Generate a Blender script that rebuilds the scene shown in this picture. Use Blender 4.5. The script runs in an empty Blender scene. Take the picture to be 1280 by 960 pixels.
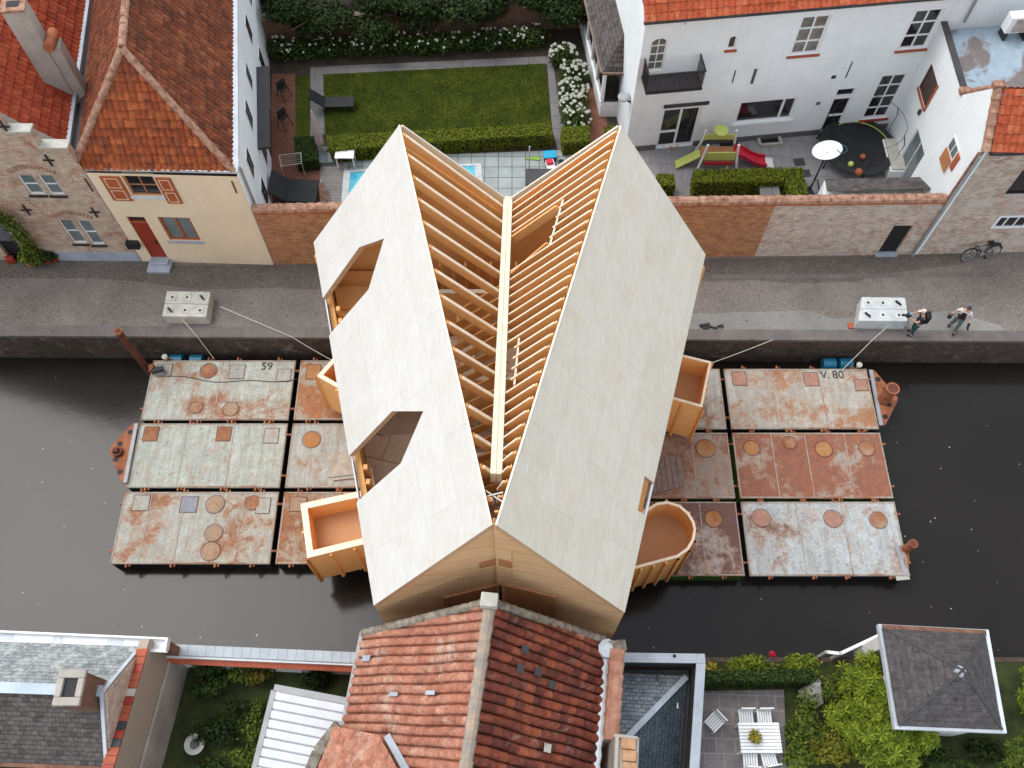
import bpy, bmesh, math, random
from mathutils import Vector, Matrix
R = math.radians
random.seed(7)
scene = bpy.context.scene
COL = scene.collection
# ------------------------------------------------------------------ camera model
CAM_Z, FPX, TILT = 31.0, 1100.0, 27.5
ST, CT = math.sin(R(TILT)), math.cos(R(TILT))
CAM = Vector((0, 0, CAM_Z))
def ray(px, py):
    u, v = px-640.0, py-480.0
    return Vector((u, FPX*ST - v*CT, -(FPX*CT + v*ST)))
def P(px, py, z=0.0):
    """point of the real place, measured on the survey photo, at height z"""
    d = ray(px, py)
    return CAM + d*((z-CAM_Z)/d.z)
def onplane(px, py, o, n):
    d = ray(px, py)
    return CAM + d*((o-CAM).dot(n)/d.dot(n))
def V(*a): return Vector(a)
# ------------------------------------------------------------------ mesh builder
ORIG = {}
class MB:
    def __init__(s): s.v = []; s.f = []; s.uv = None
    def add(s, vs, fs):
        b = len(s.v); s.v += [Vector(p) for p in vs]; s.f += [tuple(b+i for i in f) for f in fs]; return s
    def hexa(s, o, a, b, c):
        o, a, b, c = Vector(o), Vector(a), Vector(b), Vector(c)
        return s.add([o, o+a, o+a+b, o+b, o+c, o+a+c, o+a+b+c, o+b+c],
                     [(0,3,2,1),(4,5,6,7),(0,1,5,4),(1,2,6,5),(2,3,7,6),(3,0,4,7)])
    def box(s, c, size, rz=0.0, rx=0.0, ry=0.0):
        m = Matrix.Rotation(rz,3,'Z') @ Matrix.Rotation(ry,3,'Y') @ Matrix.Rotation(rx,3,'X')
        a, b, d = m@V(size[0],0,0), m@V(0,size[1],0), m@V(0,0,size[2])
        return s.hexa(Vector(c)-(a+b+d)/2, a, b, d)
    def bar(s, p, q, w, h=None, up=(0,0,1)):
        """rectangular bar from p to q, w wide, h tall (centred)"""
        p, q = Vector(p), Vector(q); h = h or w
        d = (q-p); x = d.cross(Vector(up))
        if x.length < 1e-5: x = d.cross(V(1,0,0))
        x.normalize(); y = x.cross(d).normalized()
        return s.hexa(p - x*w/2 - y*h/2, d, x*w, y*h)
    def tube(s, pts, r, n=8, r2=None, cap=True):
        pts = [Vector(p) for p in pts]; b = len(s.v); m = len(pts)
        for i, p in enumerate(pts):
            d = (pts[min(i+1,m-1)]-pts[max(i-1,0)]).normalized()
            x = d.cross(V(0,0,1));
            if x.length < 1e-4: x = d.cross(V(0,1,0))
            x.normalize(); y = x.cross(d).normalized()
            rr = r if r2 is None else r+(r2-r)*i/(m-1)
            for k in range(n):
                a = 2*math.pi*k/n
                s.v.append(p + x*math.cos(a)*rr + y*math.sin(a)*rr)
        for i in range(m-1):
            for k in range(n):
                s.f.append((b+i*n+k, b+i*n+(k+1)%n, b+(i+1)*n+(k+1)%n, b+(i+1)*n+k))
        if cap:
            s.f.append(tuple(b+k for k in range(n))[::-1]); s.f.append(tuple(b+(m-1)*n+k for k in range(n)))
        return s
    def prism(s, pts, vec):
        pts = [Vector(p) for p in pts]; n = len(pts); vec = Vector(vec)
        s.add(pts+[p+vec for p in pts], [tuple(range(n)), tuple(range(2*n-1, n-1, -1))] + [(i, i+n, (i+1)%n+n, (i+1)%n) for i in range(n)])
        return s
    def poly(s, pts): return s.add(pts, [tuple(range(len(pts)))])
    def lathe(s, c, prof, n=20):
        b = len(s.v); c = Vector(c)
        for r, z in prof:
            for k in range(n):
                a = 2*math.pi*k/n; s.v.append(c+V(r*math.cos(a), r*math.sin(a), z))
        for i in range(len(prof)-1):
            for k in range(n):
                s.f.append((b+i*n+k, b+i*n+(k+1)%n, b+(i+1)*n+(k+1)%n, b+(i+1)*n+k))
        s.f.append(tuple(b+k for k in range(n))[::-1]); s.f.append(tuple(b+(len(prof)-1)*n+k for k in range(n)))
        return s
    def disc(s, c, r, n=20, h=.02): return s.lathe(c, [(r,0),(r,h)], n)
    def leaf(s, p, size, nrm=None, asp=.55):
        d = Vector((random.gauss(0,1), random.gauss(0,1), random.gauss(0,1)))
        nn = d.normalized() if nrm is None else (Vector(nrm)+d*.55).normalized()
        x = nn.orthogonal().normalized(); x.rotate(Matrix.Rotation(random.random()*6.28,3,nn)); y = nn.cross(x)
        x = x*size/2; y = y*size*asp/2
        return s.add([p-x, p-x*.1-y, p+x, p-x*.1+y], [(0,1,2,3)])
    def cloud(s, c, rad, n, size, asp=.55, shell=.55, up=.35, zmin=None):
        c = Vector(c)
        for _ in range(n):
            d = Vector((random.gauss(0,1), random.gauss(0,1), random.gauss(0,1))).normalized()
            t = shell + (1-shell)*random.random()**.6
            if random.random() < .15: t *= random.random()
            p = c + V(d.x*rad[0], d.y*rad[1], d.z*rad[2])*t
            if zmin is not None and p.z < zmin: p.z = zmin + random.random()*.1
            s.leaf(p, size*random.uniform(.6,1.3), (d.x, d.y, d.z+up), asp)
        return s
    def build(s, name, mat, parent=None, loc=None, smooth=False, bevel=0, uv=None):
        me = bpy.data.meshes.new(name)
        if parent is not None: o0 = ORIG[parent]
        else: o0 = Vector(loc) if loc is not None else V(0,0,0)
        me.from_pydata([tuple(p-o0) for p in s.v], [], s.f)
        me.validate(); me.materials.append(mat)
        ob = bpy.data.objects.new(name, me); COL.objects.link(ob)
        bm = bmesh.new(); bm.from_mesh(me); bmesh.ops.recalc_face_normals(bm, faces=bm.faces)
        bm.to_mesh(me); bm.free()
        if smooth:
            for p in me.polygons: p.use_smooth = True
        if bevel:
            md = ob.modifiers.new('bevel', 'BEVEL'); md.width = bevel; md.segments = 2; md.limit_method = 'ANGLE'
        if parent is not None: ob.parent = parent
        else: ob.location = o0
        ORIG[ob] = o0
        return ob
def tag(o, label, cat, group=None, kind=None):
    if label: o['label'] = label
    if cat: o['category'] = cat
    if group: o['group'] = group
    if kind: o['kind'] = kind
    return o
def thing(name, label, cat, loc, group=None):
    o = bpy.data.objects.new(name, None); COL.objects.link(o); o.location = Vector(loc)
    o.empty_display_size = .2; ORIG[o] = Vector(loc)
    return tag(o, label, cat, group)
def structure(name, mb, m, **k):
    o = mb.build(name, m, **k); o['kind'] = 'structure'; return o
def copy_thing(root, loc, rz=0.0, label=None):
    r = root.copy(); COL.objects.link(r); r.location = Vector(loc); r.rotation_euler = (0,0,rz)
    if label: r['label'] = label
    for ch in list(root.children):
        c = ch.copy(); COL.objects.link(c); c.parent = r
        for g in ch.children:
            d = g.copy(); COL.objects.link(d); d.parent = c
    return r
# ------------------------------------------------------------------ materials
class NT:
    def __init__(s, name):
        s.m = bpy.data.materials.new(name); s.m.use_nodes = True; s.t = s.m.node_tree; s.t.nodes.clear()
        s.out = s.n('ShaderNodeOutputMaterial'); s.b = s.n('ShaderNodeBsdfPrincipled')
        s.l(s.b.outputs[0], s.out.inputs[0])
    def n(s, t, **k):
        x = s.t.nodes.new(t)
        for a, b in k.items(): setattr(x, a, b)
        return x
    def l(s, a, b): s.t.links.new(a, b)
    def coord(s, stretch=(1,1,1), rnd=True, rot=(0,0,0)):
        tc = s.n('ShaderNodeTexCoord'); mp = s.n('ShaderNodeMapping'); mp.inputs['Scale'].default_value = stretch; mp.inputs['Rotation'].default_value = rot
        if rnd:
            oi = s.n('ShaderNodeObjectInfo'); mu = s.n('ShaderNodeMath', operation='MULTIPLY'); mu.inputs[1].default_value = 37.0
            s.l(oi.outputs['Random'], mu.inputs[0]); s.l(mu.outputs[0], mp.inputs['Location'])
        s.l(tc.outputs['Object'], mp.inputs['Vector']); return mp.outputs[0]
    def noise(s, vec, scale, detail=5, rough=.6, dist=0):
        x = s.n('ShaderNodeTexNoise'); x.inputs['Scale'].default_value = scale; x.inputs['Detail'].default_value = detail
        x.inputs['Roughness'].default_value = rough; x.inputs['Distortion'].default_value = dist
        if vec is not None: s.l(vec, x.inputs['Vector'])
        return x.outputs[0]
    def ramp(s, fac, stops, interp='LINEAR'):
        x = s.n('ShaderNodeValToRGB'); x.color_ramp.interpolation = interp; e = x.color_ramp.elements
        while len(e) < len(stops): e.new(.5)
        for i, (p, c) in enumerate(stops):
            e[i].position = p; e[i].color = (c, c, c, 1) if isinstance(c, (int, float)) else (*c, 1)
        s.l(fac, x.inputs[0]); return x.outputs[0]
    def mix(s, fac, a, b, mode='MIX'):
        x = s.n('ShaderNodeMix', data_type='RGBA', blend_type=mode)
        for sock, val in ((x.inputs[0], fac), (x.inputs[6], a), (x.inputs[7], b)):
            if isinstance(val, (int, float)): sock.default_value = val
            elif isinstance(val, tuple): sock.default_value = (*val, 1)
            else: s.l(val, sock)
        return x.outputs[2]
    def math(s, op, a, b=None):
        x = s.n('ShaderNodeMath', operation=op)
        for i, val in enumerate((a, b)):
            if val is None: continue
            if isinstance(val, (int, float)): x.inputs[i].default_value = val
            else: s.l(val, x.inputs[i])
        return x.outputs[0]
    def bump(s, h, strength=.3, dist=.02):
        x = s.n('ShaderNodeBump'); x.inputs['Strength'].default_value = strength; x.inputs['Distance'].default_value = dist
        s.l(h, x.inputs['Height']); s.l(x.outputs[0], s.b.inputs['Normal'])
    def fin(s, col, rough=.8, spec=.3, metal=0):
        if isinstance(col, tuple): s.b.inputs['Base Color'].default_value = (*col, 1)
        else: s.l(col, s.b.inputs['Base Color'])
        if isinstance(rough, (int, float)): s.b.inputs['Roughness'].default_value = rough
        else: s.l(rough, s.b.inputs['Roughness'])
        s.b.inputs['Specular IOR Level'].default_value = spec; s.b.inputs['Metallic'].default_value = metal
        return s.m
def mul(c, k): return tuple(min(1, x*k) for x in c)
def plain(name, c, rough=.7, var=.25, scale=3, spec=.3, metal=0, c2=None, stretch=(1,1,1), bump=0, thr=(.3,.7), fine=True):
    t = NT(name); v = t.coord(stretch)
    f = t.ramp(t.noise(v, scale, 6), [(thr[0], 0.0), (thr[1], 1.0)])
    col = t.mix(f, mul(c, 1-var), c2 or mul(c, 1+var*.5))
    if fine:
        g = t.ramp(t.noise(v, scale*11, 4, .7), [(.3, 1-var*.6), (.7, 1.0)])
        col = t.mix(1.0, col, g, 'MULTIPLY')
    if bump: t.bump(t.noise(v, scale*8, 5), bump, .02)
    return t.fin(col, rough, spec, metal)
def brick(name, c1, c2, mortar, bw=.22, bh=.065, c3=None, patch=(.5,.62), pscale=.5, ms=.012, c4=None):
    t = NT(name); tc = t.n('ShaderNodeTexCoord'); sp = t.n('ShaderNodeSeparateXYZ'); t.l(tc.outputs['Object'], sp.inputs[0])
    cb = t.n('ShaderNodeCombineXYZ'); t.l(t.math('ADD', sp.outputs[0], sp.outputs[1]), cb.inputs[0]); t.l(sp.outputs[2], cb.inputs[1])
    b = t.n('ShaderNodeTexBrick'); t.l(cb.outputs[0], b.inputs['Vector'])
    b.inputs['Scale'].default_value = 1; b.inputs['Brick Width'].default_value = bw; b.inputs['Row Height'].default_value = bh
    b.inputs['Mortar Size'].default_value = ms; b.inputs['Mortar Smooth'].default_value = .3
    b.inputs['Color1'].default_value = (*c1,1); b.inputs['Color2'].default_value = (*c2,1); b.inputs['Mortar'].default_value = (*mortar,1)
    col = b.outputs['Color']; o = tc.outputs['Object']
    if c3:
        f = t.ramp(t.noise(o, pscale, 7, .65, .4), [(patch[0], 0.0), (patch[1], .5)])
        col = t.mix(f, col, c3)
    if c4:
        f = t.ramp(t.noise(o, pscale*2.2, 7, .7, .8), [(.56, 0.0), (.66, .8)])
        col = t.mix(f, col, c4)
    g = t.ramp(t.noise(o, 9, 5, .7), [(.3, .72), (.7, 1.0)])
    col = t.mix(1.0, col, g, 'MULTIPLY')
    w_ = t.ramp(t.noise(cb.outputs[0], 2.2, 2), [(.3, .8), (.7, 1.1)]); col = t.mix(1.0, col, w_, 'MULTIPLY')
    t.bump(b.outputs['Fac'], .8, -.02)
    return t.fin(col, .9, .15)
def tiles(name, cols, lichen=None, lich=(.58,.7), lscale=1.2, dark=.0, moss=None, joint=0):
    """clay tiles: one tone per tile (uv counted in tiles), plus lichen patches"""
    t = NT(name); uv_ = t.n('ShaderNodeUVMap'); sx = t.n('ShaderNodeSeparateXYZ'); t.l(uv_.outputs[0], sx.inputs[0]); cx = t.n('ShaderNodeCombineXYZ')
    row = t.math('FLOOR', sx.outputs[1]); us = t.math('ADD', sx.outputs[0], t.math('MULTIPLY', t.math('MODULO', row, 2.0), .5 if joint else 0.0)); t.l(us, cx.inputs[0]); t.l(sx.outputs[1], cx.inputs[1])
    vm = t.n('ShaderNodeVectorMath', operation='FLOOR'); t.l(cx.outputs[0], vm.inputs[0])
    wn = t.n('ShaderNodeTexWhiteNoise', noise_dimensions='2D'); t.l(vm.outputs[0], wn.inputs['Vector'])
    n = len(cols); col = t.ramp(wn.outputs['Value'], [(i/(n-1), c) for i, c in enumerate(cols)])
    if joint:
        ju = t.math('LESS_THAN', t.math('FRACT', us), .10); jv = t.math('LESS_THAN', t.math('FRACT', sx.outputs[1]), .20)
        col = t.mix(t.math('MULTIPLY', t.math('MAXIMUM', ju, jv), joint), col, (.02,.02,.022))
    tc = t.n('ShaderNodeTexCoord'); o = tc.outputs['Object']
    g = t.ramp(t.noise(o, 3.5, 8, .75), [(.3, .5), (.65, 1.05)]); col = t.mix(1.0, col, g, 'MULTIPLY')
    g3 = t.ramp(t.noise(o, 15, 5, .8), [(.34, .55), (.6, 1.05)]); col = t.mix(1.0, col, g3, 'MULTIPLY')
    if dark:
        f = t.ramp(t.noise(o, 2.1, 8, .75, .5), [(.5, 0.0), (.62, dark)]); col = t.mix(f, col, (.035,.028,.025))
    if lichen:
        f = t.ramp(t.noise(o, lscale, 9, .75, .6), [(lich[0], 0.0), (lich[1], .8)]); col = t.mix(f, col, lichen)
    if moss:
        col = t.mix(t.ramp(t.noise(o, 2.7, 9, .8, .3), [(.645, 0.0), (.69, .9)]), col, moss)
    t.bump(t.noise(o, 40, 4), .25, .01)
    return t.fin(col, .9, .08)
def rusty(name, paint, seed, amt, rust=((.36,.135,.055),(.21,.075,.035)), dirt=(.12,.10,.085)):
    t = NT(name); tc = t.n('ShaderNodeTexCoord'); mp = t.n('ShaderNodeMapping'); mp.inputs['Location'].default_value = (seed*13.7, seed*7.3, seed*3.1)
    t.l(tc.outputs['Object'], mp.inputs[0]); v = mp.outputs[0]
    col = t.mix(t.ramp(t.noise(v, 1.6, 6, .7), [(.3, 0.0), (.7, 1.0)]), mul(paint, .78), mul(paint, 1.1))
    st = t.n('ShaderNodeMapping'); st.inputs['Scale'].default_value = (6, .5, 1); t.l(v, st.inputs[0])
    col = t.mix(t.ramp(t.noise(st.outputs[0], 1.1, 5), [(.45, 0.0), (.75, .55)]), col, mul(dirt, 1.8))
    big = t.noise(v, .55, 3, .5); med = t.noise(v, 1.7, 9, .72, .5); fine = t.noise(v, 9, 6, .7)
    s = t.math('ADD', t.math('MULTIPLY', big, .75), t.math('ADD', t.math('MULTIPLY', med, .9), t.math('MULTIPLY', fine, .3)))
    lo = 1.25 - amt*.42
    stain = t.ramp(t.math('MULTIPLY', s, .5), [((lo-.12)/2, 0.0), ((lo+.03)/2, .55)])
    blot = t.ramp(t.noise(v, 2.6, 7, .7, .8), [(.50, 0.0), (.64, .45+.3*amt)]); col = t.mix(blot, col, (.40,.29,.20))
    spk = t.ramp(t.noise(v, 6.5, 8, .8), [(.565, 0.0), (.64, .75)]); col = t.mix(spk, col, rust[1])
    col = t.mix(stain, col, (.36,.21,.12))
    m = t.ramp(t.math('MULTIPLY', s, .5), [((lo-.02)/2, 0.0), ((lo+.10)/2, .8)])
    rc = t.mix(t.ramp(t.noise(v, 3.3, 7, .7), [(.35, 0.0), (.65, 1.0)]), rust[0], rust[1])
    col = t.mix(m, col, rc)
    g = t.ramp(t.noise(v, 26, 4, .8), [(.30, .45), (.55, 1.0)]); col = t.mix(1.0, col, g, 'MULTIPLY')
    t.bump(fine, .3, .01)
    return t.fin(col, .8, .25)
def leaves(name, cols, trans=.25, rough=.55):
    t = NT(name); ge = t.n('ShaderNodeNewGeometry'); n = len(cols)
    col = t.ramp(ge.outputs['Random Per Island'], [(i/(n-1), c) for i, c in enumerate(cols)])
    t.fin(col, rough, .12)
    tr = t.n('ShaderNodeBsdfTranslucent'); t.l(col, tr.inputs[0]); mx = t.n('ShaderNodeMixShader'); mx.inputs[0].default_value = trans
    t.l(t.b.outputs[0], mx.inputs[1]); t.l(tr.outputs[0], mx.inputs[2]); t.l(mx.outputs[0], t.out.inputs[0])
    return t.m
def grid_mat(name, c1, c2, joint, bw, bh, ms=.01, rot=0, offset=.5, var=.25, rough=.8, bump=.4, spec=.25):
    t = NT(name); v = t.coord(rnd=False, rot=(0,0,rot)); b = t.n('ShaderNodeTexBrick'); t.l(v, b.inputs['Vector']); b.offset = offset
    b.inputs['Scale'].default_value = 1; b.inputs['Brick Width'].default_value = bw; b.inputs['Row Height'].default_value = bh
    b.inputs['Mortar Size'].default_value = ms; b.inputs['Color1'].default_value = (*c1,1); b.inputs['Color2'].default_value = (*c2,1); b.inputs['Mortar'].default_value = (*joint,1)
    g = t.ramp(t.noise(v, 1.3, 7, .7), [(.3, 1-var), (.7, 1.0)]); col = t.mix(1.0, b.outputs['Color'], g, 'MULTIPLY')
    g2 = t.ramp(t.noise(v, 14, 5, .7), [(.3, 1-var*.7), (.7, 1.0)]); col = t.mix(1.0, col, g2, 'MULTIPLY')
    t.bump(b.outputs['Fac'], bump, -.01)
    return t.fin(col, rough, spec)
M = {}
M['ply'] = None
def wood_mats():
    def ply(name, a, b, c, sc):
        t = NT(name); v = t.coord((5,.6,.6)); w = t.coord((1,1,1))
        f = t.ramp(t.noise(v, 1.2*sc, 7, .7, .3), [(.32, 0.0), (.68, 1.0)]); col = t.mix(f, a, b)
        col = t.mix(t.ramp(t.noise(w, 1.5, 4), [(.45, 0.0), (.75, .5)]), col, c)
        g = t.ramp(t.noise(t.coord((30,2,2)), 1.5, 5, .8), [(.3, .82), (.6, 1.0)]); col = t.mix(1.0, col, g, 'MULTIPLY')
        k = t.n('ShaderNodeTexVoronoi'); k.inputs['Scale'].default_value = 2.2; t.l(t.coord((1.6,.7,1)), k.inputs['Vector'])
        kn = t.ramp(k.outputs['Distance'], [(.03, .7), (.07, 0.0)]); col = t.mix(kn, col, mul(c, .75))
        tc = t.n('ShaderNodeTexCoord'); sp = t.n('ShaderNodeSeparateXYZ'); t.l(tc.outputs['Object'], sp.inputs[0]); cb = t.n('ShaderNodeCombineXYZ'); t.l(sp.outputs[1], cb.inputs[0]); t.l(sp.outputs[2], cb.inputs[1])
        bk = t.n('ShaderNodeTexBrick'); t.l(cb.outputs[0], bk.inputs['Vector']); bk.inputs['Scale'].default_value = 1; bk.inputs['Brick Width'].default_value = 3.2; bk.inputs['Row Height'].default_value = 1.37; bk.inputs['Mortar Size'].default_value = .007
        bk.inputs['Color1'].default_value = (1,1,1,1); bk.inputs['Color2'].default_value = (.93,.92,.90,1); bk.inputs['Mortar'].default_value = (.74,.70,.64,1); col = t.mix(.8, col, bk.outputs['Color'], 'MULTIPLY')
        return t.fin(col, .65, .25)
    M['ply'] = ply('plywood_white', (.60,.59,.56), (.565,.55,.515), (.565,.49,.405), 1)
    M['ply2'] = ply('plywood_grey', (.73,.69,.59), (.675,.63,.525), (.65,.53,.385), 1.3)
    t = NT('pine'); v = t.coord((1,1,1)); col = t.mix(t.ramp(t.noise(v, 4, 6, .7, 1.0), [(.3, 0.0), (.7, 1.0)]), (.84,.48,.19), (.76,.39,.13))
    pn_ = t.mix(t.ramp(t.noise(v, 17, 3), [(.6, 0.0), (.75, .35)]), col, (.55,.28,.12))
    oi = t.n('ShaderNodeObjectInfo'); pn_ = t.mix(1.0, pn_, t.ramp(oi.outputs['Random'], [(0, (.80,.76,.72)), (.5, (1.0,1.0,1.0)), (1, (1.06,1.1,1.18))]), 'MULTIPLY')
    kn = t.n('ShaderNodeTexVoronoi'); kn.inputs['Scale'].default_value = 3.5; t.l(v, kn.inputs['Vector']); pn_ = t.mix(t.ramp(kn.outputs['Distance'], [(.05, .8), (.10, 0.0)]), pn_, (.30,.14,.06))
    M['pine'] = t.fin(pn_, .6, .25)
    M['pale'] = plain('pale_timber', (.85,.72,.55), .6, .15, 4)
    M['facade'] = grid_mat('facade_sheets', (.62,.40,.22), (.56,.35,.19), (.25,.14,.07), 3.1, .62, .012, 0, .5, .2, .6, .15)
    t = NT('facade_ply'); tc = t.n('ShaderNodeTexCoord'); sp = t.n('ShaderNodeSeparateXYZ'); t.l(tc.outputs['Object'], sp.inputs[0])
    cb = t.n('ShaderNodeCombineXYZ'); t.l(sp.outputs[0], cb.inputs[0]); t.l(sp.outputs[2], cb.inputs[1])
    b = t.n('ShaderNodeTexBrick'); t.l(cb.outputs[0], b.inputs['Vector']); b.inputs['Scale'].default_value = 1; b.inputs['Brick Width'].default_value = 30.0; b.inputs['Row Height'].default_value = .83
    b.inputs['Mortar Size'].default_value = .009; b.inputs['Color1'].default_value = (.76,.48,.26,1); b.inputs['Color2'].default_value = (.71,.435,.225,1); b.inputs['Mortar'].default_value = (.28,.17,.09,1)
    mp = t.n('ShaderNodeMapping'); mp.inputs['Scale'].default_value = (1,1,7); t.l(tc.outputs['Object'], mp.inputs[0])
    col = t.mix(1.0, b.outputs['Color'], t.ramp(t.noise(mp.outputs[0], 1.4, 6, .7, .5), [(.3, .72), (.7, 1.0)]), 'MULTIPLY')
    M['facade'] = t.fin(col, .6, .25)
    M['ply_floor'] = grid_mat('plywood_floor', (.80,.64,.48), (.74,.58,.42), (.2,.13,.08), 2.4, 1.2, .012, .3, .5, .25, .6, .1)
    M['brown_panel'] = plain('brown_panel', (.46,.20,.085), .6, .25, 3, stretch=(1,1,5))
wood_mats()
M['water'] = None
t = NT('canal_water'); v = t.coord((1,1,1), rnd=False)
col = t.mix(t.ramp(t.noise(v, .25, 4), [(.3, 0.0), (.7, 1.0)]), (.011,.0095,.008), (.016,.0135,.011))
t.bump(t.noise(t.coord((1,1.6,1), rnd=False), 1.4, 5, .55, .4), .06, .05)
t.b.inputs['IOR'].default_value = 1.33
M['water'] = t.fin(col, .15, .5)
t = NT('pool_water'); v = t.coord(rnd=False); col = t.mix(t.ramp(t.noise(v, 2.5, 3, .5, 1.5), [(.35, 0.0), (.7, 1.0)]), (.05,.36,.50), (.10,.50,.62)); t.bump(t.noise(v, 6, 3), .15, .03)
M['pool'] = t.fin(col, .06, .5)
def cobble(name, a, b, joint, sc, patch=None):
    t = NT(name); v = t.coord((1,1.5,1), rnd=False); w = t.coord(rnd=False)
    vo = t.n('ShaderNodeTexVoronoi', feature='F1'); vo.inputs['Scale'].default_value = sc; t.l(v, vo.inputs['Vector'])
    col = t.mix(t.ramp(vo.outputs['Color'], [(.1, 0.0), (.9, 1.0)]), a, b)
    d = t.n('ShaderNodeTexVoronoi', feature='DISTANCE_TO_EDGE'); d.inputs['Scale'].default_value = sc; t.l(v, d.inputs['Vector'])
    col = t.mix(t.ramp(d.outputs['Distance'], [(.02, 1.0), (.10, 0.0)]), col, joint)
    g = t.ramp(t.noise(w, .35, 8, .7, .5), [(.3, .68), (.68, 1.12)]); col = t.mix(1.0, col, g, 'MULTIPLY')
    if patch: col = t.mix(t.ramp(t.noise(w, .8, 8, .75, .6), [(.55, 0.0), (.68, .6)]), col, patch)
    col = t.mix(1.0, col, t.ramp(t.noise(w, 12, 5, .75), [(.3, .85), (.7, 1.05)]), 'MULTIPLY')
    t.bump(d.outputs['Distance'], .5, .02)
    return t.fin(col, .85, .25)
M['street'] = cobble('street_setts', (.19,.167,.148), (.235,.208,.186), (.138,.119,.105), 9)
M['street_dark'] = cobble('old_setts', (.135,.117,.10), (.175,.153,.132), (.088,.076,.064), 7.5, (.10,.097,.065))
M['pavement'] = cobble('pale_paving', (.235,.23,.215), (.265,.258,.24), (.20,.195,.18), 11)
M['kerb'] = grid_mat('kerb_stone', (.20,.18,.165), (.18,.162,.148), (.135,.12,.11), 1.3, .9, .012, 0, .5, .35)
M['quay'] = brick('quay_brick', (.085,.055,.045), (.13,.09,.07), (.10,.09,.08), .24, .08, (.045,.045,.028), (.45,.6), .8, .014, (.24,.21,.18))
M['concrete'] = plain('concrete', (.50,.49,.43), .9, .3, 2.5)
M['concrete_white'] = plain('white_concrete', (.56,.59,.58), .9, .22, 2.5)
M['concrete_dirty'] = plain('dirty_concrete', (.45,.42,.36), .9, .35, 2)
M['black'] = plain('black_stuff', (.018,.018,.02), .6, .2, 3)
M['iron'] = plain('iron', (.03,.028,.028), .5, .3, 5, .4)
M['rope'] = plain('rope', (.55,.52,.46), .9, .2, 9)
M['white'] = plain('white_paint', (.78,.80,.80), .5, .06, 3)
def render_wall(name, c, dirt, amt=.35):
    t = NT(name); v = t.coord((1,1,1)); s = t.coord((3.2,3.2,.28))
    col = t.mix(t.ramp(t.noise(v, .7, 7, .65), [(.3, 0.0), (.7, 1.0)]), c, mul(c, .9))
    col = t.mix(t.ramp(t.noise(s, 1.3, 7, .7), [(.52, 0.0), (.78, amt)]), col, dirt)
    col = t.mix(t.ramp(t.noise(v, 1.9, 9, .8, .5), [(.60, 0.0), (.70, amt*.8)]), col, mul(dirt, 1.15))
    col = t.mix(1.0, col, t.ramp(t.noise(v, 18, 5, .7), [(.3, .9), (.7, 1.0)]), 'MULTIPLY'); t.bump(t.noise(v, 14, 5), .25, .02)
    return t.fin(col, .85, .15)
M['white_wall'] = render_wall('white_render', (.84,.88,.88), (.60,.61,.59))
M['cream'] = render_wall('cream_render', (.78,.65,.46), (.54,.43,.30))
M['plinth'] = plain('grey_plinth', (.15,.14,.14), .85, .3, 1.5)
M['plinth_blue'] = plain('blue_plinth', (.36,.40,.46), .85, .2, 1.5)
M['glass'] = plain('dark_glass', (.018,.018,.022), .06, .3, 1.5, .8)
M['glass_curtain'] = plain('curtained_glass', (.22,.20,.17), .12, .45, 4, .8)
M['glass_grey'] = plain('grey_glass', (.16,.20,.20), .08, .3, 1.5, .8)
M['zinc'] = plain('zinc', (.36,.40,.44), .45, .25, 1.2, .5)
M['zinc_pale'] = plain('pale_zinc', (.55,.60,.64), .45, .2, 1.2, .5)
M['lead'] = plain('lead_dark', (.055,.052,.055), .6, .3, 1.3, .4)
M['steel'] = plain('steel_grey', (.30,.31,.32), .5, .2, 2, .5)
M['terracotta'] = plain('terracotta', (.42,.135,.06), .85, .35, 3)
M['coping'] = plain('clay_coping', (.40,.16,.085), .9, .5, 5, c2=(.55,.34,.24))
M['red'] = plain('red_paint', (.33,.045,.025), .5, .2, 2)
M['shutter'] = plain('rust_red_paint', (.40,.10,.035), .5, .15, 2)
M['sill_red'] = plain('red_sill', (.40,.10,.05), .7, .2, 3)
M['rust'] = plain('rust_steel', (.33,.105,.045), .75, .4, 3, c2=(.40,.15,.07))
M['rust_dark'] = plain('dark_rust', (.14,.05,.03), .8, .4, 3)
M['mooring_blue'] = plain('blue_drum', (.01,.14,.24), .4, .15, 2, .5)
M['brick_orange'] = brick('orange_brick', (.58,.25,.105), (.32,.115,.045), (.55,.38,.24), .26, .085, (.48,.24,.11), (.48,.62), .6)
M['brick_pale'] = brick('pale_brick', (.66,.54,.44), (.44,.25,.17), (.68,.63,.57), .26, .085, (.70,.65,.57), (.42,.6), .8, .012, (.50,.25,.13))
M['brick_pink'] = brick('pink_brick', (.62,.43,.32), (.40,.21,.135), (.64,.57,.47), .26, .085, (.60,.52,.40), (.42,.58), .45, .012, (.46,.19,.09))
M['brick_dark'] = brick('dark_brick', (.26,.13,.085), (.19,.09,.06), (.24,.19,.15))
M['render_grey'] = plain('stained_render', (.40,.37,.33), .9, .25, .9, c2=(.48,.43,.36))
M['soil'] = plain('soil', (.055,.042,.03), .95, .35, 3)
M['soil_green'] = plain('mossy_soil', (.035,.045,.016), .95, .4, 2, c2=(.06,.075,.02))
M['brick_pave'] = grid_mat('red_brick_paving', (.27,.105,.06), (.20,.075,.045), (.16,.10,.07), .2, .1, .012, .1)
M['deck'] = grid_mat('grey_decking', (.33,.31,.29), (.28,.26,.24), (.10,.09,.08), 3.0, .14, .01, 0)
M['terrace'] = grid_mat('terrace_slabs', (.42,.47,.46), (.37,.42,.41), (.14,.15,.14), .62, .62, .018, 0, 0)
M['patio'] = grid_mat('flagstones', (.24,.215,.215), (.31,.285,.28), (.42,.39,.36), .62, .46, .018, .03, .37, .45)
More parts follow.
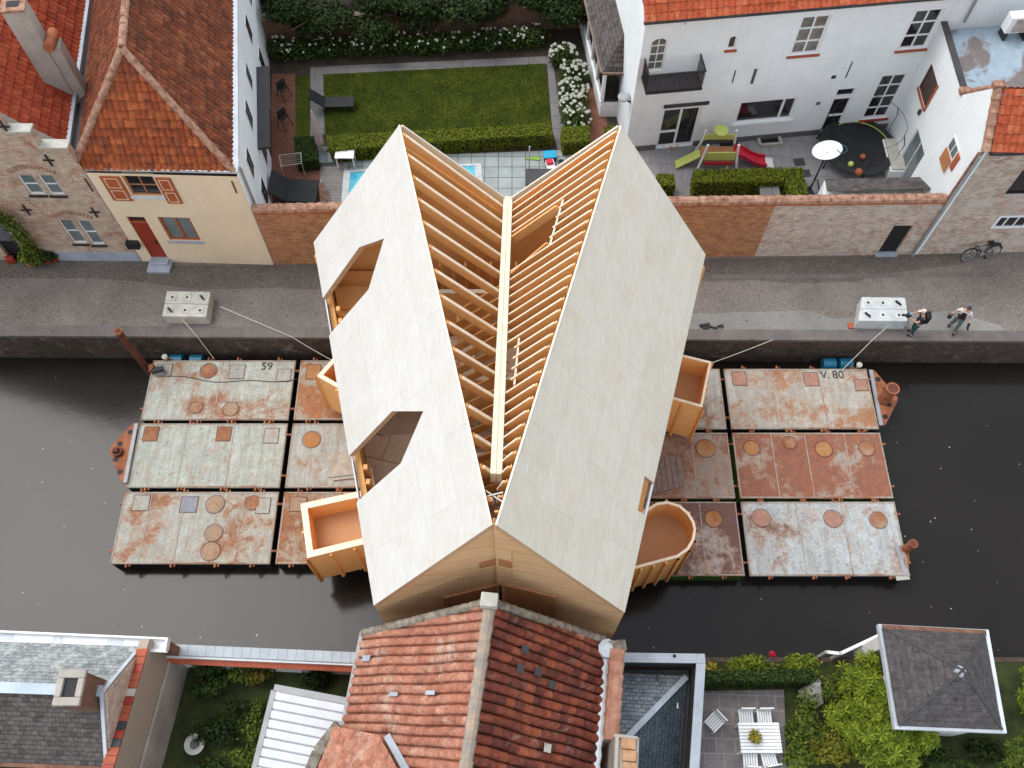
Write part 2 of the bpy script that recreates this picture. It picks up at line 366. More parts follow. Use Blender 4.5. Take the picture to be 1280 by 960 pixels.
M['yard'] = grid_mat('yard_paving', (.33,.32,.32), (.28,.27,.27), (.22,.21,.21), 1.0, 1.0, .02, .1, .5)
M['path'] = grid_mat('bluestone', (.23,.22,.215), (.19,.18,.175), (.10,.09,.08), 1.6, .8, .015, 0)
t = NT('lawn'); v = t.coord(rnd=False); col = t.mix(t.ramp(t.noise(v, .8, 7, .7, .5), [(.35, 0.0), (.68, 1.0)]), (.034,.058,.007), (.095,.110,.012)); col = t.mix(1.0, col, t.ramp(t.noise(v, 22, 5, .8), [(.3, .55), (.7, 1.15)]), 'MULTIPLY')
t.bump(t.noise(v, 30, 4), .8, .05); M['lawn'] = t.fin(col, .9, .1)
M['grass'] = leaves('grass_blades', [(.035,.055,.01), (.075,.085,.014), (.05,.075,.012)], .2)
M['leaf_dark'] = leaves('dark_leaves', [(.008,.016,.005), (.02,.035,.008), (.035,.055,.012)], .15)
M['leaf_hyd'] = leaves('hydrangea_leaves', [(.012,.025,.006), (.035,.065,.012), (.07,.11,.022)], .15)
M['leaf_hedge'] = leaves('box_hedge', [(.06,.09,.006), (.15,.185,.014), (.22,.245,.02)], .2)
M['leaf_lime'] = leaves('lime_leaves', [(.06,.10,.010), (.15,.205,.018), (.27,.32,.032)], .3)
M['leaf_mid'] = leaves('mid_leaves', [(.03,.055,.01), (.09,.13,.02), (.16,.19,.028)], .25)
M['leaf_yellow'] = leaves('yellow_leaves', [(.12,.15,.02), (.32,.25,.03), (.40,.33,.05)], .25)
M['petal'] = leaves('white_petals', [(.62,.64,.55), (.78,.78,.72), (.70,.74,.62)], .2)
M['bark'] = plain('bark', (.10,.06,.04), .9, .4, 6)
M['tile_brown'] = tiles('brown_red_tiles', [(.27,.08,.04), (.17,.058,.036), (.34,.105,.047), (.22,.075,.043), (.36,.13,.065)], (.30,.22,.16), (.62,.74), 1.6, .6)
M['tile_hip'] = tiles('orange_tiles', [(.42,.105,.04), (.30,.075,.034), (.47,.14,.05), (.38,.092,.036), (.25,.072,.038), (.43,.12,.045)], (.20,.08,.05), (.6,.72), 1.4, .25)
M['tile_red'] = tiles('new_red_tiles', [(.40,.075,.035), (.34,.06,.03), (.46,.10,.045)], None, dark=.25)
M['tile_orange'] = tiles('bright_orange_tiles', [(.55,.13,.06), (.48,.10,.045), (.60,.17,.08)])
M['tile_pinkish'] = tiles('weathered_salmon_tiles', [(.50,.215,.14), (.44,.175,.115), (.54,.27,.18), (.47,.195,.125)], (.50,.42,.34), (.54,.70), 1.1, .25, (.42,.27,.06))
M['bay_ply'] = plain('bay_plywood', (.62,.35,.17), .6, .25, 3, c2=(.54,.29,.14))
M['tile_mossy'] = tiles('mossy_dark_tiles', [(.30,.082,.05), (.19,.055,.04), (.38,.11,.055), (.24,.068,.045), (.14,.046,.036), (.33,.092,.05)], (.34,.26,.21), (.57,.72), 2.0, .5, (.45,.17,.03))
M['tile_moss_flat'] = plain('mossy_clay', (.36,.13,.07), .9, .4, 4, c2=(.42,.20,.11))
M['ridge_grey'] = plain('lichen_ridge', (.42,.40,.36), .95, .45, 4.5, c2=(.44,.32,.22))
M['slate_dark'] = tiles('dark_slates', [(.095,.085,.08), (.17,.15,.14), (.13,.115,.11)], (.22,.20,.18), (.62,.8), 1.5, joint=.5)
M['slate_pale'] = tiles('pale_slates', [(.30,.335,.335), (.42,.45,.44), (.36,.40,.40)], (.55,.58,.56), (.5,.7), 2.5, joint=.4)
M['slate_blue_lit'] = tiles('blue_slates_lit', [(.17,.21,.235), (.31,.345,.375), (.24,.275,.305)], (.27,.29,.31), (.62,.8), 2, joint=.6)  # paler copy for the hip plane that catches the sky light
M['pyramid'] = plain('slate_felt', (.13,.12,.12), .6, .25, 2.5, .4, c2=(.17,.155,.155))
# ------------------------------------------------------------------ walls with real openings
class Wall:
    def __init__(s, a, b, out):
        s.o = Vector((a[0], a[1], 0)); d = Vector((b[0]-a[0], b[1]-a[1], 0)); s.len = d.length; s.d = d.normalized()
        s.n = s.d.cross(V(0,0,1)); s.n = s.n if s.n.dot(Vector(out)) > 0 else -s.n
    def pt(s, a, z, dep=0.0): return s.o + s.d*a + V(0,0,z) + s.n*dep
    def px(s, x, y):
        p = onplane(x, y, s.o, s.n) - s.o; return p.dot(s.d), p.z
    def quad(s, tl, tr, br, bl):
        q = [s.px(*c) for c in (tl, tr, br, bl)]
        return ((q[0][0]+q[3][0])/2, (q[1][0]+q[2][0])/2, (q[2][1]+q[3][1])/2, (q[0][1]+q[1][1])/2)
    def hbox(s, mb, s0, s1, z0, z1, d0, d1):
        return mb.hexa(s.pt(s0, z0, d0), s.d*(s1-s0), V(0,0,z1-z0), s.n*(d1-d0))
    def mesh(s, mb, s0, s1, z0, z1, ops=(), rev=.16, back=None):
        ss = sorted({s0, s1, *[max(s0,min(s1,v)) for o in ops for v in o[:2]]}); zs = sorted({z0, z1, *[max(z0,min(z1,v)) for o in ops for v in o[2:4]]})
        for i in range(len(ss)-1):
            for j in range(len(zs)-1):
                a, b = (ss[i]+ss[i+1])/2, (zs[j]+zs[j+1])/2
                if any(o[0] < a < o[1] and o[2] < b < o[3] for o in ops): continue
                mb.poly([s.pt(ss[i], zs[j]), s.pt(ss[i+1], zs[j]), s.pt(ss[i+1], zs[j+1]), s.pt(ss[i], zs[j+1])])
        for o in ops:
            c = [(o[0],o[2]),(o[1],o[2]),(o[1],o[3]),(o[0],o[3])]
            for k in range(4):
                p, q = c[k], c[(k+1)%4]
                mb.poly([s.pt(*p), s.pt(*q), s.pt(*q, -rev), s.pt(*p, -rev)])
        if back:
            for f in ([(s0,z0,-back),(s1,z0,-back),(s1,z1,-back),(s0,z1,-back)], [(s0,z1,0),(s1,z1,0),(s1,z1,-back),(s0,z1,-back)],
                      [(s0,z0,0),(s0,z1,0),(s0,z1,-back),(s0,z0,-back)], [(s1,z0,0),(s1,z1,0),(s1,z1,-back),(s1,z0,-back)]):
                mb.poly([s.pt(*q) for q in f])
        return mb
def window(root, W, o, nx, ny, fm, gm, rev=.12, fw=.07, bw=.04, name='window', sill=None, label=None):
    """frame (with glazing bars) > pane, set back in the opening o of wall W"""
    m = MB(); s0, s1, z0, z1 = o; d0, d1 = -rev+.005, -rev+.065
    W.hbox(m, s0, s0+fw, z0, z1, d0, d1); W.hbox(m, s1-fw, s1, z0, z1, d0, d1)
    W.hbox(m, s0+fw, s1-fw, z0, z0+fw, d0, d1-.002); W.hbox(m, s0+fw, s1-fw, z1-fw, z1, d0, d1-.002)
    for i in range(1, nx):
        c = s0+(s1-s0)*i/nx; W.hbox(m, c-bw/2, c+bw/2, z0+fw, z1-fw, d0, d1-.012)
    for j in range(1, ny):
        c = z0+(z1-z0)*j/ny; W.hbox(m, s0+fw, s1-fw, c-bw/2, c+bw/2, d0, d1-.018)
    f = m.build(name, fm, root)
    if label: f['label'] = label
    g = MB(); W.hbox(g, s0+.01, s1-.01, z0+.01, z1-.01, -rev-.02, -rev+.012); g.build('pane', gm, f)
    if sill:
        q = MB(); W.hbox(q, s0-.08, s1+.08, z0-.09, z0-.003, -rev+.07, .08); q.build('sill', sill, root)
    return f
# ------------------------------------------------------------------ tiled roofs
from mathutils import noise as mnoise
def tile_roof(poly, e0, e1, tw, course, amp, step, name, mat, parent, flat=False, lift=.0, jit=.006, sub=None, wob_=.0):
    """clay tile covering for a planar convex polygon; e0->e1 is the eave direction"""
    poly = [Vector(p) for p in poly]; U = (Vector(e1)-Vector(e0)).normalized()
    n = (poly[1]-poly[0]).cross(poly[2]-poly[0]).normalized()
    if n.z < 0: n = -n
    U = (U - n*U.dot(n)).normalized(); Vv = n.cross(U).normalized()
    if Vv.z < 0: Vv = -Vv
    o = Vector(e0); us = [(p-o).dot(U) for p in poly]; vs = [(p-o).dot(Vv) for p in poly]
    u0, u1, v0, v1 = min(us), max(us), min(vs), max(vs)
    nu = int((u1-u0)/tw)+2; nv = int((v1-v0)/course)+2
    k = sub or (2 if flat else 7)
    vv, ff, uvs = [], [], []
    prof = [(0.0 if flat else amp*(math.sin(math.pi*((i+.0)/k))**.7 if i else 0)) for i in range(k)]
    if wob_ and not flat: prof[0] = -amp*.55
    rnd = random.Random(len(poly)*31+int(u1*100))
    cols = nu*k+1
    for j in range(nv):
        va, vb = v0+j*course, v0+(j+1)*course
        wob = [rnd.uniform(-jit, jit) for _ in range(nu+1)]
        wv = [rnd.uniform(-jit*2, jit*2) for _ in range(nu+1)]
        base = len(vv)
        for r_, (vr, h) in enumerate(((va, step), (vb, 0.0))):
            for c in range(cols):
                ti = min(c//k, nu-1); uu = u0+c*tw/k
                vv.append(o + U*uu + Vv*(vr+(wv[ti] if r_ == 0 else 0)) + n*(lift+prof[c%k]+h+(wob[ti] if r_ == 0 else 0)))
        for c in range(cols-1):
            ff.append((base+c, base+c+1, base+cols+c+1, base+cols+c)); a, b = c/k+.001, (c+1)/k-.001
            uvs.append([(a, j+.05), (b, j+.05), (b, j+.9), (a, j+.9)])
        # butt of the course
        b2 = len(vv)
        for c in range(cols):
            p = vv[base+c]; vv.append(p - n*(step+.012))
        for c in range(cols-1):
            ff.append((b2+c, b2+c+1, base+c+1, base+c)); a, b = c/k+.001, (c+1)/k-.001
            uvs.append([(a, j+.05), (b, j+.05), (b, j+.06), (a, j+.06)])
    if wob_:
        vv = [p + n*wob_*mnoise.noise(p*.9) + U*wob_*1.4*mnoise.noise(p*.7+V(9,3,1)) + n*wob_*.35*mnoise.noise(p*4) for p in vv]
    bm = bmesh.new(); ul = bm.loops.layers.uv.new('UVMap'); bv = [bm.verts.new(p) for p in vv]
    for f, q in zip(ff, uvs):
        fc = bm.faces.new([bv[i] for i in f])
        for lp, c in zip(fc.loops, q): lp[ul].uv = c
    cen = sum(poly, V(0,0,0))/len(poly)
    for i in range(len(poly)):
        a, b = poly[i], poly[(i+1)%len(poly)]; pn = (b-a).cross(n).normalized()
        if pn.dot(cen-a) > 0: pn = -pn
        bmesh.ops.bisect_plane(bm, geom=bm.verts[:]+bm.edges[:]+bm.faces[:], plane_co=a, plane_no=pn, clear_outer=True)
    bmesh.ops.recalc_face_normals(bm, faces=bm.faces)
    fl = [f for f in bm.faces]
    s = sum((f.normal.dot(n)*f.calc_area() for f in fl))
    if s < 0: bmesh.ops.reverse_faces(bm, faces=fl)
    o0 = ORIG[parent]
    for v_ in bm.verts: v_.co -= o0
    me = bpy.data.meshes.new(name); bm.to_mesh(me); bm.free(); me.materials.append(mat)
    ob = bpy.data.objects.new(name, me); COL.objects.link(ob); ob.parent = parent; ORIG[ob] = o0
    if not flat:
        for p in me.polygons: p.use_smooth = False
    return ob
def ridge(p, q, r, seg, name, mat, parent, loc=None):
    """run of overlapping half round tiles from p to q"""
    p, q = Vector(p), Vector(q); n = max(1, int((q-p).length/seg)); m = MB()
    for i in range(n):
        a, b = p.lerp(q, i/n), p.lerp(q, (i+1)/n+.012)
        j = random.uniform(-.008, .008)
        m.tube([a+V(0,0,j), b+V(0,0,j)], r*1.14, 10, r*.92)
    return m.build(name, mat, parent, loc=loc)
# ================================================================== SETTING
WATER_Z = -1.9; DECK_Z = -1.15
qa, qb = P(0,418.6), P(1280,425.6)
qd = (qb-qa)/(qb.x-qa.x)
def quay(x, off=0): return V(x, qa.y+(x-qa.x)*qd.y+off, 0)
m = MB(); m.poly([V(-160,quay(-160).y-14,WATER_Z), V(160,quay(160).y-14,WATER_Z), V(160,quay(160).y+.6,WATER_Z), V(-160,quay(-160).y+.6,WATER_Z)]); structure('water', m, M['water'])
m = MB(); m.hexa(quay(-160,.0)+V(0,0,-4), quay(160)-quay(-160), V(0,.55,0), V(0,0,3.86)); structure('quay_wall', m, M['quay'])
m = MB(); m.hexa(quay(-160,-.04)+V(0,0,-.14), quay(160)-quay(-160), V(0,.5,0), V(0,0,.145)); structure('kerb', m, M['kerb'])
m = MB(); m.poly([quay(-160,.46), quay(160,.46), V(160,200,0), V(-160,200,0)]); structure('street', m, M['street'])
def sheet(name, pix, z, mt, kind='structure', thick=None):
    m = MB(); pts = [P(*q, z) if len(q) == 2 else V(q[0], q[1], z) for q in pix]; m.poly(pts)
    o = m.build(name, mt); o['kind'] = kind; return o
# old darker setts along the house fronts, pale paving by the quay, a drain strip
sheet('path', [(-300,322),(165,326),(215,331),(345,331),(620,327),(640,372),(345,360),(250,362),(175,352),(120,348),(-300,347)], .004, M['street_dark'])
sheet('pavement', [(640,395),(868,392),(1010,388),(1040,398),(1120,394),(1190,388),(1250,407),(1262,420),(1100,419),(640,417)], .004, M['pavement'])
sheet('path', [(860,324),(1140,319),(1200,316),(1205,330),(1085,345),(1075,352),(985,354),(940,350),(860,352)], .004, M['street_dark'])
sheet('pavement', [(868,343.5),(1245,341),(1245,346),(868,348.5)], .008, M['kerb'])
# ground behind the garden wall and on the south bank
sheet('ground', [(-11,22.3,0),(5.2,22.3,0),(5.2,60,0),(-16,60,0)], .004, M['soil'])
m = MB(); m.poly([V(-160,-60,0), V(160,-60,0), V(160,5.45,0), V(-160,5.45,0)]); m.poly([V(-160,5.45,0), V(160,5.45,0), V(160,5.45,-4), V(-160,5.45,-4)]); structure('ground', m, M['soil_green'])
# garden surfaces
sheet('path', [(388,84),(690,70),(702,150),(735,215),(740,245),(712,245),(690,160),(684,80),(404,94),(406,168),(388,170)], .008, M['path'])
sheet('lawn', [(404,93),(681,79.5),(690,160),(406,172)], .012, M['lawn'])
sheet('ground', [(369,95),(388,93),(388,172),(369,172)], .012, M['lawn'])
sheet('path', [(340,92),(369,92),(372,205),(402,206),(402,262),(336,262)], .010, M['brick_pave'])
sheet('terrace', [(400,204),(470,196),(690,188),(745,186),(750,262),(400,262)], .012, M['terrace'])
sheet('deck', [(401,206),(430,203),(430,264),(401,264)], .018, M['deck'])
sheet('pavement', [(756,200),(820,181),(1110,158),(1160,240),(1000,262),(756,262)], .010, M['yard'])
sheet('path', [(716,110),(756,110),(762,205),(738,205)], .006, M['brick_pave'])
# grass blades as one mass
m = MB(); rnd = random.Random(3)
a, b, c, d = P(404,93,.012), P(681,79.5,.012), P(690,160,.012), P(406,172,.012)
for _ in range(26000):
    s, t_ = rnd.random(), rnd.random(); p = a.lerp(b, s).lerp(d.lerp(c, s), t_)
    h = rnd.uniform(.03,.08); an = rnd.random()*6.28; w = V(math.cos(an), math.sin(an), 0)*.014; l = V(rnd.gauss(0,.03), rnd.gauss(0,.03), h)
    m.add([p-w, p+w, p+l], [(0,1,2)])
tag(m.build('grass', M['grass']), 'short green grass blades covering the lawn', 'grass', kind='stuff')
# pool
pa, pb, pc, pd = P(430,214), P(601,205), P(607,256), P(426,262)
m = MB(); cz = .05
for q0, q1 in ((pa,pb),(pb,pc),(pc,pd),(pd,pa)):
    cen = (pa+pb+pc+pd)/4; i0, i1 = q0+(cen-q0).normalized()*.32, q1+(cen-q1).normalized()*.32
    m.prism([q0+V(0,0,.02), q1+V(0,0,.02), i1+V(0,0,.02), i0+V(0,0,.02)], V(0,0,.035))
pool = thing('swimming_pool', 'rectangular turquoise swimming pool with pale stone rim in the walled garden', 'pool', pa)
m.build('rim', M['concrete_white'], pool)
cen = (pa+pb+pc+pd)/4; m = MB(); m.poly([q+(cen-q).normalized()*.3+V(0,0,.022) for q in (pa,pb,pc,pd)]); m.build('water', M['pool'], pool)
# floating leaves and specks on the canal
m = MB(); rnd = random.Random(11)
for _ in range(120):
    x = rnd.choice([rnd.uniform(-26,-4), rnd.uniform(4,26), rnd.uniform(-26,26)]); y = rnd.uniform(5.7,17.6); r = rnd.uniform(.010,.032)
    an = rnd.random()*6.28; m.add([V(x+r*math.cos(an+k*1.6)*rnd.uniform(.6,1.2), y+r*math.sin(an+k*1.6), WATER_Z+.006) for k in range(4)], [(0,1,2,3)])
tag(m.build('floating_leaves', M['petal']), 'pale fallen leaves and specks drifting on the dark canal', 'leaves', kind='stuff')
# ================================================================== PONTOONS
RUST = {}
def pontoon(x0, x1, y0, y1, label, paint, seed, amt, rust=None, hatches=(), circles=(), number=None, seams=3, side='black', bare=False):
    cx, cy = (x0+x1)/2, (y0+y1)/2
    root = thing('pontoon', label, 'pontoon', (cx, cy, DECK_Z), 'rusty steel pontoons moored on the canal')
    mt = rusty('deck_paint', paint, seed, amt, *( [rust] if rust else []))
    m = MB(); m.box((cx, cy, DECK_Z-.04), (x1-x0, y1-y0, .08))
    m.build('deck_plate', mt, root, bevel=.012)
    m = MB(); m.box((cx, cy, DECK_Z-.68), (x1-x0-.06, y1-y0-.06, 1.2)); m.build('hull', M[side], root)
    m = MB()
    for i in range(1, seams+1):
        x = x0+(x1-x0)*i/(seams+1)+random.uniform(-.15,.15); m.box((x, cy, DECK_Z+.006), (.035, y1-y0-.1, .010))
    for yy in (y0+.04, y1-.04): m.box((cx, yy, DECK_Z+.009), (x1-x0-.012, .05, .018))
    for xx in (x0+.04, x1-.04): m.box((xx, cy, DECK_Z+.008), (.05, y1-y0-.15, .016))
    m.build('weld_seams', M.setdefault('weld', rusty('weld_rust', (.43,.41,.35), 77, .5)), root)
    if not bare:
        for k in range(4):
            x = x0 + (x1-x0)*(k+.5+random.uniform(-.15,.15))/4
            for yy, s in ((y0-.06,1),(y1+.06,-1)):
                q = MB(); q.box((x, yy, DECK_Z-.02), (.07, .13, .10)); q.box((x+.12, yy+s*.02, DECK_Z-.05), (.05, .09, .08)); q.build('coupling_lug', M['rust'], root)
        for yy in (y0+.5, y1-.5):
            for xx, s in ((x0-.05,1),(x1+.05,-1)):
                q = MB(); q.box((xx, yy, DECK_Z-.02), (.12, .07, .09)); q.build('coupling_lug', M['rust'], root)
    for (hx, hy, hw, hh, col) in hatches:
        q = MB(); X, Y = x0+hx*(x1-x0), y0+hy*(y1-y0); q.box((X, Y, DECK_Z+.012), (hw, hh, .024))
        q.build('hatch_cover', col, root, bevel=.006)
        e = MB()
        for sx, sy, wx, wy in ((0,hh/2+.02,hw+.06,.018),(0,-hh/2-.02,hw+.06,.018),(hw/2+.02,0,.018,hh),(-hw/2-.02,0,.018,hh)): e.box((X+sx, Y+sy, DECK_Z+.004), (wx, wy, .008))
        e.build('hatch_joint', M['rust_dark'], root)
    for (hx, hy, r, col) in circles:
        q = MB(); X, Y = x0+hx*(x1-x0), y0+hy*(y1-y0); q.lathe((X,Y,DECK_Z+.001), [(r,0),(r,.02),(r-.02,.028)], 28); q.build('manhole_cover', col, root)
        e = MB()
        for k in range(28):
            a0, a1 = 6.283*k/28, 6.283*(k+1)/28; e.poly([V(X+rr*math.cos(a), Y+rr*math.sin(a), DECK_Z+.005) for rr, a in ((r+.02,a0),(r+.045,a0),(r+.045,a1),(r+.02,a1))])
        e.build('manhole_joint', M['rust_dark'], root)
    if number:
        for txt, tx, ty in number:
            cu = bpy.data.curves.new('number', 'FONT'); cu.body = txt; cu.size = .5; cu.extrude = .001; cu.materials.append(M['black'])
            tmp = bpy.data.objects.new('tmp', cu); me = bpy.data.meshes.new_from_object(tmp); bpy.data.objects.remove(tmp)
            ob = bpy.data.objects.new('painted_number', me); COL.objects.link(ob); ob.parent = root; ob.location = (tx-cx, ty-cy, .012); ORIG[ob] = ORIG[root]
    return root
def rsp(n, c, s, a): return rusty(n, c, s, a)
h_r = rusty('rusty_cover', (.40,.22,.13), 21, .9); h_o = rusty('orange_cover', (.48,.20,.06), 22, .55, ((.42,.15,.03),(.30,.10,.03))); h_g = rusty('pale_cover', (.42,.43,.38), 23, .2); h_b = rusty('blue_grey_cover', (.27,.31,.37), 24, .2); h_t = rusty('tan_cover', (.38,.26,.17), 25, .5); h_p = rusty('pinkish_cover', (.42,.22,.16), 26, .35)
L0, L1, L2, L3 = -14.98, -9.02, -8.82, -2.86
yL = [(15.1,17.85),(12.2,14.95),(9.18,12.03)]; yR = [(14.7,17.45),(11.76,14.54),(8.73,11.63)]
pontoon(L0,L1,*yL[0],'pale grey green rusty pontoon numbered 59 beside the tall rusty pole',(.46,.49,.43),1,.36,hatches=((.09,.83,.6,.55,h_g),(.6,.8,.6,.62,h_g),(.93,.74,.55,.55,h_g)),circles=((.40,.82,.33,h_r),(.36,.2,.25,h_t),(.6,.18,.3,h_t)),number=[('59',-10.45,17.4)],seams=1)
pontoon(L0,L1,*yL[1],'cleanest pale green pontoon with two rust red square hatches, behind the triangular bracket',(.45,.49,.43),2,.18,hatches=((.09,.83,.55,.6,h_r),(.58,.83,.55,.6,h_r),(.90,.80,.55,.62,h_g)),circles=(),seams=2)
pontoon(L0,L1,*yL[2],'pale pontoon with tan stains and one blue grey hatch, nearest left corner of the raft',(.43,.45,.40),3,.46,hatches=((.12,.84,.6,.6,h_g),(.43,.82,.62,.62,h_b),(.91,.80,.5,.6,h_g)),circles=((.60,.82,.34,h_t),(.62,.42,.32,h_t),(.62,.17,.34,h_t),(.84,.84,.27,h_r)),seams=4)
pontoon(L2,L3,*yL[0],'pontoon with bright orange rust patches under the triangular bay',(.40,.40,.34),4,.62,((.42,.15,.04),(.24,.08,.035)),hatches=((.10,.8,.55,.65,h_o),),seams=2)
pontoon(L2,L3,*yL[1],'pale pontoon with one round orange manhole under the left wall of the timber house',(.43,.45,.41),5,.38,circles=((.14,.74,.34,h_o),),hatches=((.60,.6,.55,.6,h_g),),seams=2)
pontoon(L2,L3,*yL[2],'heavily rusted orange brown pontoon under the square timber bay',(.36,.34,.28),6,.85,((.36,.12,.03),(.18,.06,.03)),hatches=((.10,.82,.6,.55,h_t),),seams=2)
M['hull_green'] = plain('green_hull', (.06,.15,.02), .7, .3, 3)
R0, R1, R2, R3 = 2.72, 8.62, 8.80, 14.73
pontoon(R2,R3,*yR[0],'cream pontoon with salmon square hatches beside the blue drums',(.47,.45,.39),7,.55,((.42,.17,.07),(.28,.11,.05)),hatches=((.10,.83,.55,.6,h_p),(.60,.82,.55,.6,h_p),(.94,.72,.5,.5,h_p)),number=[('V.',12.75,17.0),('80',13.25,17.0)],seams=2)
M['hull_green'] = plain('green_hull', (.06,.15,.02), .7, .3, 3)
pontoon(R2,R3,*yR[1],'reddest pontoon with round orange manholes, right of the timber house',(.38,.34,.31),8,.98,((.32,.095,.04),(.19,.065,.045)),circles=((.12,.76,.3,h_o),(.38,.84,.26,h_r),(.60,.74,.32,h_o),(.89,.75,.3,h_r)),seams=3,side='hull_green')
pontoon(R2,R3,*yR[2],'pale blue grey pontoon with flaking paint and three round manholes at the near right corner',(.48,.52,.52),9,.42,((.20,.075,.05),(.12,.05,.04)),circles=((.12,.77,.34,h_p),(.58,.76,.32,h_p),(.87,.74,.31,h_r)),seams=2)
pontoon(R0,R1,*yR[0],'pale pontoon half hidden below the square bay on the right wall',(.45,.44,.39),10,.42,hatches=((.86,.8,.5,.6,h_p),),circles=((.80,.3,.4,h_r),),seams=2)
pontoon(R0,R1,*yR[1],'grey brown pontoon with a round orange manhole and loose planks',(.34,.28,.24),11,.62,((.30,.11,.06),(.16,.07,.05)),circles=((.84,.75,.36,h_o),),hatches=((.45,.5,.9,.9,h_r),),seams=3,side='hull_green')
pontoon(R0,R1,*yR[2],'purple brown flaking pontoon behind the rounded bay',(.44,.42,.40),12,.88,((.14,.05,.045),(.10,.04,.04)),circles=((.84,.76,.32,h_o),),seams=3,side='hull_green')
# brackets and spud poles at the ends of the raft
def bracket(pix, label, z=-1.08, holes=()):
    pts = [P(*q, z) for q in pix]; c = sum(pts, V(0,0,0))/len(pts)
    root = thing('pole_bracket', label, 'bracket', c, 'triangular pole brackets of the raft')
    m = MB(); m.prism(pts, V(0,0,-.12)); m.build('plate', M['rust'], root, bevel=.015)
    m = MB(); m.prism([c+(p-c)*.9+V(0,0,-.12) for p in pts], V(0,0,-.75)); m.build('web', M['rust_dark'], root)
    for q in holes:
        h = P(*q, z+.004); m = MB(); m.disc(h, .11, 14, .006); m.build('hole', M['black'], root)
    a, b = pts[0], pts[-1]; m = MB(); m.bar(a+V(0,0,.03), b+V(0,0,.03), .14, .07); m.build('flange', M['steel'], root)
    return root
bracket([(171,530),(166,529),(138,558),(136.5,565),(151,602),(157,604)], 'rusty triangular bracket with a ring socket, left end of the raft', holes=((150,554.5),(144.5,574.5),(163,540),(150,590)))
c = P(147,565,-1.0); m = MB(); m.lathe(c+V(0,0,-.06), [(.2,0),(.2,.14),(.13,.14),(.13,.02)], 18); m.lathe(c+V(0,0,.06),[(.07,0),(.07,.12)],10)
tag(m.build('pole_socket', M['rust_dark'], loc=c), 'short round rusty socket standing on the left triangular bracket', 'socket')
bracket([(1088,463),(1093,462.5),(1122.5,497),(1121.7,502),(1107.5,530.5),(1101,532)], 'rusty triangular bracket holding a thick pole, upper right end of the raft', holes=((1107,487),(1111,505.5),(1097.5,474),(1106.5,521)))
bracket([(1119,680),(1125,679),(1136.5,690),(1137,702),(1135,716),(1131,718)], 'small rusty bracket holding a thin pole, lower right end of the raft', z=-1.2)
def pole(p0, p1, r, label, mt, rim=True):
    root = thing('mooring_pole', label, 'pole', p0)
    m = MB(); m.tube([p0, p1], r, 18); m.build('tube', mt, root, smooth=False)
    if rim:
        d = (p1-p0).normalized(); q = MB(); q.tube([p1-d*.1, p1+d*.015], r*1.12, 18); q.build('collar', M['rust'], root)
        q = MB(); q.tube([p1+d*.004, p1+d*.019], r*.85, 18); q.build('opening', M['rust_dark'], root)
    return root
b0 = P(194,473,-2.2); pole(V(b0.x, b0.y, -3.5), V(b0.x-.05, b0.y, 1.72), .14, 'tall thin rusty pole standing in the water by the quay at the left pontoons', M['rust_dark'])
b0 = P(1104,500,-1.05); pole(V(b0.x, b0.y, -3), V(b0.x, b0.y, -.02), .24, 'thick rusty pole through the upper right bracket', M['rust'])
b0 = P(1130,687,-1.2); pole(V(b0.x, b0.y, -3), V(b0.x+.05, b0.y, -.45), .15, 'thin pale topped pole through the lower right bracket', M['rust'])
m = MB(); c = P(1128,721.5,-1.2); m.box(c, (.5,.22,.06), .1); tag(m.build('fender_plate', M['concrete'], loc=c, bevel=.01), 'small pale plate at the near right corner of the raft', 'plate')
# winch gear at the rusty pole
c = P(201,467,DECK_Z); root = thing('winch', 'small grey winch on the deck corner beside the tall rusty pole', 'winch', c)
m = MB(); m.box(c+V(0,0,.12), (.35,.3,.24), .3); m.build('base', M['steel'], root, bevel=.02)
m = MB(); m.tube([c+V(-.2,-.06,.32), c+V(.2,.06,.32)], .12, 14); m.build('drum', M['iron'], root)
m = MB(); m.box(c+V(-.3,.12,.18), (.2,.3,.36), .3); m.build('housing', M['rust'], root, bevel=.02)
# mushroom bollards
for px_, py_, s in ((208,449,'pale mushroom bollard at the far left corner of the raft'),(1072,459,'pale mushroom bollard on the cream pontoon near the blue drums')):
    c = P(px_, py_, DECK_Z); m = MB(); m.lathe(c, [(.06,0),(.06,.16),(.12,.18),(.12,.24),(.05,.27)], 14); tag(m.build('mooring_bollard', M['concrete'], loc=c), s, 'bollard')
# blue drums as fenders
for px_, py_, s in ((221,453.5,'dark teal drum fender nearer the rusty pole, between quay and raft'),(246,454,'dark teal drum fender farther from the rusty pole'),(1036,456.5,'blue drum fender afloat, left of the pair by the cream pontoon'),(1057,457.5,'blue drum fender afloat, right of the pair under the white rope')):
    c = P(px_, py_, -1.5); c = V(c.x, quay(c.x).y-.33, -1.5)
    root = thing('drum_fender', s, 'drum', c, 'blue drums between raft and quay')
    m = MB(); m.tube([c+V(-.27,0,0), c+V(.27,0,0)], .27, 20); m.build('body', M['mooring_blue'], root, bevel=.03)
    for dx in (-.14,.14):
        q = MB(); q.tube([c+V(dx-.02,0,0), c+V(dx+.02,0,0)], .28, 20); q.build('hoop', M['mooring_blue'], root)
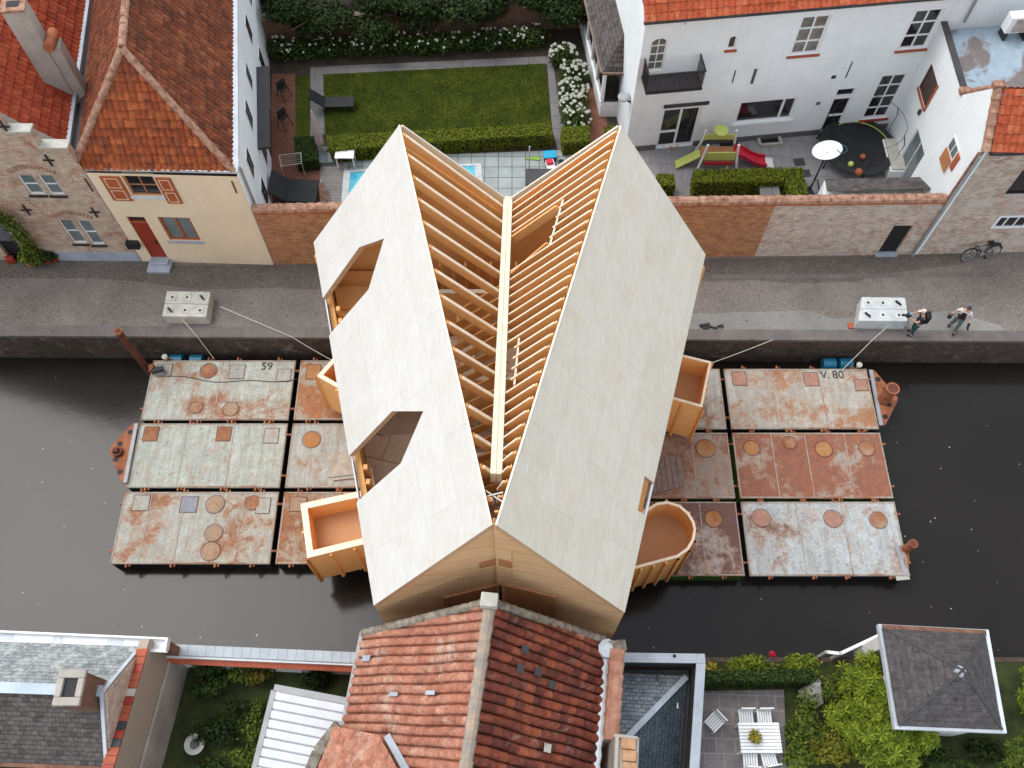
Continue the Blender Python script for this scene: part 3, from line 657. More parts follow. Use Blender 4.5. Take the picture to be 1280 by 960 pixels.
# ropes
def rope(a, b, sag, label, r=.016):
    k = (a.y-quay(a.x).y+.06)/(a.y-b.y); e = a.lerp(b, k); e.z = max(e.z, .03); pts = [a, a.lerp(e,.5), e]+[e.lerp(b, i/6)-V(0,0,sag*4*(i/6)*(1-i/6)) for i in range(1,7)]
    m = MB(); m.tube(pts, r, 6); tag(m.build('mooring_rope', M['rope'], loc=a), label, 'rope', 'ropes mooring the raft')
rope(P(225,396,.45), P(268,449,DECK_Z+.05), .05, 'pale rope from the front of the left concrete blocks down to the raft')
rope(P(275,383,.45), P(418,452,DECK_Z+.3), .05, 'pale rope from the end of the left concrete blocks to the timber house')
rope(P(966,425,.02), P(880,457,DECK_Z+.1), .05, 'pale rope from the quay edge to the square bay on the right wall')
rope(P(1117,401,.5), P(1052,463,DECK_Z+.05), .05, 'pale rope from the right concrete blocks over the blue drums')
a, b = P(210,470,DECK_Z+.03), P(372,474,DECK_Z+.03); m = MB(); m.tube([a.lerp(b,i/14)+V(0,.06*math.sin(i*.9)-.18*math.sin(i/14*3.14),0) for i in range(15)], .014, 6); tag(m.build('cable', M['iron'], loc=a), 'dark thin cable lying across the pontoon numbered 59', 'cable')
# loose planks on the raft
m = MB()
for i in range(6):
    c = P(815+i*7, 590, DECK_Z+.04); m.box(c, (.2, 1.8-.12*i, .05), .05)
tag(m.build('plank_stack', plain('grey_planks',(.25,.19,.16),.8,.3,4), loc=P(830,590,DECK_Z)), 'greyish planks laid on the deck beside the right wall of the timber house', 'planks')
m = MB(); c = P(428,580,DECK_Z+.03); m.box(c, (1.1,1.0,.04), .12); m.box(c+V(.15,-.62,.02), (.9,.07,.08), .1); tag(m.build('wooden_pallet', plain('weathered_board',(.42,.37,.31),.8,.3,4), loc=c), 'weathered board lying on the deck by the left wall of the timber house', 'board')

# a few fallen leaves along the house fronts and the kerb
m = MB(); rnd = random.Random(23)
for _ in range(260):
    x = rnd.uniform(-24, 26); y = rnd.choice([21.6-abs(rnd.gauss(0,.35)), 18.9+abs(rnd.gauss(0,.3)), rnd.uniform(18.9,21.6)])
    r = rnd.uniform(.02,.05); an = rnd.random()*6.28; c = V(x,y,.016+rnd.random()*.01)
    m.add([c+V(r*math.cos(an+k*1.57)*(1 if k%2 else .5), r*math.sin(an+k*1.57), rnd.random()*.012) for k in range(4)], [(0,1,2,3)])
tag(m.build('fallen_leaves', leaves('dry_leaves', [(.10,.06,.025),(.16,.12,.04),(.07,.08,.02)], .1)), 'small dry leaves scattered along the house fronts and the kerb', 'leaves', kind='stuff')
# ================================================================== TIMBER HOUSE ON THE RAFT
ZE, ZR = 6.7, 12.22
A, B, C = P(499,156,ZR), P(392,303,ZE), P(467,757,ZE)
E, F, G = P(776,157,ZR), P(882,318,ZE), P(781,766,ZE)
nL = (B-A).cross(C-A).normalized(); nL = nL if nL.z > 0 else -nL
nR = (F-E).cross(G-E).normalized(); nR = nR if nR.z > 0 else -nR
D = onplane(614.5,656,A,nL); D2 = onplane(620,656,E,nR)
yF = (A.y+E.y)/2
dv = ray(635,252); Vf = CAM + dv*(yF/dv.y); Pn = (D+D2)/2; Pn.z -= .25
root = thing('timber_house', 'unfinished plywood house with twin gables and an open valley of rafters, on the pontoons', 'house', (0,12,DECK_Z))
TH = .17
M['cut_edge'] = plain('cut_edge', (.58,.36,.20), .65, .2, 4, stretch=(1,1,6))
def onL(q): return onplane(*q, A, nL)
def onR(q): return onplane(*q, E, nR)
eL = lambda t: B.lerp(C, t)
def on_eave(q, p0, p1, o, n):
    p = onplane(*q, o, n); d = (p1-p0); t = (p-p0).dot(d)/d.dot(d); return p0+d*t
pl = [A, B, on_eave((404,372),B,C,A,nL), onL((449,309)), onL((480,298)), onL((460.5,362)), onL((417,412)), on_eave((412,419),B,C,A,nL),
      on_eave((436,570),B,C,A,nL), onL((490,514)), onL((529,514)), onL((501,579)), onL((448.5,625)), on_eave((446,628),B,C,A,nL), C, D]
def slab(poly, n, name, mt, label=None):
    bm = bmesh.new(); o0 = ORIG[root]
    top = [bm.verts.new(p-o0) for p in poly]; f = bm.faces.new(top)
    f.normal_update()
    r = bmesh.ops.extrude_face_region(bm, geom=[f]); vs = [g for g in r['geom'] if isinstance(g, bmesh.types.BMVert)]
    for v in vs:
        w_ = v.co+o0; v.co += V(0,0,-TH/n.z) if any((w_-q).length < 1e-3 for q in (A,D,E,D2)) else -n*TH
    bmesh.ops.triangulate(bm, faces=[g for g in bm.faces if len(g.verts) > 4])
    bmesh.ops.recalc_face_normals(bm, faces=bm.faces)
    me = bpy.data.meshes.new(name); bm.to_mesh(me); bm.free(); me.materials.append(mt); me.materials.append(M['cut_edge'])
    for p in me.polygons: p.material_index = 0 if abs(p.normal.dot(n)) > .9 else 1
    ob = bpy.data.objects.new(name, me); COL.objects.link(ob); ob.parent = root; ORIG[ob] = o0
    if label: ob['label'] = label
    return ob
slab(pl, nL, 'roof', M['ply'], 'white plywood roof slope with two house shaped cut outs')
pr = [E, F, on_eave((817,603),F,G,E,nR), onR((806,595)), onR((797,638)), on_eave((808,645),F,G,E,nR), G, D2]
slab(pr, nR, 'roof', M['ply2'], 'grey plywood roof slope with a small notch at the eave')
# edge trims of the slabs (pale cut timber)
for a, b in ((A,D),(D2,E),): m = MB(); m.bar(a+V(0,0,-.02), b+V(0,0,-.02), .045, .05); m.build('ridge_board', M['pale'], root)
m = MB()
for a, b in ((A,Vf),(E,Vf)): m.bar(a+V(0,.02,-.12), b+V(0,.02,-.10), .06, .24)
m.build('barge_board', M['ply2'], root)
# valley beam
vb = lambda s: Vf.lerp(Pn, s)
m = MB(); a, b = vb(-.005), vb(.885); d = (b-a)
for off, w, h, dz in ((-.07,.14,.36,0),(.0705,.14,.36,-.025)): m.bar(a+V(off,0,dz-.02), b+V(off,0,dz-.02), w, h)
m.build('valley_beam', M['pale'], root, bevel=.01)
# rafters
def raf(p, q, w, h, name='rafter', mt=None):
    m = MB(); m.bar(p, q, w, h); return m.build(name, mt or M['pine'], root)
def lit_top_strip(p, q, w, up):  # added pale strip: the sky-lit rafter top put into colour
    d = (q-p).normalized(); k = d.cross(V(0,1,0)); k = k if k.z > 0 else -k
    m = MB(); m.bar(p+k*(up+.012), q+k*(up+.012), w, .024); m.build('batten_or_lit_strip', M['pale'], root)
NL = 15
for i in range(NL):
    s = (i+.35)/NL*.985
    p = A.lerp(D, s); t_ = (p.y-Vf.y)/(Pn.y-Vf.y); q = vb(min(max(t_,0),1)); q = q+V(-.16,0,0)
    p = p+V(.03,0,-.22); q = q+V(0,0,-.16)
    if t_ > .97: continue
    raf(p, q, .105, .23); lit_top_strip(p, q, .085, .115)
    g = MB(); g.hexa(p+V(.02,-.05,.10), (q-p).normalized()*.34, V(0,.10,0), V(0,0,.08)); g.build('packing_block', M['pine'], root)
NR = 33; hole = range(5,9); hole2 = range(18,22)
for i in range(NR):
    s = (i+.4)/NR*.985
    p = E.lerp(D2, s); t_ = (p.y-Vf.y)/(Pn.y-Vf.y)
    if t_ > .97: continue
    q = vb(min(max(t_,0),1))+V(.16,0,-.14); p = p+V(-.03,0,-.2)
    if i in hole: q = p.lerp(q, .44+.05*(i-6.5)/3)
    if i in hole2: q = p.lerp(q, .78)
    raf(p, q, .045, .25); lit_top_strip(p, q, .043, .125)
    g = MB(); g.hexa(p+V(-.04,-.03,.08), (q-p).normalized()*.3, V(0,.06,0), V(0,0,.06)); g.build('packing_block', M['pine'], root)
def rp(i, f):
    s = (i+.4)/NR*.985; p = E.lerp(D2, s); t_ = (p.y-Vf.y)/(Pn.y-Vf.y); q = vb(min(max(t_,0),1))+V(.16,0,-.14); return (p+V(-.03,0,-.2)).lerp(q, f)
for a, b in ((rp(4.2,.43),rp(8.8,.49)), (rp(17.3,.78),rp(21.7,.78))):
    m = MB(); m.bar(a, b, .05, .34); m.build('trimmer_beam', M['pale'], root)
for a, b in ((rp(4.5,.46), rp(4.6,.99)), (rp(8.3,.50), rp(9.2,.97))): m = MB(); m.bar(a, b, .05, .3); m.build('trimmer_beam', M['pine'], root)
# lower frame: rafters of the right slope running on under the left one
for i in range(15):
    s = .30+.042*i; q0 = vb(s)+V(.1,0,-.35); dr = V(E.x-Vf.x, 0, E.z-Vf.z).normalized()
    raf(q0, q0 - dr*(2.3-.05*i) , .045, .28, 'lower_rafter')
m = MB(); m.bar(vb(.28)+V(-1.5,0,-2.5), vb(.95)+V(-.9,0,-2.1), .08, .3); m.build('purlin', M['pine'], root)
# inside: floors, partitions, studs
ins = [B+V(.35,-.2,0), C+V(.25,.5,0), V(Pn.x,Pn.y+.5,0), G+V(-.25,.5,0), F+V(-.35,-.2,0)]
m = MB(); m.prism([V(p.x,p.y,4.05) for p in ins], V(0,0,-.2)); m.build('floor', M['ply_floor'], root)
xl = lambda y: B.x+(y-B.y)/(C.y-B.y)*(C.x-B.x); xr = lambda y: F.x+(y-F.y)/(G.y-F.y)*(G.x-F.x)
for y, z1, x0, x1 in ((15.6,7.4,-3.2,-.6),(13.0,6.4,-2.6,4.0),(10.2,6.8,-2.2,.4)):
    a = (x0 if x0 is not None else xl(y)+.3); b = (x1 if x1 is not None else xr(y)-.3)
    m = MB(); m.box(((a+b)/2, y, (z1+4.05)/2), (b-a, .12, z1-4.05)); m.build('partition', M['pine'], root)
    m = MB(); m.box(((a+b)/2, y, z1+.03), (b-a, .14, .05)); m.build('top_plate', M['pale'], root)
m = MB()
for k in range(14):
    x = -2.8+.42*k
    if x < 2.6: m.box((x, 16.9, 5.6), (.07,.18,3.0))
m.build('stud_row', M['pine'], root)
m = MB(); m.box((-2.2,14.4,5.2), (1.9,1.6,.16)); m.build('loft_floor', M['ply_floor'], root)
m = MB(); m.prism([V(xl(y)+.35,y,5.0) for y in (6.9,11.6)]+[V(x,y,5.6) for x,y in ((-1.2,11.6),(-1.0,7.2))], V(0,0,-.14)); m.build('loft_floor', M['ply_floor'], root)
m = MB(); m.prism([V(xl(y)+.35,y,5.7) for y in (13.4,17.6)]+[V(x,y,5.7) for x,y in ((-3.4,17.6),(-3.0,13.4))], V(0,0,-.14)); m.build('loft_floor', M['pine'], root)
for y in (14.0,15.0,16.0,17.0): m = MB(); m.bar(V(xl(y)+.5,y,5.78), V(-3.3,y,5.78), .07, .14); m.build('joist', M['pine'], root)
# outer walls
def wallprism(p, q, z0, name, mt, th, nrm, top=None):
    m = MB(); t0, t1 = top if top else (p.z, q.z)
    m.prism([V(p.x,p.y,z0), V(q.x,q.y,z0), V(q.x,q.y,t1), V(p.x,p.y,t0)], Vector(nrm)*th); return m.build(name, mt, root)
iw = .10
wallprism(B+V(iw,-.02,-.32), C+V(iw,.22,-.32), DECK_Z+.05, 'wall', M['pine'], .18, V(1,.2,0))
wallprism(F+V(-iw,-.02,-.32), G+V(-iw,.22,-.32), DECK_Z+.05, 'wall', M['pine'], .18, V(-1,.2,0))
for a, b, f in ((C, D, V(0,1,0)), (G, D2, V(0,1,0))):
    wallprism(a+V(.0,.03,-.03), V(Pn.x, b.y+.03, b.z-.05), DECK_Z+.05, 'facade', M['facade'], .16, f)
for a, b in ((B,A),(Vf,A),(Vf,E),(F,E)):
    wallprism(V(a.x, a.y-.25, a.z-.35), V(b.x, b.y-.25, b.z-.35), 3.85, 'gable_wall', M['pine'], .14, V(0,-1,0))
for a, b in ((B,Vf),(Vf,F)):
    wallprism(V(a.x, a.y-.25, 3.85), V(b.x, b.y-.25, 3.85), DECK_Z+.05, 'wall', M['pine'], .14, V(0,-1,0))
# facade details
fl = (D-C).cross(V(0,0,1)).normalized(); fl = fl if fl.y < 0 else -fl
fr = (D2-G).cross(V(0,0,1)).normalized(); fr = fr if fr.y < 0 else -fr
def plate(pix, o, n, th, name, mt, ins=0):
    pts = [onplane(*q, o+n*.01, n) for q in pix]; m = MB(); m.prism(pts, n*th); return m.build(name, mt, root)
oL, oR = C+V(0,.03,0), G+V(0,.03,0)
plate([(599.2,703.3),(618,697.8),(618.3,705.6),(599.5,709.5)], oL, fl, .03, 'slot_shade_plate', M['brown_panel'])  # proud brown plates painted like the shade inside recessed slots
plate([(623.3,697.8),(640,702.5),(640,709.5),(623.8,705.6)], oR, fr, .03, 'slot_shade_plate', M['brown_panel'])
plate([(553.5,746),(621,729.5),(624,765),(563,790)], oL, fl, .05, 'shutter_panel', M['brown_panel'])
plate([(631,729.5),(696,745),(693,800),(632,765)], oR, fr, .05, 'shutter_panel', M['brown_panel'])
plate([(622.5,728),(629.5,728),(632,770),(625.5,770)], oL, fl, .10, 'post', M['rust_dark'])
plate([(476,757.8),(584,715.8),(584.3,718.6),(477,760.8)], oL, fl, .012, 'ledge', M['facade'])
plate([(584,716),(620,706.5),(620.2,708),(584.2,717.6)], oL, fl, .010, 'ledge', M['facade'])
# glazing at the eave of the two cut outs and the notch
for q0, q1 in (((404,372),(412,419)), ((436,570),(446,628))):
    a, b = on_eave(q0,B,C,A,nL), on_eave(q1,B,C,A,nL); m = MB()
    m.prism([a+V(.05,0,-.55), b+V(.05,0,-.55), b+V(.05,0,-.05), a+V(.05,0,-.05)], V(.04,0,0)); m.build('window_pane', M['zinc_pale'], root)
    for t_ in (.18,.5,.82):
        c = a.lerp(b, t_); g = MB(); g.bar(c+V(.5,0,-2.4), c+V(.42,0,-.2), .16, .12); g.build('stud', M['pine'], root)
    g = MB(); g.bar(a+V(.5,0,-1.0), b+V(.5,0,-1.0), .1, .14); g.build('rail', M['pale'], root)
a, b = on_eave((817,603),F,G,E,nR), on_eave((808,645),F,G,E,nR); m = MB(); m.prism([a+V(-.0,0,-.4), b+V(-.0,0,-.4), b+V(-.0,0,-.02), a+V(-.0,0,-.02)], V(-.07,0,0)); m.build('window_pane', M['zinc_pale'], root)
m = MB(); m.prism([V(-2.75,17.6,DECK_Z), V(2.6,17.6,DECK_Z), V(3.1,6.3,DECK_Z), V(-3.4,6.3,DECK_Z)], V(0,0,-1.3)); m.build('base_raft', M['rust_dark'], root)
# bays hanging on the walls
def bay(rim, zr, zf, zb, ext, th, label, name='bay', rnd=False, post=True):
    pts = [P(*q, zr) for q in rim]; c0 = sum(pts, V(0,0,0))/len(pts); n = len(pts)
    d0 = (pts[0]-pts[1]).normalized(); d1 = (pts[-1]-pts[-2]).normalized()
    pts[0] = pts[0]+d0*ext; pts[-1] = pts[-1]+d1*ext
    inner = []
    for i in range(n):                                  # inset outline
        if i == 0: e = (pts[1]-pts[0]).normalized(); off = V(-e.y, e.x, 0)
        elif i == n-1: e = (pts[-1]-pts[-2]).normalized(); off = V(-e.y, e.x, 0)
        else:
            e0, e1 = (pts[i]-pts[i-1]).normalized(), (pts[i+1]-pts[i]).normalized(); a0, a1 = V(-e0.y,e0.x,0), V(-e1.y,e1.x,0)
            off = (a0+a1); off = off/max(.35,(off.length_squared/2))
        inner.append(off)
    cen = sum(pts, V(0,0,0))/n
    sg = 1 if sum(((cen-pts[i]).dot(inner[i]) for i in range(n))) > 0 else -1
    inner = [pts[i]+inner[i]*th*sg for i in range(n)]
    dn = lambda p, z: V(p.x, p.y, z)
    b = MB()
    for i in range(n-1):
        b.add([dn(pts[i],zr-.04), dn(pts[i+1],zr-.04), dn(pts[i+1],zb), dn(pts[i],zb), dn(inner[i],zr-.04), dn(inner[i+1],zr-.04), dn(inner[i+1],zb), dn(inner[i],zb)],
              [(0,1,2,3),(7,6,5,4),(3,2,6,7),(0,4,5,1)])
    by = b.build('bay', M['pine'], root, None); by['label'] = label
    r = MB()
    for i in range(n-1):
        r.add([dn(pts[i],zr), dn(pts[i+1],zr), dn(inner[i+1],zr), dn(inner[i],zr), dn(pts[i],zr-.04), dn(pts[i+1],zr-.04), dn(inner[i+1],zr-.04), dn(inner[i],zr-.04)],
              [(0,1,2,3),(7,6,5,4),(0,4,5,1),(3,2,6,7)])
    r.build('rim', M['pale'], by)
    f = MB(); f.prism([dn(p,zf) for p in inner], V(0,0,-.08)); f.build('bay_floor', M['bay_ply'], by)
    for i in range(n-1):
        L = (pts[i+1]-pts[i]).length; k = max(1, int(L/(.75 if not rnd else .42)))
        for j in range(k+1):
            p = pts[i].lerp(pts[i+1], j/k); q = inner[i].lerp(inner[i+1], j/k); o = (p-q).normalized()
            e = (pts[i+1]-pts[i]).normalized()
            s = MB(); s.hexa(dn(p, zb-.18)-e*.04, e*.08, o*.09, V(0,0,zr-.12-zb+.18)); s.build('batten_or_lit_strip', M['pine'], by)
    return by
bay([(441,615.5),(375.5,629.7),(384,697.5),(451,681)], 1.9, .85, -.75, 2.2, .22, 'square bay with thick pale rim on the left wall')
bay([(415,449),(396,470),(419.5,483.5)], 1.9, .85, -.75, 2.0, .16, 'triangular bay on the left wall')
bay([(853,443),(889.5,452),(878,509),(842,499)], 1.9, .75, -.85, 2.0, .09, 'square bay on the right wall')
bay([(809,635.5),(820,628.5),(834,626.2),(850,631),(861,640.5),(868,651.5),(870.3,662),(868,675),(861,687),(848,696.4),(795,710.6)], 1.9, .75, -.85, 2.0, .09, 'rounded bay on the right wall', rnd=True)
# guy wires at the near apex
m = MB(); a = D+V(-.15,.7,-.1); b = D2+V(.15,.7,-.1); m.tube([a, b+V(0,.1,0)], .02, 6); m.tube([a+V(0,.15,0), b+V(0,-.1,-.1)], .02, 6); m.build('strap', M['rope'], root)
M['brown_dark'] = plain('dark_brown_paint', (.085,.055,.045), .5, .2, 3)
# ================================================================== YELLOW HOUSE (hip roof)
fa, fb = P(178,326.5), P(342,331)
YW = Wall(fa, fb, (0,-1,0)); Lw = YW.len
ZEY = 5.62
root = thing('cream_house', 'cream rendered house with red door, shutters and a hipped brown red tile roof', 'house', (fa+fb)/2)
o_up = YW.quad((151.8,219.5),(191,220.5),(203.7,245),(166,245)); o_dr = YW.quad((156,271),(179,271),(209,319),(189,319)); o_lo = YW.quad((197,271.5),(236.5,272),(251.5,301),(212,301))
o_dr = (o_dr[0], o_dr[1], .26, o_dr[3])
m = MB(); YW.mesh(m, 0, Lw, 0, ZEY, (o_up, o_dr, o_lo)); 
back = V(-.145,1,0).normalized()
for a in (fa, fb): m.poly([a, a+back*16, a+back*16+V(0,0,ZEY), a+V(0,0,ZEY)])
wy = m.build('wall', M['cream'], root)
SW = Wall(fb, fb+back*16, (1,0,0))
ops = [SW.quad(*q) for q in (((317,66),(322,72),(326,100),(321,93)),((318,118),(322,124),(326,148),(322,142)),((304,168),(308,176),(312,196),(308,190)))]
m = MB(); SW.hbox(m, .02, 16, 0, ZEY-.02, .002, .02); m.build('side_wall', M['white_wall'], root)
for s0, z0, w, h in ((2.2,.9,.9,1.3),(4.6,.9,.9,1.3),(1.8,3.3,.8,1.2),(4.3,3.4,.8,1.2),(6.6,3.4,.7,1.1),(9.5,3.3,.8,1.2),(12,3.3,.8,1.2),(10,.9,.9,1.3)):
    m = MB(); SW.hbox(m, s0, s0+w, z0, z0+h, .021, .05); f = m.build('window', M['white'], root)
    m = MB(); SW.hbox(m, s0+.06, s0+w/2-.02, z0+.06, z0+h-.06, .051, .056); SW.hbox(m, s0+w/2+.02, s0+w-.06, z0+.06, z0+h-.06, .051, .056); m.build('pane', M['glass'], f)
m = MB(); SW.hbox(m, 4.2, 9.0, 2.45, 2.6, .03, .55); m.build('canopy', M['lead'], root)
m = MB(); SW.hbox(m, 6.0, 8.8, .05, 2.35, .022, .06); m.build('garden_door', M['glass'], root)
m = MB(); m.tube([SW.pt(.5,0,.09), SW.pt(.5,ZEY-.1,.09)], .05, 8); m.build('drain_pipe', M['steel'], root)
window(root, YW, o_up, 2, 2, M['brown_panel'], M['glass'], sill=M['zinc_pale'])
window(root, YW, o_lo, 2, 1, M['shutter'], M['glass_grey'], fw=.09, bw=.09, sill=M['plinth_blue'])
s0, s1, z0, z1 = o_dr; m = MB(); YW.hbox(m, s0+.04, s1-.04, z0, z1-.42, -.12, -.06)
for j in range(5): YW.hbox(m, s0+.10+j*(s1-s0-.2)/5, s0+.10+(j+.8)*(s1-s0-.2)/5, z0+.12, z1-.55, -.06, -.045)
dr = m.build('door', M['red'], root); m = MB(); YW.hbox(m, s1-.16, s1-.12, z0+1.0, z0+1.2, -.06, .0); m.build('handle', M['iron'], dr)
m = MB(); YW.hbox(m, s0, s0+.04, z0, z1, -.14, -.03); YW.hbox(m, s1-.04, s1, z0, z1, -.14, -.03); YW.hbox(m, s0+.04, s1-.04, z1-.42, z1-.36, -.14, -.03); YW.hbox(m, s0+.04, s1-.04, z1-.05, z1, -.14, -.03); m.build('door_frame', M['shutter'], root)
m = MB(); YW.hbox(m, s0+.04, s1-.04, z1-.36, z1-.05, -.14, -.11); m.build('transom_pane', M['glass'], root)
m = MB(); YW.hbox(m, s0-.12, s1+.12, 0, .15, .0, .62); YW.hbox(m, s0-.02, s1+.02, .15, .27, -.1, .3); m.build('doorstep', M['plinth_blue'], root, bevel=.015)
for q in (((122,219.5),(150,220),(165.5,250),(144.5,250)), ((193.5,221),(210.5,222),(231,253.5),(210.5,253.5))):
    o = YW.quad(*q); m = MB(); YW.hbox(m, o[0], o[1], o[2], o[3], .01, .05); sh = m.build('shutter', M['shutter'], root)
    m = MB(); w = o[1]-o[0]; h = o[3]-o[2]
    for j in range(2):
        a0, a1, b0, b1 = o[0]+w*.16, o[1]-w*.16, o[2]+h*(.06+.48*j), o[2]+h*(.44+.49*j)
        for c in ((a0,a1,b0,b0+.03),(a0,a1,b1-.03,b1),(a0,a0+.03,b0+.03,b1-.03),(a1-.03,a1,b0+.03,b1-.03)): YW.hbox(m, *c, .0505, .056)
    m.build('panel_moulding', M['cream'], sh)
o = YW.quad((158.5,300),(170,300),(172.5,306.5),(161,306.5)); m = MB(); YW.hbox(m, o[0], o[1]+.1, o[2], o[3], .0, .22); m.build('letter_box', M['black'], root)
for q in ((105,223,117,239),(288.5,226,297,241)):
    a, b = YW.px(q[0],q[1]), YW.px(q[2],q[3]); m = MB(); YW.hbox(m, (a[0]+b[0])/2-.025, (a[0]+b[0])/2+.025, b[1], a[1], 0, .03); m.build('wall_anchor', M['rust_dark'], root)
# roof
apx = P(153,62,9.62); hl, hr = P(93,211.5,ZEY+.05), P(291,214,ZEY+.05)
bl, br, ap2 = hl+back*15, hr+back*15, apx+back*14
ov = (hr-hl).normalized()
tile_roof([hl,hr,apx], hl, hr, .235, .33, .045, .05, 'roof_hip', M['tile_hip'], root, jit=.014)
tile_roof([hr,br,ap2,apx], br, hr, .235, .33, .045, .03, 'roof', M['tile_brown'], root)
tile_roof([bl,hl,apx,ap2], bl, hl, .235, .33, .045, .03, 'roof', M['tile_brown'], root)
for p, q, mt in ((apx+V(0,0,.07),ap2+V(0,0,.07),M['coping']),(apx+V(0,0,.06),hr+V(0,0,.1),M['coping']),(apx+V(0,0,.06),hl+V(0,0,.1),M['coping'])): ridge(p, q, .13, .36, 'ridge_tiles', mt, root)
g0, g1, g2 = P(88,213,ZEY), P(297.5,217.5,ZEY), P(297.5,217.5,ZEY)+back*16
m = MB(); m.prism([g0+V(0,.35,0), g1+V(0,.35,0), g1, g0], V(0,0,.12)); 
m.prism([g1+V(-.32,0.35,0), g2+V(-.32,0,0), g2, g1+V(0,.35,0)], V(0,0,.118)); m.build('gutter', M['zinc_pale'], root, bevel=.01)
m = MB(); m.prism([g0+V(.1,.33,.125), g1+V(-.3,.33,.125), g1+V(-.3,.12,.125), g0+V(.1,.12,.125)], V(0,0,.006)); m.build('gutter_channel', M['black'], root)
m = MB(); m.bar(hl+V(-.1,0,.08), bl+V(-.1,0,.08), .35, .08); m.build('valley_gutter', M['lead'], root)
# ================================================================== BRICK HOUSE WITH STEPPED GABLE (far left)
ga, gb = P(-330,322), P(177,326)
GW = Wall(ga, gb, (0,-1,0)); Lg = GW.len
root = thing('stepped_gable_house', 'pinkish brick house with a stepped gable, red tile roof and ivy round a dark door', 'house', (ga+gb)/2)
qs = [((18,219),(40,219),(57,243.5),(40,243.5)),((46,219),(64.5,219),(82,244),(64,244)),((68,275),(87,275),(111,304.4),(95.5,304.4)),((93,276),(109.5,276),(133,306),(117.5,306))]
ops = [GW.quad(*q) for q in qs]; door = GW.quad((-18,279),(8,279),(34,326),(8,326)); door = (door[0], door[1], 0, door[3])
ztop = 6.1; m = MB(); GW.mesh(m, 0, Lg-.02, 0, ztop, ops+[door], .18)
c3 = GW.px(56,175); sx = c3[0]; stepw, steph = .80, .78; zz = ztop; s = Lg-.02
steps = []
s_hi, k = sx, 0
m2 = MB()
bs = [(GW.px(60,172)[0], GW.px(60,172)[1])]
s_edge = Lg-.1
while zz < 12.5 and s_edge > 3:
    s_l = s_edge-(.95 if k == 0 else stepw); 
    zz2 = zz+steph
    steps.append((s_l, s_edge, zz2)); s_edge = s_l; zz = zz2; k += 1
mid = s_edge
for (a, b, z) in steps:
    GW.hbox(m, a, b, ztop, z, -.3, 0) if a == steps[-1][0] else GW.hbox(m, a, b, ztop, z, -.3, 0)
    GW.hbox(m, 2*mid-b, 2*mid-a, ztop, z, -.3, 0)
m.poly([GW.pt(0,0,-.0), GW.pt(0,ztop), GW.pt(0,ztop,-12), GW.pt(0,0,-12)])
m.build('wall', M['brick_pink'], root)
m = MB()
for (a, b, z) in steps: GW.hbox(m, a-.04, b+.05, z, z+.10, -.36, .05); GW.hbox(m, 2*mid-b-.05, 2*mid-a+.04, z, z+.10, -.36, .05)
m.build('coping_stones', M['concrete'], root, bevel=.02)
for o in ops:
    window(root, GW, o, 1, 2, M['white'], M['glass_grey'], rev=.12, fw=.05, bw=.04)
    m = MB(); GW.hbox(m, o[0]-.06, o[1]+.06, o[2]-.09, o[2]-.003, -.1, .07); m.build('sill', M['iron'], root)
for i in (0,2):
    a0, a1, zt = ops[i][0]-.25, ops[i+1][1]+.25, ops[i][3]+.1; n = 15; m = MB()
    for k in range(n):
        t_ = (k+.5)/n; c = GW.pt(a0+(a1-a0)*t_, zt+.34*math.sin(math.pi*t_)+.05, .0); ang = (t_-.5)*1.0
        ax = GW.d*math.cos(ang)-V(0,0,1)*math.sin(ang); az = V(0,0,1)*math.cos(ang)+GW.d*math.sin(ang)
        m.hexa(c-ax*.035-az*.11, ax*.07, az*.22, GW.n*.02)
    m.build('brick_arch', M['coping'], root)
for q in ((5,158),(61,200),(33,262),(118,265)):
    s_, z_ = GW.px(*q); m = MB(); GW.hbox(m, s_-.035, s_+.035, z_-.3, z_+.3, .0, .04); GW.hbox(m, s_-.2, s_-.036, z_-.03, z_+.04, .0, .038); GW.hbox(m, s_+.036, s_+.2, z_-.03, z_+.04, .0, .038); m.build('wall_anchor', M['iron'], root)
m = MB(); GW.hbox(m, GW.px(66,312)[0], Lg-.02, .01, .62, .0, .03); m.build('plinth', M['plinth_blue'], root)
s0, s1, z0, z1 = door; m = MB(); GW.hbox(m, s0, s1, z0, z1, -.2, -.14); dd = m.build('door', M['black'], root)
m = MB()
for j in range(6): GW.hbox(m, s0+.1+j*(s1-s0-.2)/6, s0+.14+j*(s1-s0-.2)/6, 1.2, z1-.1, -.138, -.10)
m.build('door_bars', M['steel'], dd)
# red roof
zr_ = 6.2; ea, eb = P(82,184,zr_), P(107,6,zr_); du = (eb-ea).normalized(); ea = ea+du*.1; eb = ea+du*12
mp_ = GW.pt(mid, 0); rz = zr_+(ea.x-mp_.x)*1.0
ra = V(mp_.x, ea.y+.0, rz); rb = ra+du*12
tile_roof([ea,eb,rb,ra], eb, ea, .24, .34, .04, .03, 'roof', M['tile_red'], root)
m = MB(); m.hexa(ea+V(.02,-.1,-.06), du*12, V(.15,0,0), V(0,0,.12)); m.build('gutter', M['zinc'], root)
m = MB(); m.hexa(ea+V(.24,-.1,-.25), du*12, V(.3,0,0), V(0,0,.08)); m.build('valley_gutter', M['lead'], root)
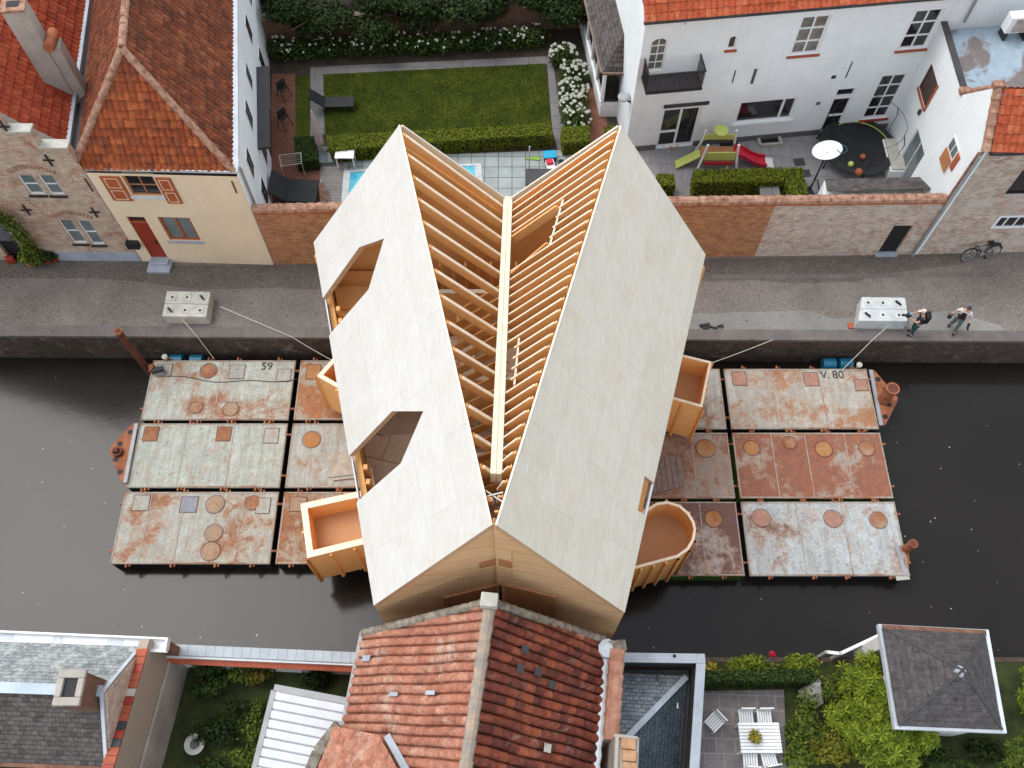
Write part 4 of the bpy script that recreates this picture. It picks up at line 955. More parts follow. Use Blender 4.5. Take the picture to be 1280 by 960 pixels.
# chimneys between the two houses
c = P(97,132,5.6); root = thing('chimney', 'tall grey rendered chimney between the two tiled roofs', 'chimney', c)
t0, t1 = P(95,132,5.4), P(17,7,10.1); tc = V(t1.x, t1.y, 0)
m = MB(); m.box(V(tc.x,tc.y,7.6), (.78,.62,5.0), .12); m.build('stack', M['render_grey'], root, bevel=.02)
m = MB(); m.box(V(tc.x,tc.y,10.12), (.86,.7,.1), .12); m.build('cap', M['coping'], root, bevel=.02)
m = MB(); m.box(V(tc.x,tc.y,10.175), (.42,.3,.02), .12); m.build('flue_opening', M['black'], root)
m = MB(); m.box(V(tc.x+.55,tc.y+.1,6.9), (.5,.55,3.0), .12); m.build('side_stack', M['render_grey'], root, bevel=.02)
m = MB(); cc = P(55,55,8.55); cc = V(tc.x+.55, tc.y+.1, 8.55)
for i in range(2): m.tube([cc+V(0,-.42+.4*i,0), cc+V(0,-.0+.42*i,0)], .2, 14)
m.build('clay_cowl', M['terracotta'], root)
# ================================================================== GARDEN WALLS
def gwall(p, q, zt, mt, name, label, thick=.3, cop=True, ops=()):
    W = Wall(p, q, (0,-1,0)); root = thing(name, label, 'wall', (Vector(p)+Vector(q))/2)
    m = MB(); W.mesh(m, 0, W.len, 0, zt, ops, .2, thick); m.build('wall', mt, root)
    if cop:
        a, b = W.pt(-.0,zt+.02,-thick/2), W.pt(W.len,zt+.02,-thick/2); ridge(a, b, .19, .42, 'coping', M['coping'], root)
        m = MB(); W.hbox(m, 0, W.len, zt-.08, zt-.005, .002, .06); W.hbox(m, 0, W.len, zt-.08, zt-.005, -thick-.06, -thick-.002); m.build('coping_ledge', M['terracotta'], root)
    return W, root
ZG = 3.52
w0, w1, w2, w3 = P(343.5,331), P(640,324), P(943,320.5), P(1139,318)
gwall(w0, w1, ZG, M['brick_orange'], 'garden_wall', 'orange brick garden wall between the cream house and the timber house')
gwall(w1, w2, ZG, M['brick_orange'], 'garden_wall', 'orange brick wall section with clay coping right behind the timber house')
Wd = Wall(w2, w3, (0,-1,0)); od = Wd.quad((1118.5,282),(1143,282),(1122,312),(1099.5,311)); od = (od[0], od[1], .06, od[3])
_, root = gwall(w2, w3, ZG, M['brick_pale'], 'garden_wall', 'pale whitewashed brick wall section with a black door', ops=(od,))
m = MB(); Wd.hbox(m, od[0], od[1], od[2], od[3], -.2, -.12); m.build('door', M['black'], root)
m = MB(); Wd.hbox(m, od[0]-.05, od[1]+.05, .0, .07, -.19, .12); m.build('doorstep', M['plinth_blue'], root)
# ================================================================== SMALL BRICK HOUSE (right, street side)
ba, bb = w3, P(1700,305); BW = Wall(ba, bb, (0,-1,0)); ZB = 6.35
root = thing('street_house', 'pale brick street house with white gable side, orange tile roof and barred window', 'house', ba)
ob = BW.quad((1251,270),(1330,268),(1318,284),(1236,286)); od2 = BW.quad((1276,213),(1305,213),(1284,244),(1257,244))
m = MB(); BW.mesh(m, 0, BW.len, 0, ZB, (ob, od2), .2); m.build('wall', M['brick_pale'], root)
f = window(root, BW, ob, 6, 1, M['white'], M['glass'], rev=.06, fw=.12, bw=.05)
window(root, BW, od2, 1, 1, M['black'], M['glass'], rev=.14)
bk = V(0,1,0); yR, yB = 1.4, 2.95
rg = ba+bk*yR; zrg = 8.05
m = MB(); x0 = V(-.02,0,0)
m.prism([ba+x0+V(0,.002,0), ba+x0+bk*yB, ba+x0+bk*yB+V(0,0,6.2), rg+x0+V(0,0,zrg), ba+x0+V(0,.002,ZB)], V(.28,0,0)); gw = m.build('gable_wall', M['white_wall'], root)
GWL = Wall(ba+V(-.02,0,0), ba+V(-.02,6,0), (-1,0,0))
og = (1.05,1.85,3.95,5.25)
m = MB(); GWL.hbox(m, og[0], og[1], og[2], og[3], .003, .04); fw_ = m.build('window', M['white'], root)
m = MB(); GWL.hbox(m, og[0]+.07, og[0]+.37, og[2]+.75, og[3]-.06, .041, .047); GWL.hbox(m, og[0]+.43, og[1]-.07, og[2]+.75, og[3]-.06, .041, .047); m.build('pane', M['glass_grey'], fw_)
m = MB(); GWL.hbox(m, og[0]+.04, og[1]-.04, og[2]+.02, og[2]+.68, .041, .09); m.build('blind', M['brown_panel'], fw_)
m = MB(); GWL.hbox(m, og[0]-.28, og[0]-.01, og[2]+.45, og[3]-.1, .003, .05); m.build('shutter', M['sill_red'], root)
e0, e1 = ba+V(.3,-.06,ZB+.05), ba+V(9,-.06-.3,ZB+.05); r0, r1 = V(e0.x, ba.y+yR, zrg), V(e1.x, ba.y+yR-.3, zrg)
tile_roof([e0,e1,r1,r0], e0, e1, .24, .33, .045, .03, 'roof', M['tile_orange'], root)
e2, e3 = ba+V(.3,yB,6.25), ba+V(9,yB-.3,6.25); tile_roof([e2,r0,r1,e3], e2, e3, .24, .33, .045, .03, 'roof', M['tile_orange'], root)
ridge(ba+V(.1,-.08,ZB+.12), rg+V(.1,0,zrg+.1), .15, .4, 'verge_tiles', M['coping'], root)
ridge(rg+V(.1,0,zrg+.1), ba+bk*yB+V(.1,0,6.35), .1, .4, 'verge_tiles', M['coping'], root)
for c in (rg+V(.1,0,zrg+.16), ba+bk*(yB+.02)+V(.1,0,6.4)): m = MB(); m.box(c, (.42,.3,.2)); m.build('gable_cap', M['coping'], root, bevel=.03)
m = MB(); BW.hbox(m, .3, BW.len, ZB-.06, ZB+.05, .06, .17); m.build('gutter', M['lead'], root)
m = MB(); m.tube([BW.pt(.02,0,.08), BW.pt(.02,ZB-.15,.08)], .06, 8); m.build('drain_pipe', M['steel'], root)
m = MB(); BW.hbox(m, -.12, .13, 3.3, ZB, .001, .03); m.build('corner_bricks', M['coping'], root)
# ================================================================== WHITE HOUSE
wa, wb = V(5.19,28.17,0), V(21.0,30.06,0)
WW = Wall(wa, wb, (0,-1,0)); ZW = 7.45
root = thing('white_house', 'large white rendered house with balcony, many white framed windows and a red tile roof', 'house', wa)
Q = lambda *q: WW.quad(*q)
w_arch = Q((814,49),(835,47.5),(829,89),(808.5,89)); w_slide = Q((828.7,136.7),(877,134),(868,174),(820.5,180.5)); w_sm = Q((911.5,46.5),(922,45),(919,61.5),(909,62))
w_big = Q((925,127),(996,123.5),(988.5,150.5),(919,153)); w_A = Q((1002.5,20.5),(1039.4,18.6),(1023,67.8),(986.9,69)); w_B = Q((1143.3,13),(1180,10.4),(1158,61.5),(1123.6,61.5))
w_C = Q((1101,94.3),(1134.5,92.4),(1109,147.7),(1077.7,149)); w_D = Q((1044.8,112),(1068,110.7),(1049,162.7),(1027,165.4)); w_D = (w_D[0], w_D[1], .12, w_D[3])
w_slide = (w_slide[0], w_slide[1], .08, w_slide[3])
m = MB(); WW.mesh(m, 0, WW.len, 0, ZW, (w_arch,w_slide,w_sm,w_big,w_A,w_B,w_C,w_D), .16); bk = V(-.12,1,0).normalized()
m.poly([wa, wa+bk*14, wa+bk*14+V(0,0,ZW), wa+V(0,0,ZW)]); m.build('wall', M['white_wall'], root)
# arched heads: segments filling the corners of the openings
def arch_fill(o, mt, rev=.16):
    s0, s1, z0, z1 = o; c = (s0+s1)/2; r = (s1-s0)/2; m = MB()
    for sg in (-1,1):
        pts = [(c+sg*r, z1)] + [(c+sg*r*math.cos(a*math.pi/16), z1-r+r*math.sin(a*math.pi/16)) for a in range(0,9)]
        p3 = [WW.pt(a,b,.0015) for a,b in pts]; m.prism(p3, -WW.n*rev)
    m.build('arch_head', mt, root)
window(root, WW, w_arch, 2, 4, M['white'], M['glass_curtain'], rev=.12, fw=.06, bw=.035); arch_fill(w_arch, M['white_wall'])
window(root, WW, w_sm, 1, 1, M['white'], M['brown_dark'], fw=.05, sill=M['sill_red']); arch_fill(w_sm, M['white_wall'])
window(root, WW, w_big, 1, 1, M['white'], M['glass'], fw=.09)
m = MB(); x = w_big[0]+(w_big[1]-w_big[0])*.78; WW.hbox(m, x-.05, x+.05, w_big[2]+.09, w_big[3]-.09, -.13, -.05); WW.hbox(m, w_big[0]-.1, w_big[1]+.1, w_big[2]-.1, w_big[2], .0, .09); m.build('mullion', M['white'], root)
window(root, WW, w_A, 2, 3, M['white'], M['glass_curtain'], fw=.10, bw=.07, sill=M['sill_red'])
window(root, WW, w_B, 2, 3, M['white'], M['glass'], fw=.10, bw=.07, sill=M['sill_red'])
window(root, WW, w_C, 2, 4, M['white'], M['glass'], fw=.10, bw=.06, sill=M['red'])
window(root, WW, w_slide, 2, 1, M['white'], M['glass'], fw=.10, bw=.10, name='glass_door')
m = MB(); s0, s1, z0, z1 = w_slide; WW.hbox(m, s0+.1, (s0+s1)/2-.05, z0+.9, z0+1.0, -.11, -.055); m.build('door_rail', M['white'], root)
window(root, WW, w_D, 1, 1, M['white'], M['glass'], fw=.06, name='door')
m = MB(); s0, s1, z0, z1 = w_D; WW.hbox(m, s0+.06, s1-.06, z1-.62, z1-.4, -.1, -.05); WW.hbox(m, s0+.06, s1-.06, z0+.95, z0+1.03, -.1, -.05); m.build('door_rail', M['white'], root)
m = MB(); WW.hbox(m, 0, w_slide[0], .0, .32, .0, .03); WW.hbox(m, w_slide[1], w_D[0], .0, .32, .0, .03); WW.hbox(m, w_D[1], 12.5, .0, .32, .0, .03); m.build('plinth', M['plinth'], root)
for q in ((821,23,31),(858,22,30),(919.5,88,103),(944,86,104),(1065.5,77,96),(946,86,104)):
    s_, z1 = WW.px(q[0], q[1]); z0 = WW.px(q[0]-2, q[2])[1]; m = MB(); WW.hbox(m, s_-.02, s_+.02, z0, z1, 0, .03); m.build('wall_anchor', M['iron'], root)
for q in ((1042,96),(1022.5,129)): s_, z_ = WW.px(*q); m = MB(); WW.hbox(m, s_-.09, s_+.09, z_-.08, z_+.08, .0, .03); m.build('vent', M['iron'] if q[0] > 1030 else M['plinth'], root)
m = MB(); WW.hbox(m, w_slide[0]-.0, w_slide[1]+.25, w_slide[3]+.14, w_slide[3]+.30, .0, .07); m.build('door_hood', M['lead'], root)
# balcony
b0, b1 = WW.px(804,90)[0]-.05, WW.px(872,86)[0]; zb = w_arch[2]-.18; dp = 1.0
bal = MB(); WW.hbox(bal, b0, b1, zb-.1, zb, .0, dp); bo = bal.build('balcony', M['iron'], root)
m = MB(); WW.hbox(m, b0+.05, b1-.05, zb+.001, zb+.03, .02, dp-.05); m.build('balcony_floor', M['lead'], bo)
m = MB()
for a, d_ in ((b0, 0),(b1-.05, 0)):
    WW.hbox(m, a, a+.05, zb+.85, zb+.92, .02, dp)
    for j in range(8): WW.hbox(m, a+.01, a+.04, zb, zb+.85, .05+.125*j, .08+.125*j)
WW.hbox(m, b0+.05, b1-.05, zb+.852, zb+.918, dp-.06, dp)
for j in range(22): x = b0+.1+(b1-b0-.2)*j/21; WW.hbox(m, x-.014, x+.014, zb, zb+.853, dp-.045, dp-.015)
m.build('railing', M['iron'], bo)
# roof of the white house
r0 = WW.pt(-.15, ZW+.02, .28); r1 = WW.pt(WW.len, ZW+.02, .28); up = -WW.n*3.4+V(0,0,3.2)
tile_roof([r0, r1, r1+up, r0+up], r0, r1, .24, .32, .045, .03, 'roof', M['tile_orange'], root)
m = MB(); WW.hbox(m, -.15, WW.len, ZW-.08, ZW+.02, .18, .32); m.build('gutter', M['lead'], root)
m = MB(); WW.hbox(m, -.1, WW.len, ZW-.25, ZW-.08, .0, .18); m.build('cornice', M['white'], root)
m = MB(); s_, z_ = WW.px(1218,2)[0], 0; q0, q1 = WW.px(1218,2), WW.px(1203,32); m.tube([WW.pt(q0[0],ZW-.3,.07), WW.pt(q0[0],5.95,.07)], .05, 8); m.build('drain_pipe', M['steel'], root)
# slate roofed bay on its left side
bx = V(4.12,30.35,0); bq = bk
FW = Wall(bx, bx+V(1.05,.0,0), (0,-1,0)); LWl = Wall(bx, bx+bq*8, (-1,0,0))
m = MB(); FW.hbox(m, 0, 1.0, 0, .75, -.2, 0); m.hexa(bx+V(.001,.002,0), bq*8, V(.2,0,0), V(0,0,.748)); m.build('bay_base', M['white_wall'], root)
m = MB(); FW.hbox(m, .0, .12, .75, 2.75, -.14, -.02); FW.hbox(m, .86, 1.0, .75, 2.75, -.14, -.02); FW.hbox(m, .12, .86, .75, .85, -.15, -.0); FW.hbox(m, .12, .86, 2.62, 2.75, -.14, -.02)
for k in range(6): c = bx+bq*(.14+1.35*k); m.hexa(c+V(0,0,.75), bq*.12, V(.12,0,0), V(0,0,2.0))
m.hexa(bx+bq*.1+V(-.03,0,.75), bq*8, V(.16,0,0), V(0,0,.1)); m.hexa(bx+bq*.1+V(0,0,2.62), bq*8, V(.12,0,0), V(0,0,.13)); m.build('bay_window_frame', M['white'], root)
m = MB(); FW.hbox(m, .1, .9, .8, 2.7, -.11, -.09); m.hexa(bx+bq*.1+V(.07,0,.8), bq*7.5, V(.02,0,0), V(0,0,1.9)); m.build('bay_pane', M['glass'], root)
h0, h1 = bx+V(-.12,-.1,2.78), bx+V(1.0,-.1,2.78); h2 = bx+bq*.65+V(.85,0,4.3); h3 = h2+bq*8; h4 = h0+bq*8.5
tile_roof([h0,h1,h2], h0, h1, .3, .22, 0, .012, 'bay_roof', M['slate_dark'], root, flat=True)
tile_roof([h4,h0,h2,h3], h4, h0, .3, .22, 0, .012, 'bay_roof', M['slate_dark'], root, flat=True)
m = MB(); m.bar(h0+V(-.03,0,-.03), h4+V(-.03,0,-.03), .10, .1); m.bar(h0+V(0,-.03,-.03), h1+V(0,-.03,-.03), .1, .098); m.build('bay_gutter', M['brick_dark'], root)
dsh = P(779,117,2.3); c = V(wa.x-.35, wa.y+.4, 2.9); m = MB(); m.lathe(c, [(.02,-.1),(.2,-.02),(.27,.1),(.2,.16)], 16); dd = m.build('outdoor_lamp', M['steel'], root)
m = MB(); m.bar(c, V(wa.x, wa.y+.3, 2.75), .06); m.build('lamp_arm', M['iron'], dd)
# ================================================================== FLAT ROOFED EXTENSION
xa = V(17.5,29.62,0); xb = V(17.42,25.3,0); ZX = 5.75
root = thing('flat_roof_extension', 'white flat roofed extension with a pale blue puddled roof', 'building', xb)
XW = Wall(xb, xa, (-1,0,0))
ox = XW.quad((1162,118),(1174,74.5),(1179,98),(1156.5,135)); o2 = (2.2,3.5,3.35,4.65); o3 = (.45,2.05,.1,2.5)
m = MB(); XW.mesh(m, 0, XW.len, 0, ZX+.25, (o2,o3), .14); m.poly([xb, xb+V(14,0,0), xb+V(14,0,ZX+.25), xb+V(0,0,ZX+.25)]); m.build('wall', M['white_wall'], root)
window(root, XW, o2, 1, 1, M['brown_dark'], M['brown_dark'], rev=.08)
m = MB(); XW.hbox(m, o2[0]-.1, o2[0]-.003, o2[2]-.05, o2[3]+.05, .0, .05); XW.hbox(m, o2[0], o2[1], o2[2]-.1, o2[2]-.003, .0, .06); m.build('sill', M['sill_red'], root)
window(root, XW, o3, 2, 1, M['white'], M['glass_grey'], rev=.1, name='glass_door')
t = NT('roof_felt_wet'); v = t.coord(rnd=False)
wet = t.ramp(t.noise(v, .42, 5, .55, .4), [(.40, 0.0), (.44, 1.0)])
col = t.mix(wet, (.17,.145,.135), (.30,.385,.44)); col = t.mix(1.0, col, t.ramp(t.noise(v, 3, 6, .7), [(.3,.78),(.7,1.05)]), 'MULTIPLY'); M['felt'] = t.fin(col, .5, .4)
m = MB(); m.hexa(xb+V(.2,.02,ZX-.1), V(15,1.6,0), V(-.0,4.1,0), V(0,0,.1)); m.build('roof', M['felt'], root)
m = MB(); m.hexa(xb+V(-.03,0,ZX+.25), XW.d*XW.len, V(.25,0,0), V(0,0,.06)); m.hexa(xb+V(.23,.0,ZX+.252), V(2.0,0,0), V(0,.2,0), V(0,0,.05)); m.build('parapet_cap', M['lead'], root)
m = MB(); XW.hbox(m, 2.3, 2.45, 2.9, 3.1, .0, .1); m.build('wall_light', M['iron'], root)
# air conditioner on the flat roof
c = V(21.0,28.6,ZX); root = thing('air_conditioner', 'white air conditioner unit standing on legs on the flat roof', 'air conditioner', c)
c = P(1268,50,ZX+.1); c = V(c.x, c.y+.3, ZX)
m = MB(); m.box(c+V(0,0,.75), (1.15,.45,.75), .1); m.build('body', M['white'], root, bevel=.03)
ORIG[root]; m = MB(); m.lathe(c+V(.1,-.22,.75), [(.0,0),(.26,.0)], 18); 
m = MB(); m.box(c+V(.05,-.235,.75), (.75,.02,.6), .1); m.build('grille', M['concrete_dirty'], root)
for dx in (-.42,.42): m = MB(); m.box(c+V(dx,-.0,.18), (.08,.5,.36), .1); m.build('leg', M['iron'], root)
# lean-to behind the wall
root = thing('lean_to_roof', 'grey slate lean-to shed roof behind the pale garden wall', 'shed', P(1090,240,2.6))
a, b, c, d = P(1034,240,2.75), P(1166,236,2.75), P(1150,221.5,2.2), P(1031,224,2.2)
tile_roof([d,c,b,a], d, c, .3, .2, 0, .012, 'roof', M['slate_dark'], root, flat=True)
m = MB(); m.prism([V(p.x,p.y,0) for p in (a,b,c,d)], V(0,0,2.1)); m.build('wall', M['white_wall'], root)
# ================================================================== GARDENS
def hedge(pix_top, zt, label, dens=900, size=.075, mt='leaf_hedge', z0=0.0, grp='clipped box hedges in the gardens'):
    """clipped box hedge: outline of its top face, measured at height zt"""
    pts = [P(*q, zt) for q in pix_top]; c = sum(pts, V(0,0,0))/len(pts); c.z = z0
    root = thing('box_hedge', label, 'hedge', c, grp)
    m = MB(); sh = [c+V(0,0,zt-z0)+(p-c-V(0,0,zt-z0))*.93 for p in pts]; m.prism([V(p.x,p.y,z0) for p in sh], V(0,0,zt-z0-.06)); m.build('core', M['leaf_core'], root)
    m = MB(); n = len(pts); rnd = random.Random(len(label))
    # top
    tris = [(pts[0], pts[i], pts[i+1]) for i in range(1, n-1)]
    for a, b, d in tris:
        ar = (b-a).cross(d-a).length/2
        for _ in range(int(ar*dens)):
            r1, r2 = rnd.random(), rnd.random()
            if r1+r2 > 1: r1, r2 = 1-r1, 1-r2
            p = a+(b-a)*r1+(d-a)*r2; m.leaf(V(p.x,p.y,zt+rnd.gauss(-.02,.035)), size*rnd.uniform(.7,1.4), (0,0,1), .6)
    for i in range(n):
        a, b = pts[i], pts[(i+1)%n]; L = (b-a).length; nn = (b-a).cross(V(0,0,1)).normalized()
        if nn.dot(a-c) < 0: nn = -nn
        for _ in range(int(L*(zt-z0)*dens*.8)):
            p = a.lerp(b, rnd.random()); z = z0+(zt-z0)*rnd.random()
            m.leaf(V(p.x,p.y,z)+nn*rnd.gauss(-.02,.03), size*rnd.uniform(.7,1.4), nn, .6)
    m.build('leaves', M[mt], root)
    return root
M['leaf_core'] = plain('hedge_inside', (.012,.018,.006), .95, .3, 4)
hedge([(408,170),(560,161),(560,176),(412,188)], .85, 'long clipped box hedge along the lawn, left of the timber roof peak')
hedge([(560,161),(688,154),(690,168),(560,176)], .85, 'clipped box hedge along the lawn above the open rafters')
hedge([(367,171),(392,170),(397,200),(370,202)], .7, 'darker clipped box hedge cube beside the folded parasol', mt='leaf_hyd')
hedge([(702,158),(736,156),(738,176),(704,179)], .85, 'short box hedge cube below the white hydrangeas')
hedge([(756,158),(772,156),(776,172),(758,174)], .8, 'small box hedge tuft by the corner of the white house')
hedge([(821,217),(842,217),(845,231),(826,232)], .95, 'small box hedge block left of the play tower')
hedge([(868,212),(978,209.5),(980,226),(868,228)], .95, 'long box hedge in front of the play tower')
hedge([(978,209.5),(1003,209),(1010,242),(988,244)], .95, 'short box hedge return beside the stone bench')
# hydrangeas
head = None
def hydrangea(c, rad, n, nb, label, grp, fs=1.0):
    global head
    root = thing('hydrangea_bush', label, 'bush', V(c.x,c.y,0), grp)
    m = MB(); m.cloud(V(c.x,c.y,rad[2]*.8), rad, n, .13, .7, .4, .5, .02); m.build('leaves', M['leaf_hyd'], root)
    for k in range(nb):
        a = random.random()*6.28; r = math.sqrt(random.random())*.95; x, y = rad[0]*r*math.cos(a), rad[1]*r*math.sin(a)
        z = rad[2]*.8+rad[2]*math.sqrt(max(.02,1-r*r))*.97
        if head is None:
            q = MB()
            for _ in range(60): q.leaf(V(random.gauss(0,1),random.gauss(0,1),random.gauss(.3,.8)).normalized()*.085, .075, None, .8)
            me_o = q.build('flower_head', M['petal'], loc=V(0,0,0)); head = me_o.data; bpy.data.objects.remove(me_o)
        o = bpy.data.objects.new('flower_head', head); COL.objects.link(o); o.parent = root; o.location = (x,y,z); s = fs*random.uniform(.6,1.3); o.scale = (s,s,s*.8); o.rotation_euler = (0,0,a)
for i, (x, y, nb) in enumerate(((352,62,7),(382,62,5),(412,60,7),(444,58,8),(474,57,5),(500,54,6),(528,56,4),(556,55,4),(584,52,6),(612,51,7),(640,49,6),(668,46,6))):
    hydrangea(P(x,y+9), (.78,.66,.6), 760, nb*2, 'dark hydrangea bush, number of sparse white heads, in the back bed under the trees' if False else 'dark green hydrangea with sparse white heads in the row below the back trees', 'hydrangeas along the back bed', .55)
for i, (x, y, nb, s) in enumerate(((702,74,22,'topmost'),(716,96,26,'second from the top'),(714,118,26,'third from the top'),(716,138,26,'fourth from the top'),(718,154,20,'lowest, against the hedge cube'))):
    hydrangea(P(x+1,y+6), (.78,.62,.62), 760, int(nb*1.5), 'hydrangea full of white heads beside the lawn, '+s, 'white hydrangeas right of the lawn', .72)
# brick wall at the back of the garden
bw0, bw1 = P(330,58), P(742,34); W = Wall(bw0, bw1, (0,-1,0)); root = thing('back_wall', 'old red brown brick wall at the back of the garden behind the trees', 'wall', (bw0+bw1)/2)
m = MB(); W.mesh(m, 0, W.len, 0, 1.5, (), .1, .3); m.build('wall', M['brick_dark'], root)
sheet('ground', [(330,40),(745,20),(745,-60),(330,-60)], .02, M['soil'])
# row of dark trees
def tree(base, h, rad, nleaf, label, mt='leaf_dark', trunk=.13, size=.2, grp=None, cl=9, zc=None, name='garden_tree'):
    root = thing(name, label, 'tree', base, grp); rnd = random.Random(int(base.x*100))
    m = MB(); top = base+V(rnd.gauss(0,.1), rnd.gauss(0,.1), h*.62); m.tube([base, base.lerp(top,.5)+V(rnd.gauss(0,.05),0,0), top], trunk, 9, trunk*.6)
    for k in range(7):
        a = k*.9+rnd.random(); s = base.lerp(top, rnd.uniform(.6,1)); e = s+V(math.cos(a)*rad[0]*.75, math.sin(a)*rad[1]*.75, rad[2]*rnd.uniform(.1,.9)); m.tube([s, s.lerp(e,.5)+V(0,0,.12), e], trunk*.45, 6, trunk*.15)
    m.build('trunk', M['bark'], root)
    m = MB(); c = base+V(0,0,zc if zc else h*.72)
    for k in range(cl):
        d = V(rnd.uniform(-1,1), rnd.uniform(-1,1), rnd.uniform(-.8,1)); 
        m.cloud(c+V(d.x*rad[0]*.62, d.y*rad[1]*.62, d.z*rad[2]*.6), (rad[0]*.5,rad[1]*.5,rad[2]*.5), nleaf//cl, size, .6, .35, .5)
    m.build('crown', M[mt], root)
    return root
for i, (x, y, r, s) in enumerate(((404,62,(2.4,1.7,1.0),'leftmost of the dark row behind the lawn'),(509,54,(2.4,1.7,1.0),'second from the left in the dark row behind the lawn'),(606,44,(2.3,1.7,1.0),'third from the left in the dark row behind the lawn'),(700,34,(2.2,1.6,1.0),'rightmost of the dark row, above the white hydrangeas'))):
    tree(P(x,y), 3.0, r, 10500, 'dark leaved tree, '+s, trunk=.11, size=.19, grp='dark trees behind the lawn', zc=2.0)
for i, (x, y) in enumerate(((360,18),(455,12),(555,6),(655,-6))):
    tree(P(x,y), 3.6, (2.4,1.3,1.2), 7500, 'dark tree in the back row at the top edge, '+('by the cream house','left of centre','right of centre','toward the white house')[i], trunk=.11, size=.2, grp='dark trees at the top edge', zc=1.9)
c = P(716,30); root = thing('garden_gate', 'small pale grey gate in the brick wall near the bay window', 'gate', c)
m = MB(); m.box(c+V(0,-.1,.9), (.8,.05,1.8)); m.build('panel', M['concrete'], root)
m = MB(); m.box(c+V(-.44,-.1,.95), (.07,.1,1.9)); m.box(c+V(.44,-.1,.95), (.07,.1,1.9)); m.build('frame', M['bark'], root)
# garden furniture ---------------------------------------------------
def table(c, w, d, h, label, name='table', mt='white', th=.05, slats=0, rz=0):
    root = thing(name, label, 'table', c); rm = Matrix.Rotation(rz,3,'Z')
    m = MB()
    if slats:
        for k in range(slats): m.box(c+rm@V(0,-d/2+d*(k+.5)/slats,h), (w,d/slats*.86,th), rz)
        m.box(c+rm@V(-w*.42,0,h-.04), (.05,d,.04), rz); m.box(c+rm@V(w*.42,0,h-.04), (.05,d,.04), rz)
    else: m.box(c+V(0,0,h), (w,d,th), rz)
    m.build('top', M[mt], root, bevel=.01)
    for sx in (-1,1):
        for sy in (-1,1):
            q = MB(); q.box(c+rm@V(sx*(w/2-.05), sy*(d/2-.05), (h-th/2)/2), (.06,.06,h-th/2), rz); q.build('leg', M[mt], root)
    return root
table(P(434,206), .85, .55, .72, 'small white side table between the hedge and the pool', 'side_table')
def parasol(base, h, label):
    root = thing('parasol', label, 'parasol', base)
    m = MB(); m.tube([base, base+V(0,0,h)], .025, 8); m.build('pole', M['concrete_white'], root)
    m = MB(); prof = [(.03,h*.98),(.09,h*.9),(.12,h*.7),(.16,h*.45),(.21,h*.22)]; n = 16; b = []
    for r, z in prof:
        for k in range(n): a = 6.283*k/n; rr = r*(1 if k%2 else .62); b.append(base+V(rr*math.cos(a), rr*math.sin(a), z))
    f = [(i*n+k, i*n+(k+1)%n, (i+1)*n+(k+1)%n, (i+1)*n+k) for i in range(4) for k in range(n)]; m.add(b, f); m.build('folded_canopy', M['cloth'], root)
    m = MB(); m.box(base+V(0,0,.05), (.5,.5,.1)); m.build('base', M['plinth'], root)
M['cloth'] = plain('pale_cloth', (.55,.47,.46), .9, .15, 5)
parasol(P(403,190,0), 2.6, 'folded pale pink parasol standing beside the hedge')
def deckchair(c, rz, label, mt='black', long=False, grp=None, cat='deck chair', name='deck_chair'):
    root = thing(name, label, cat, c, grp); rm = Matrix.Rotation(rz,3,'Z')
    W_ = .62; L = 1.35 if long else .6
    def qd(p0, p1, th, nm):
        a = c+rm@V(p0[0],-W_/2,p0[1]); d = rm@V(p1[0]-p0[0],0,0)+V(0,0,p1[1]-p0[1]); m = MB(); m.hexa(a, d, rm@V(0,W_,0), V(0,0,th)); m.build(nm, M[mt], root)
    qd((0,.34),(L,.32),.08,'seat'); qd((-.62,.95 if long else .98),(.0,.36),.08,'backrest')
    for sx in (.05, L-.08):
        for sy in (-1,1): m = MB(); m.box(c+rm@V(sx,sy*(W_/2-.04),.17), (.05,.05,.33), rz); m.build('leg', M['iron'], root)
    return root
deckchair(P(408,136), 0.05, 'dark lounge chair on the lawn edge left of the grass', long=True, cat='lounge chair', name='lounge_chair')
deckchair(P(362,238), -.05, 'black cushioned lounger by the cream house, farther of the pair', long=True, cat='sun lounger', name='sun_lounger', grp='black loungers on the brick paving')
deckchair(P(360,252), -.05, 'black cushioned lounger nearest the orange garden wall', long=True, cat='sun lounger', name='sun_lounger', grp='black loungers on the brick paving')
def foldchair(c, rz, label):
    root = thing('folding_chair', label, 'chair', c, 'dark folded chairs by the cream house'); rm = Matrix.Rotation(rz,3,'Z')
    for nm, sg in (('front_frame',1),('rear_frame',-1)):
        m = MB()
        for s in (-.22,.22): m.tube([c+rm@V(s,-.3*sg,0), c+rm@V(s,.06*sg,.95)], .02, 6)
        m.tube([c+rm@V(-.22,.06*sg,.95), c+rm@V(.22,.06*sg,.95)], .02, 6); m.build(nm, M['black'], root)
    m = MB(); m.hexa(c+rm@V(-.2,-.12,.5), rm@V(.4,0,0), rm@V(0,.3,.1), V(0,0,.03)); m.build('seat', M['black'], root)
    m = MB(); m.hexa(c+rm@V(-.2,.02,.6), rm@V(.4,0,0), rm@V(0,.03,.33), rm@V(0,.03,0)); m.build('backrest', M['black'], root)
foldchair(P(356,121), .9, 'dark folding chair beside the cream house, farther from the canal')
foldchair(P(357,157), .9, 'dark folding chair beside the cream house, nearer the canal')
root = thing('drying_rack', 'thin pale metal drying rack on the red brick paving', 'rack', P(358,205)); m = MB()
q = [P(349,194,.8), P(376,191,.8), P(377,204,.8), P(351,208,.8)]
for i in range(4): m.tube([q[i], q[(i+1)%4]], .018, 6); m.tube([q[i], V(q[i].x,q[i].y,0)], .018, 6)
for k in range(1,5): m.tube([q[0].lerp(q[3],k/5), q[1].lerp(q[2],k/5)], .008, 5)
m.build('frame', M['concrete'], root)
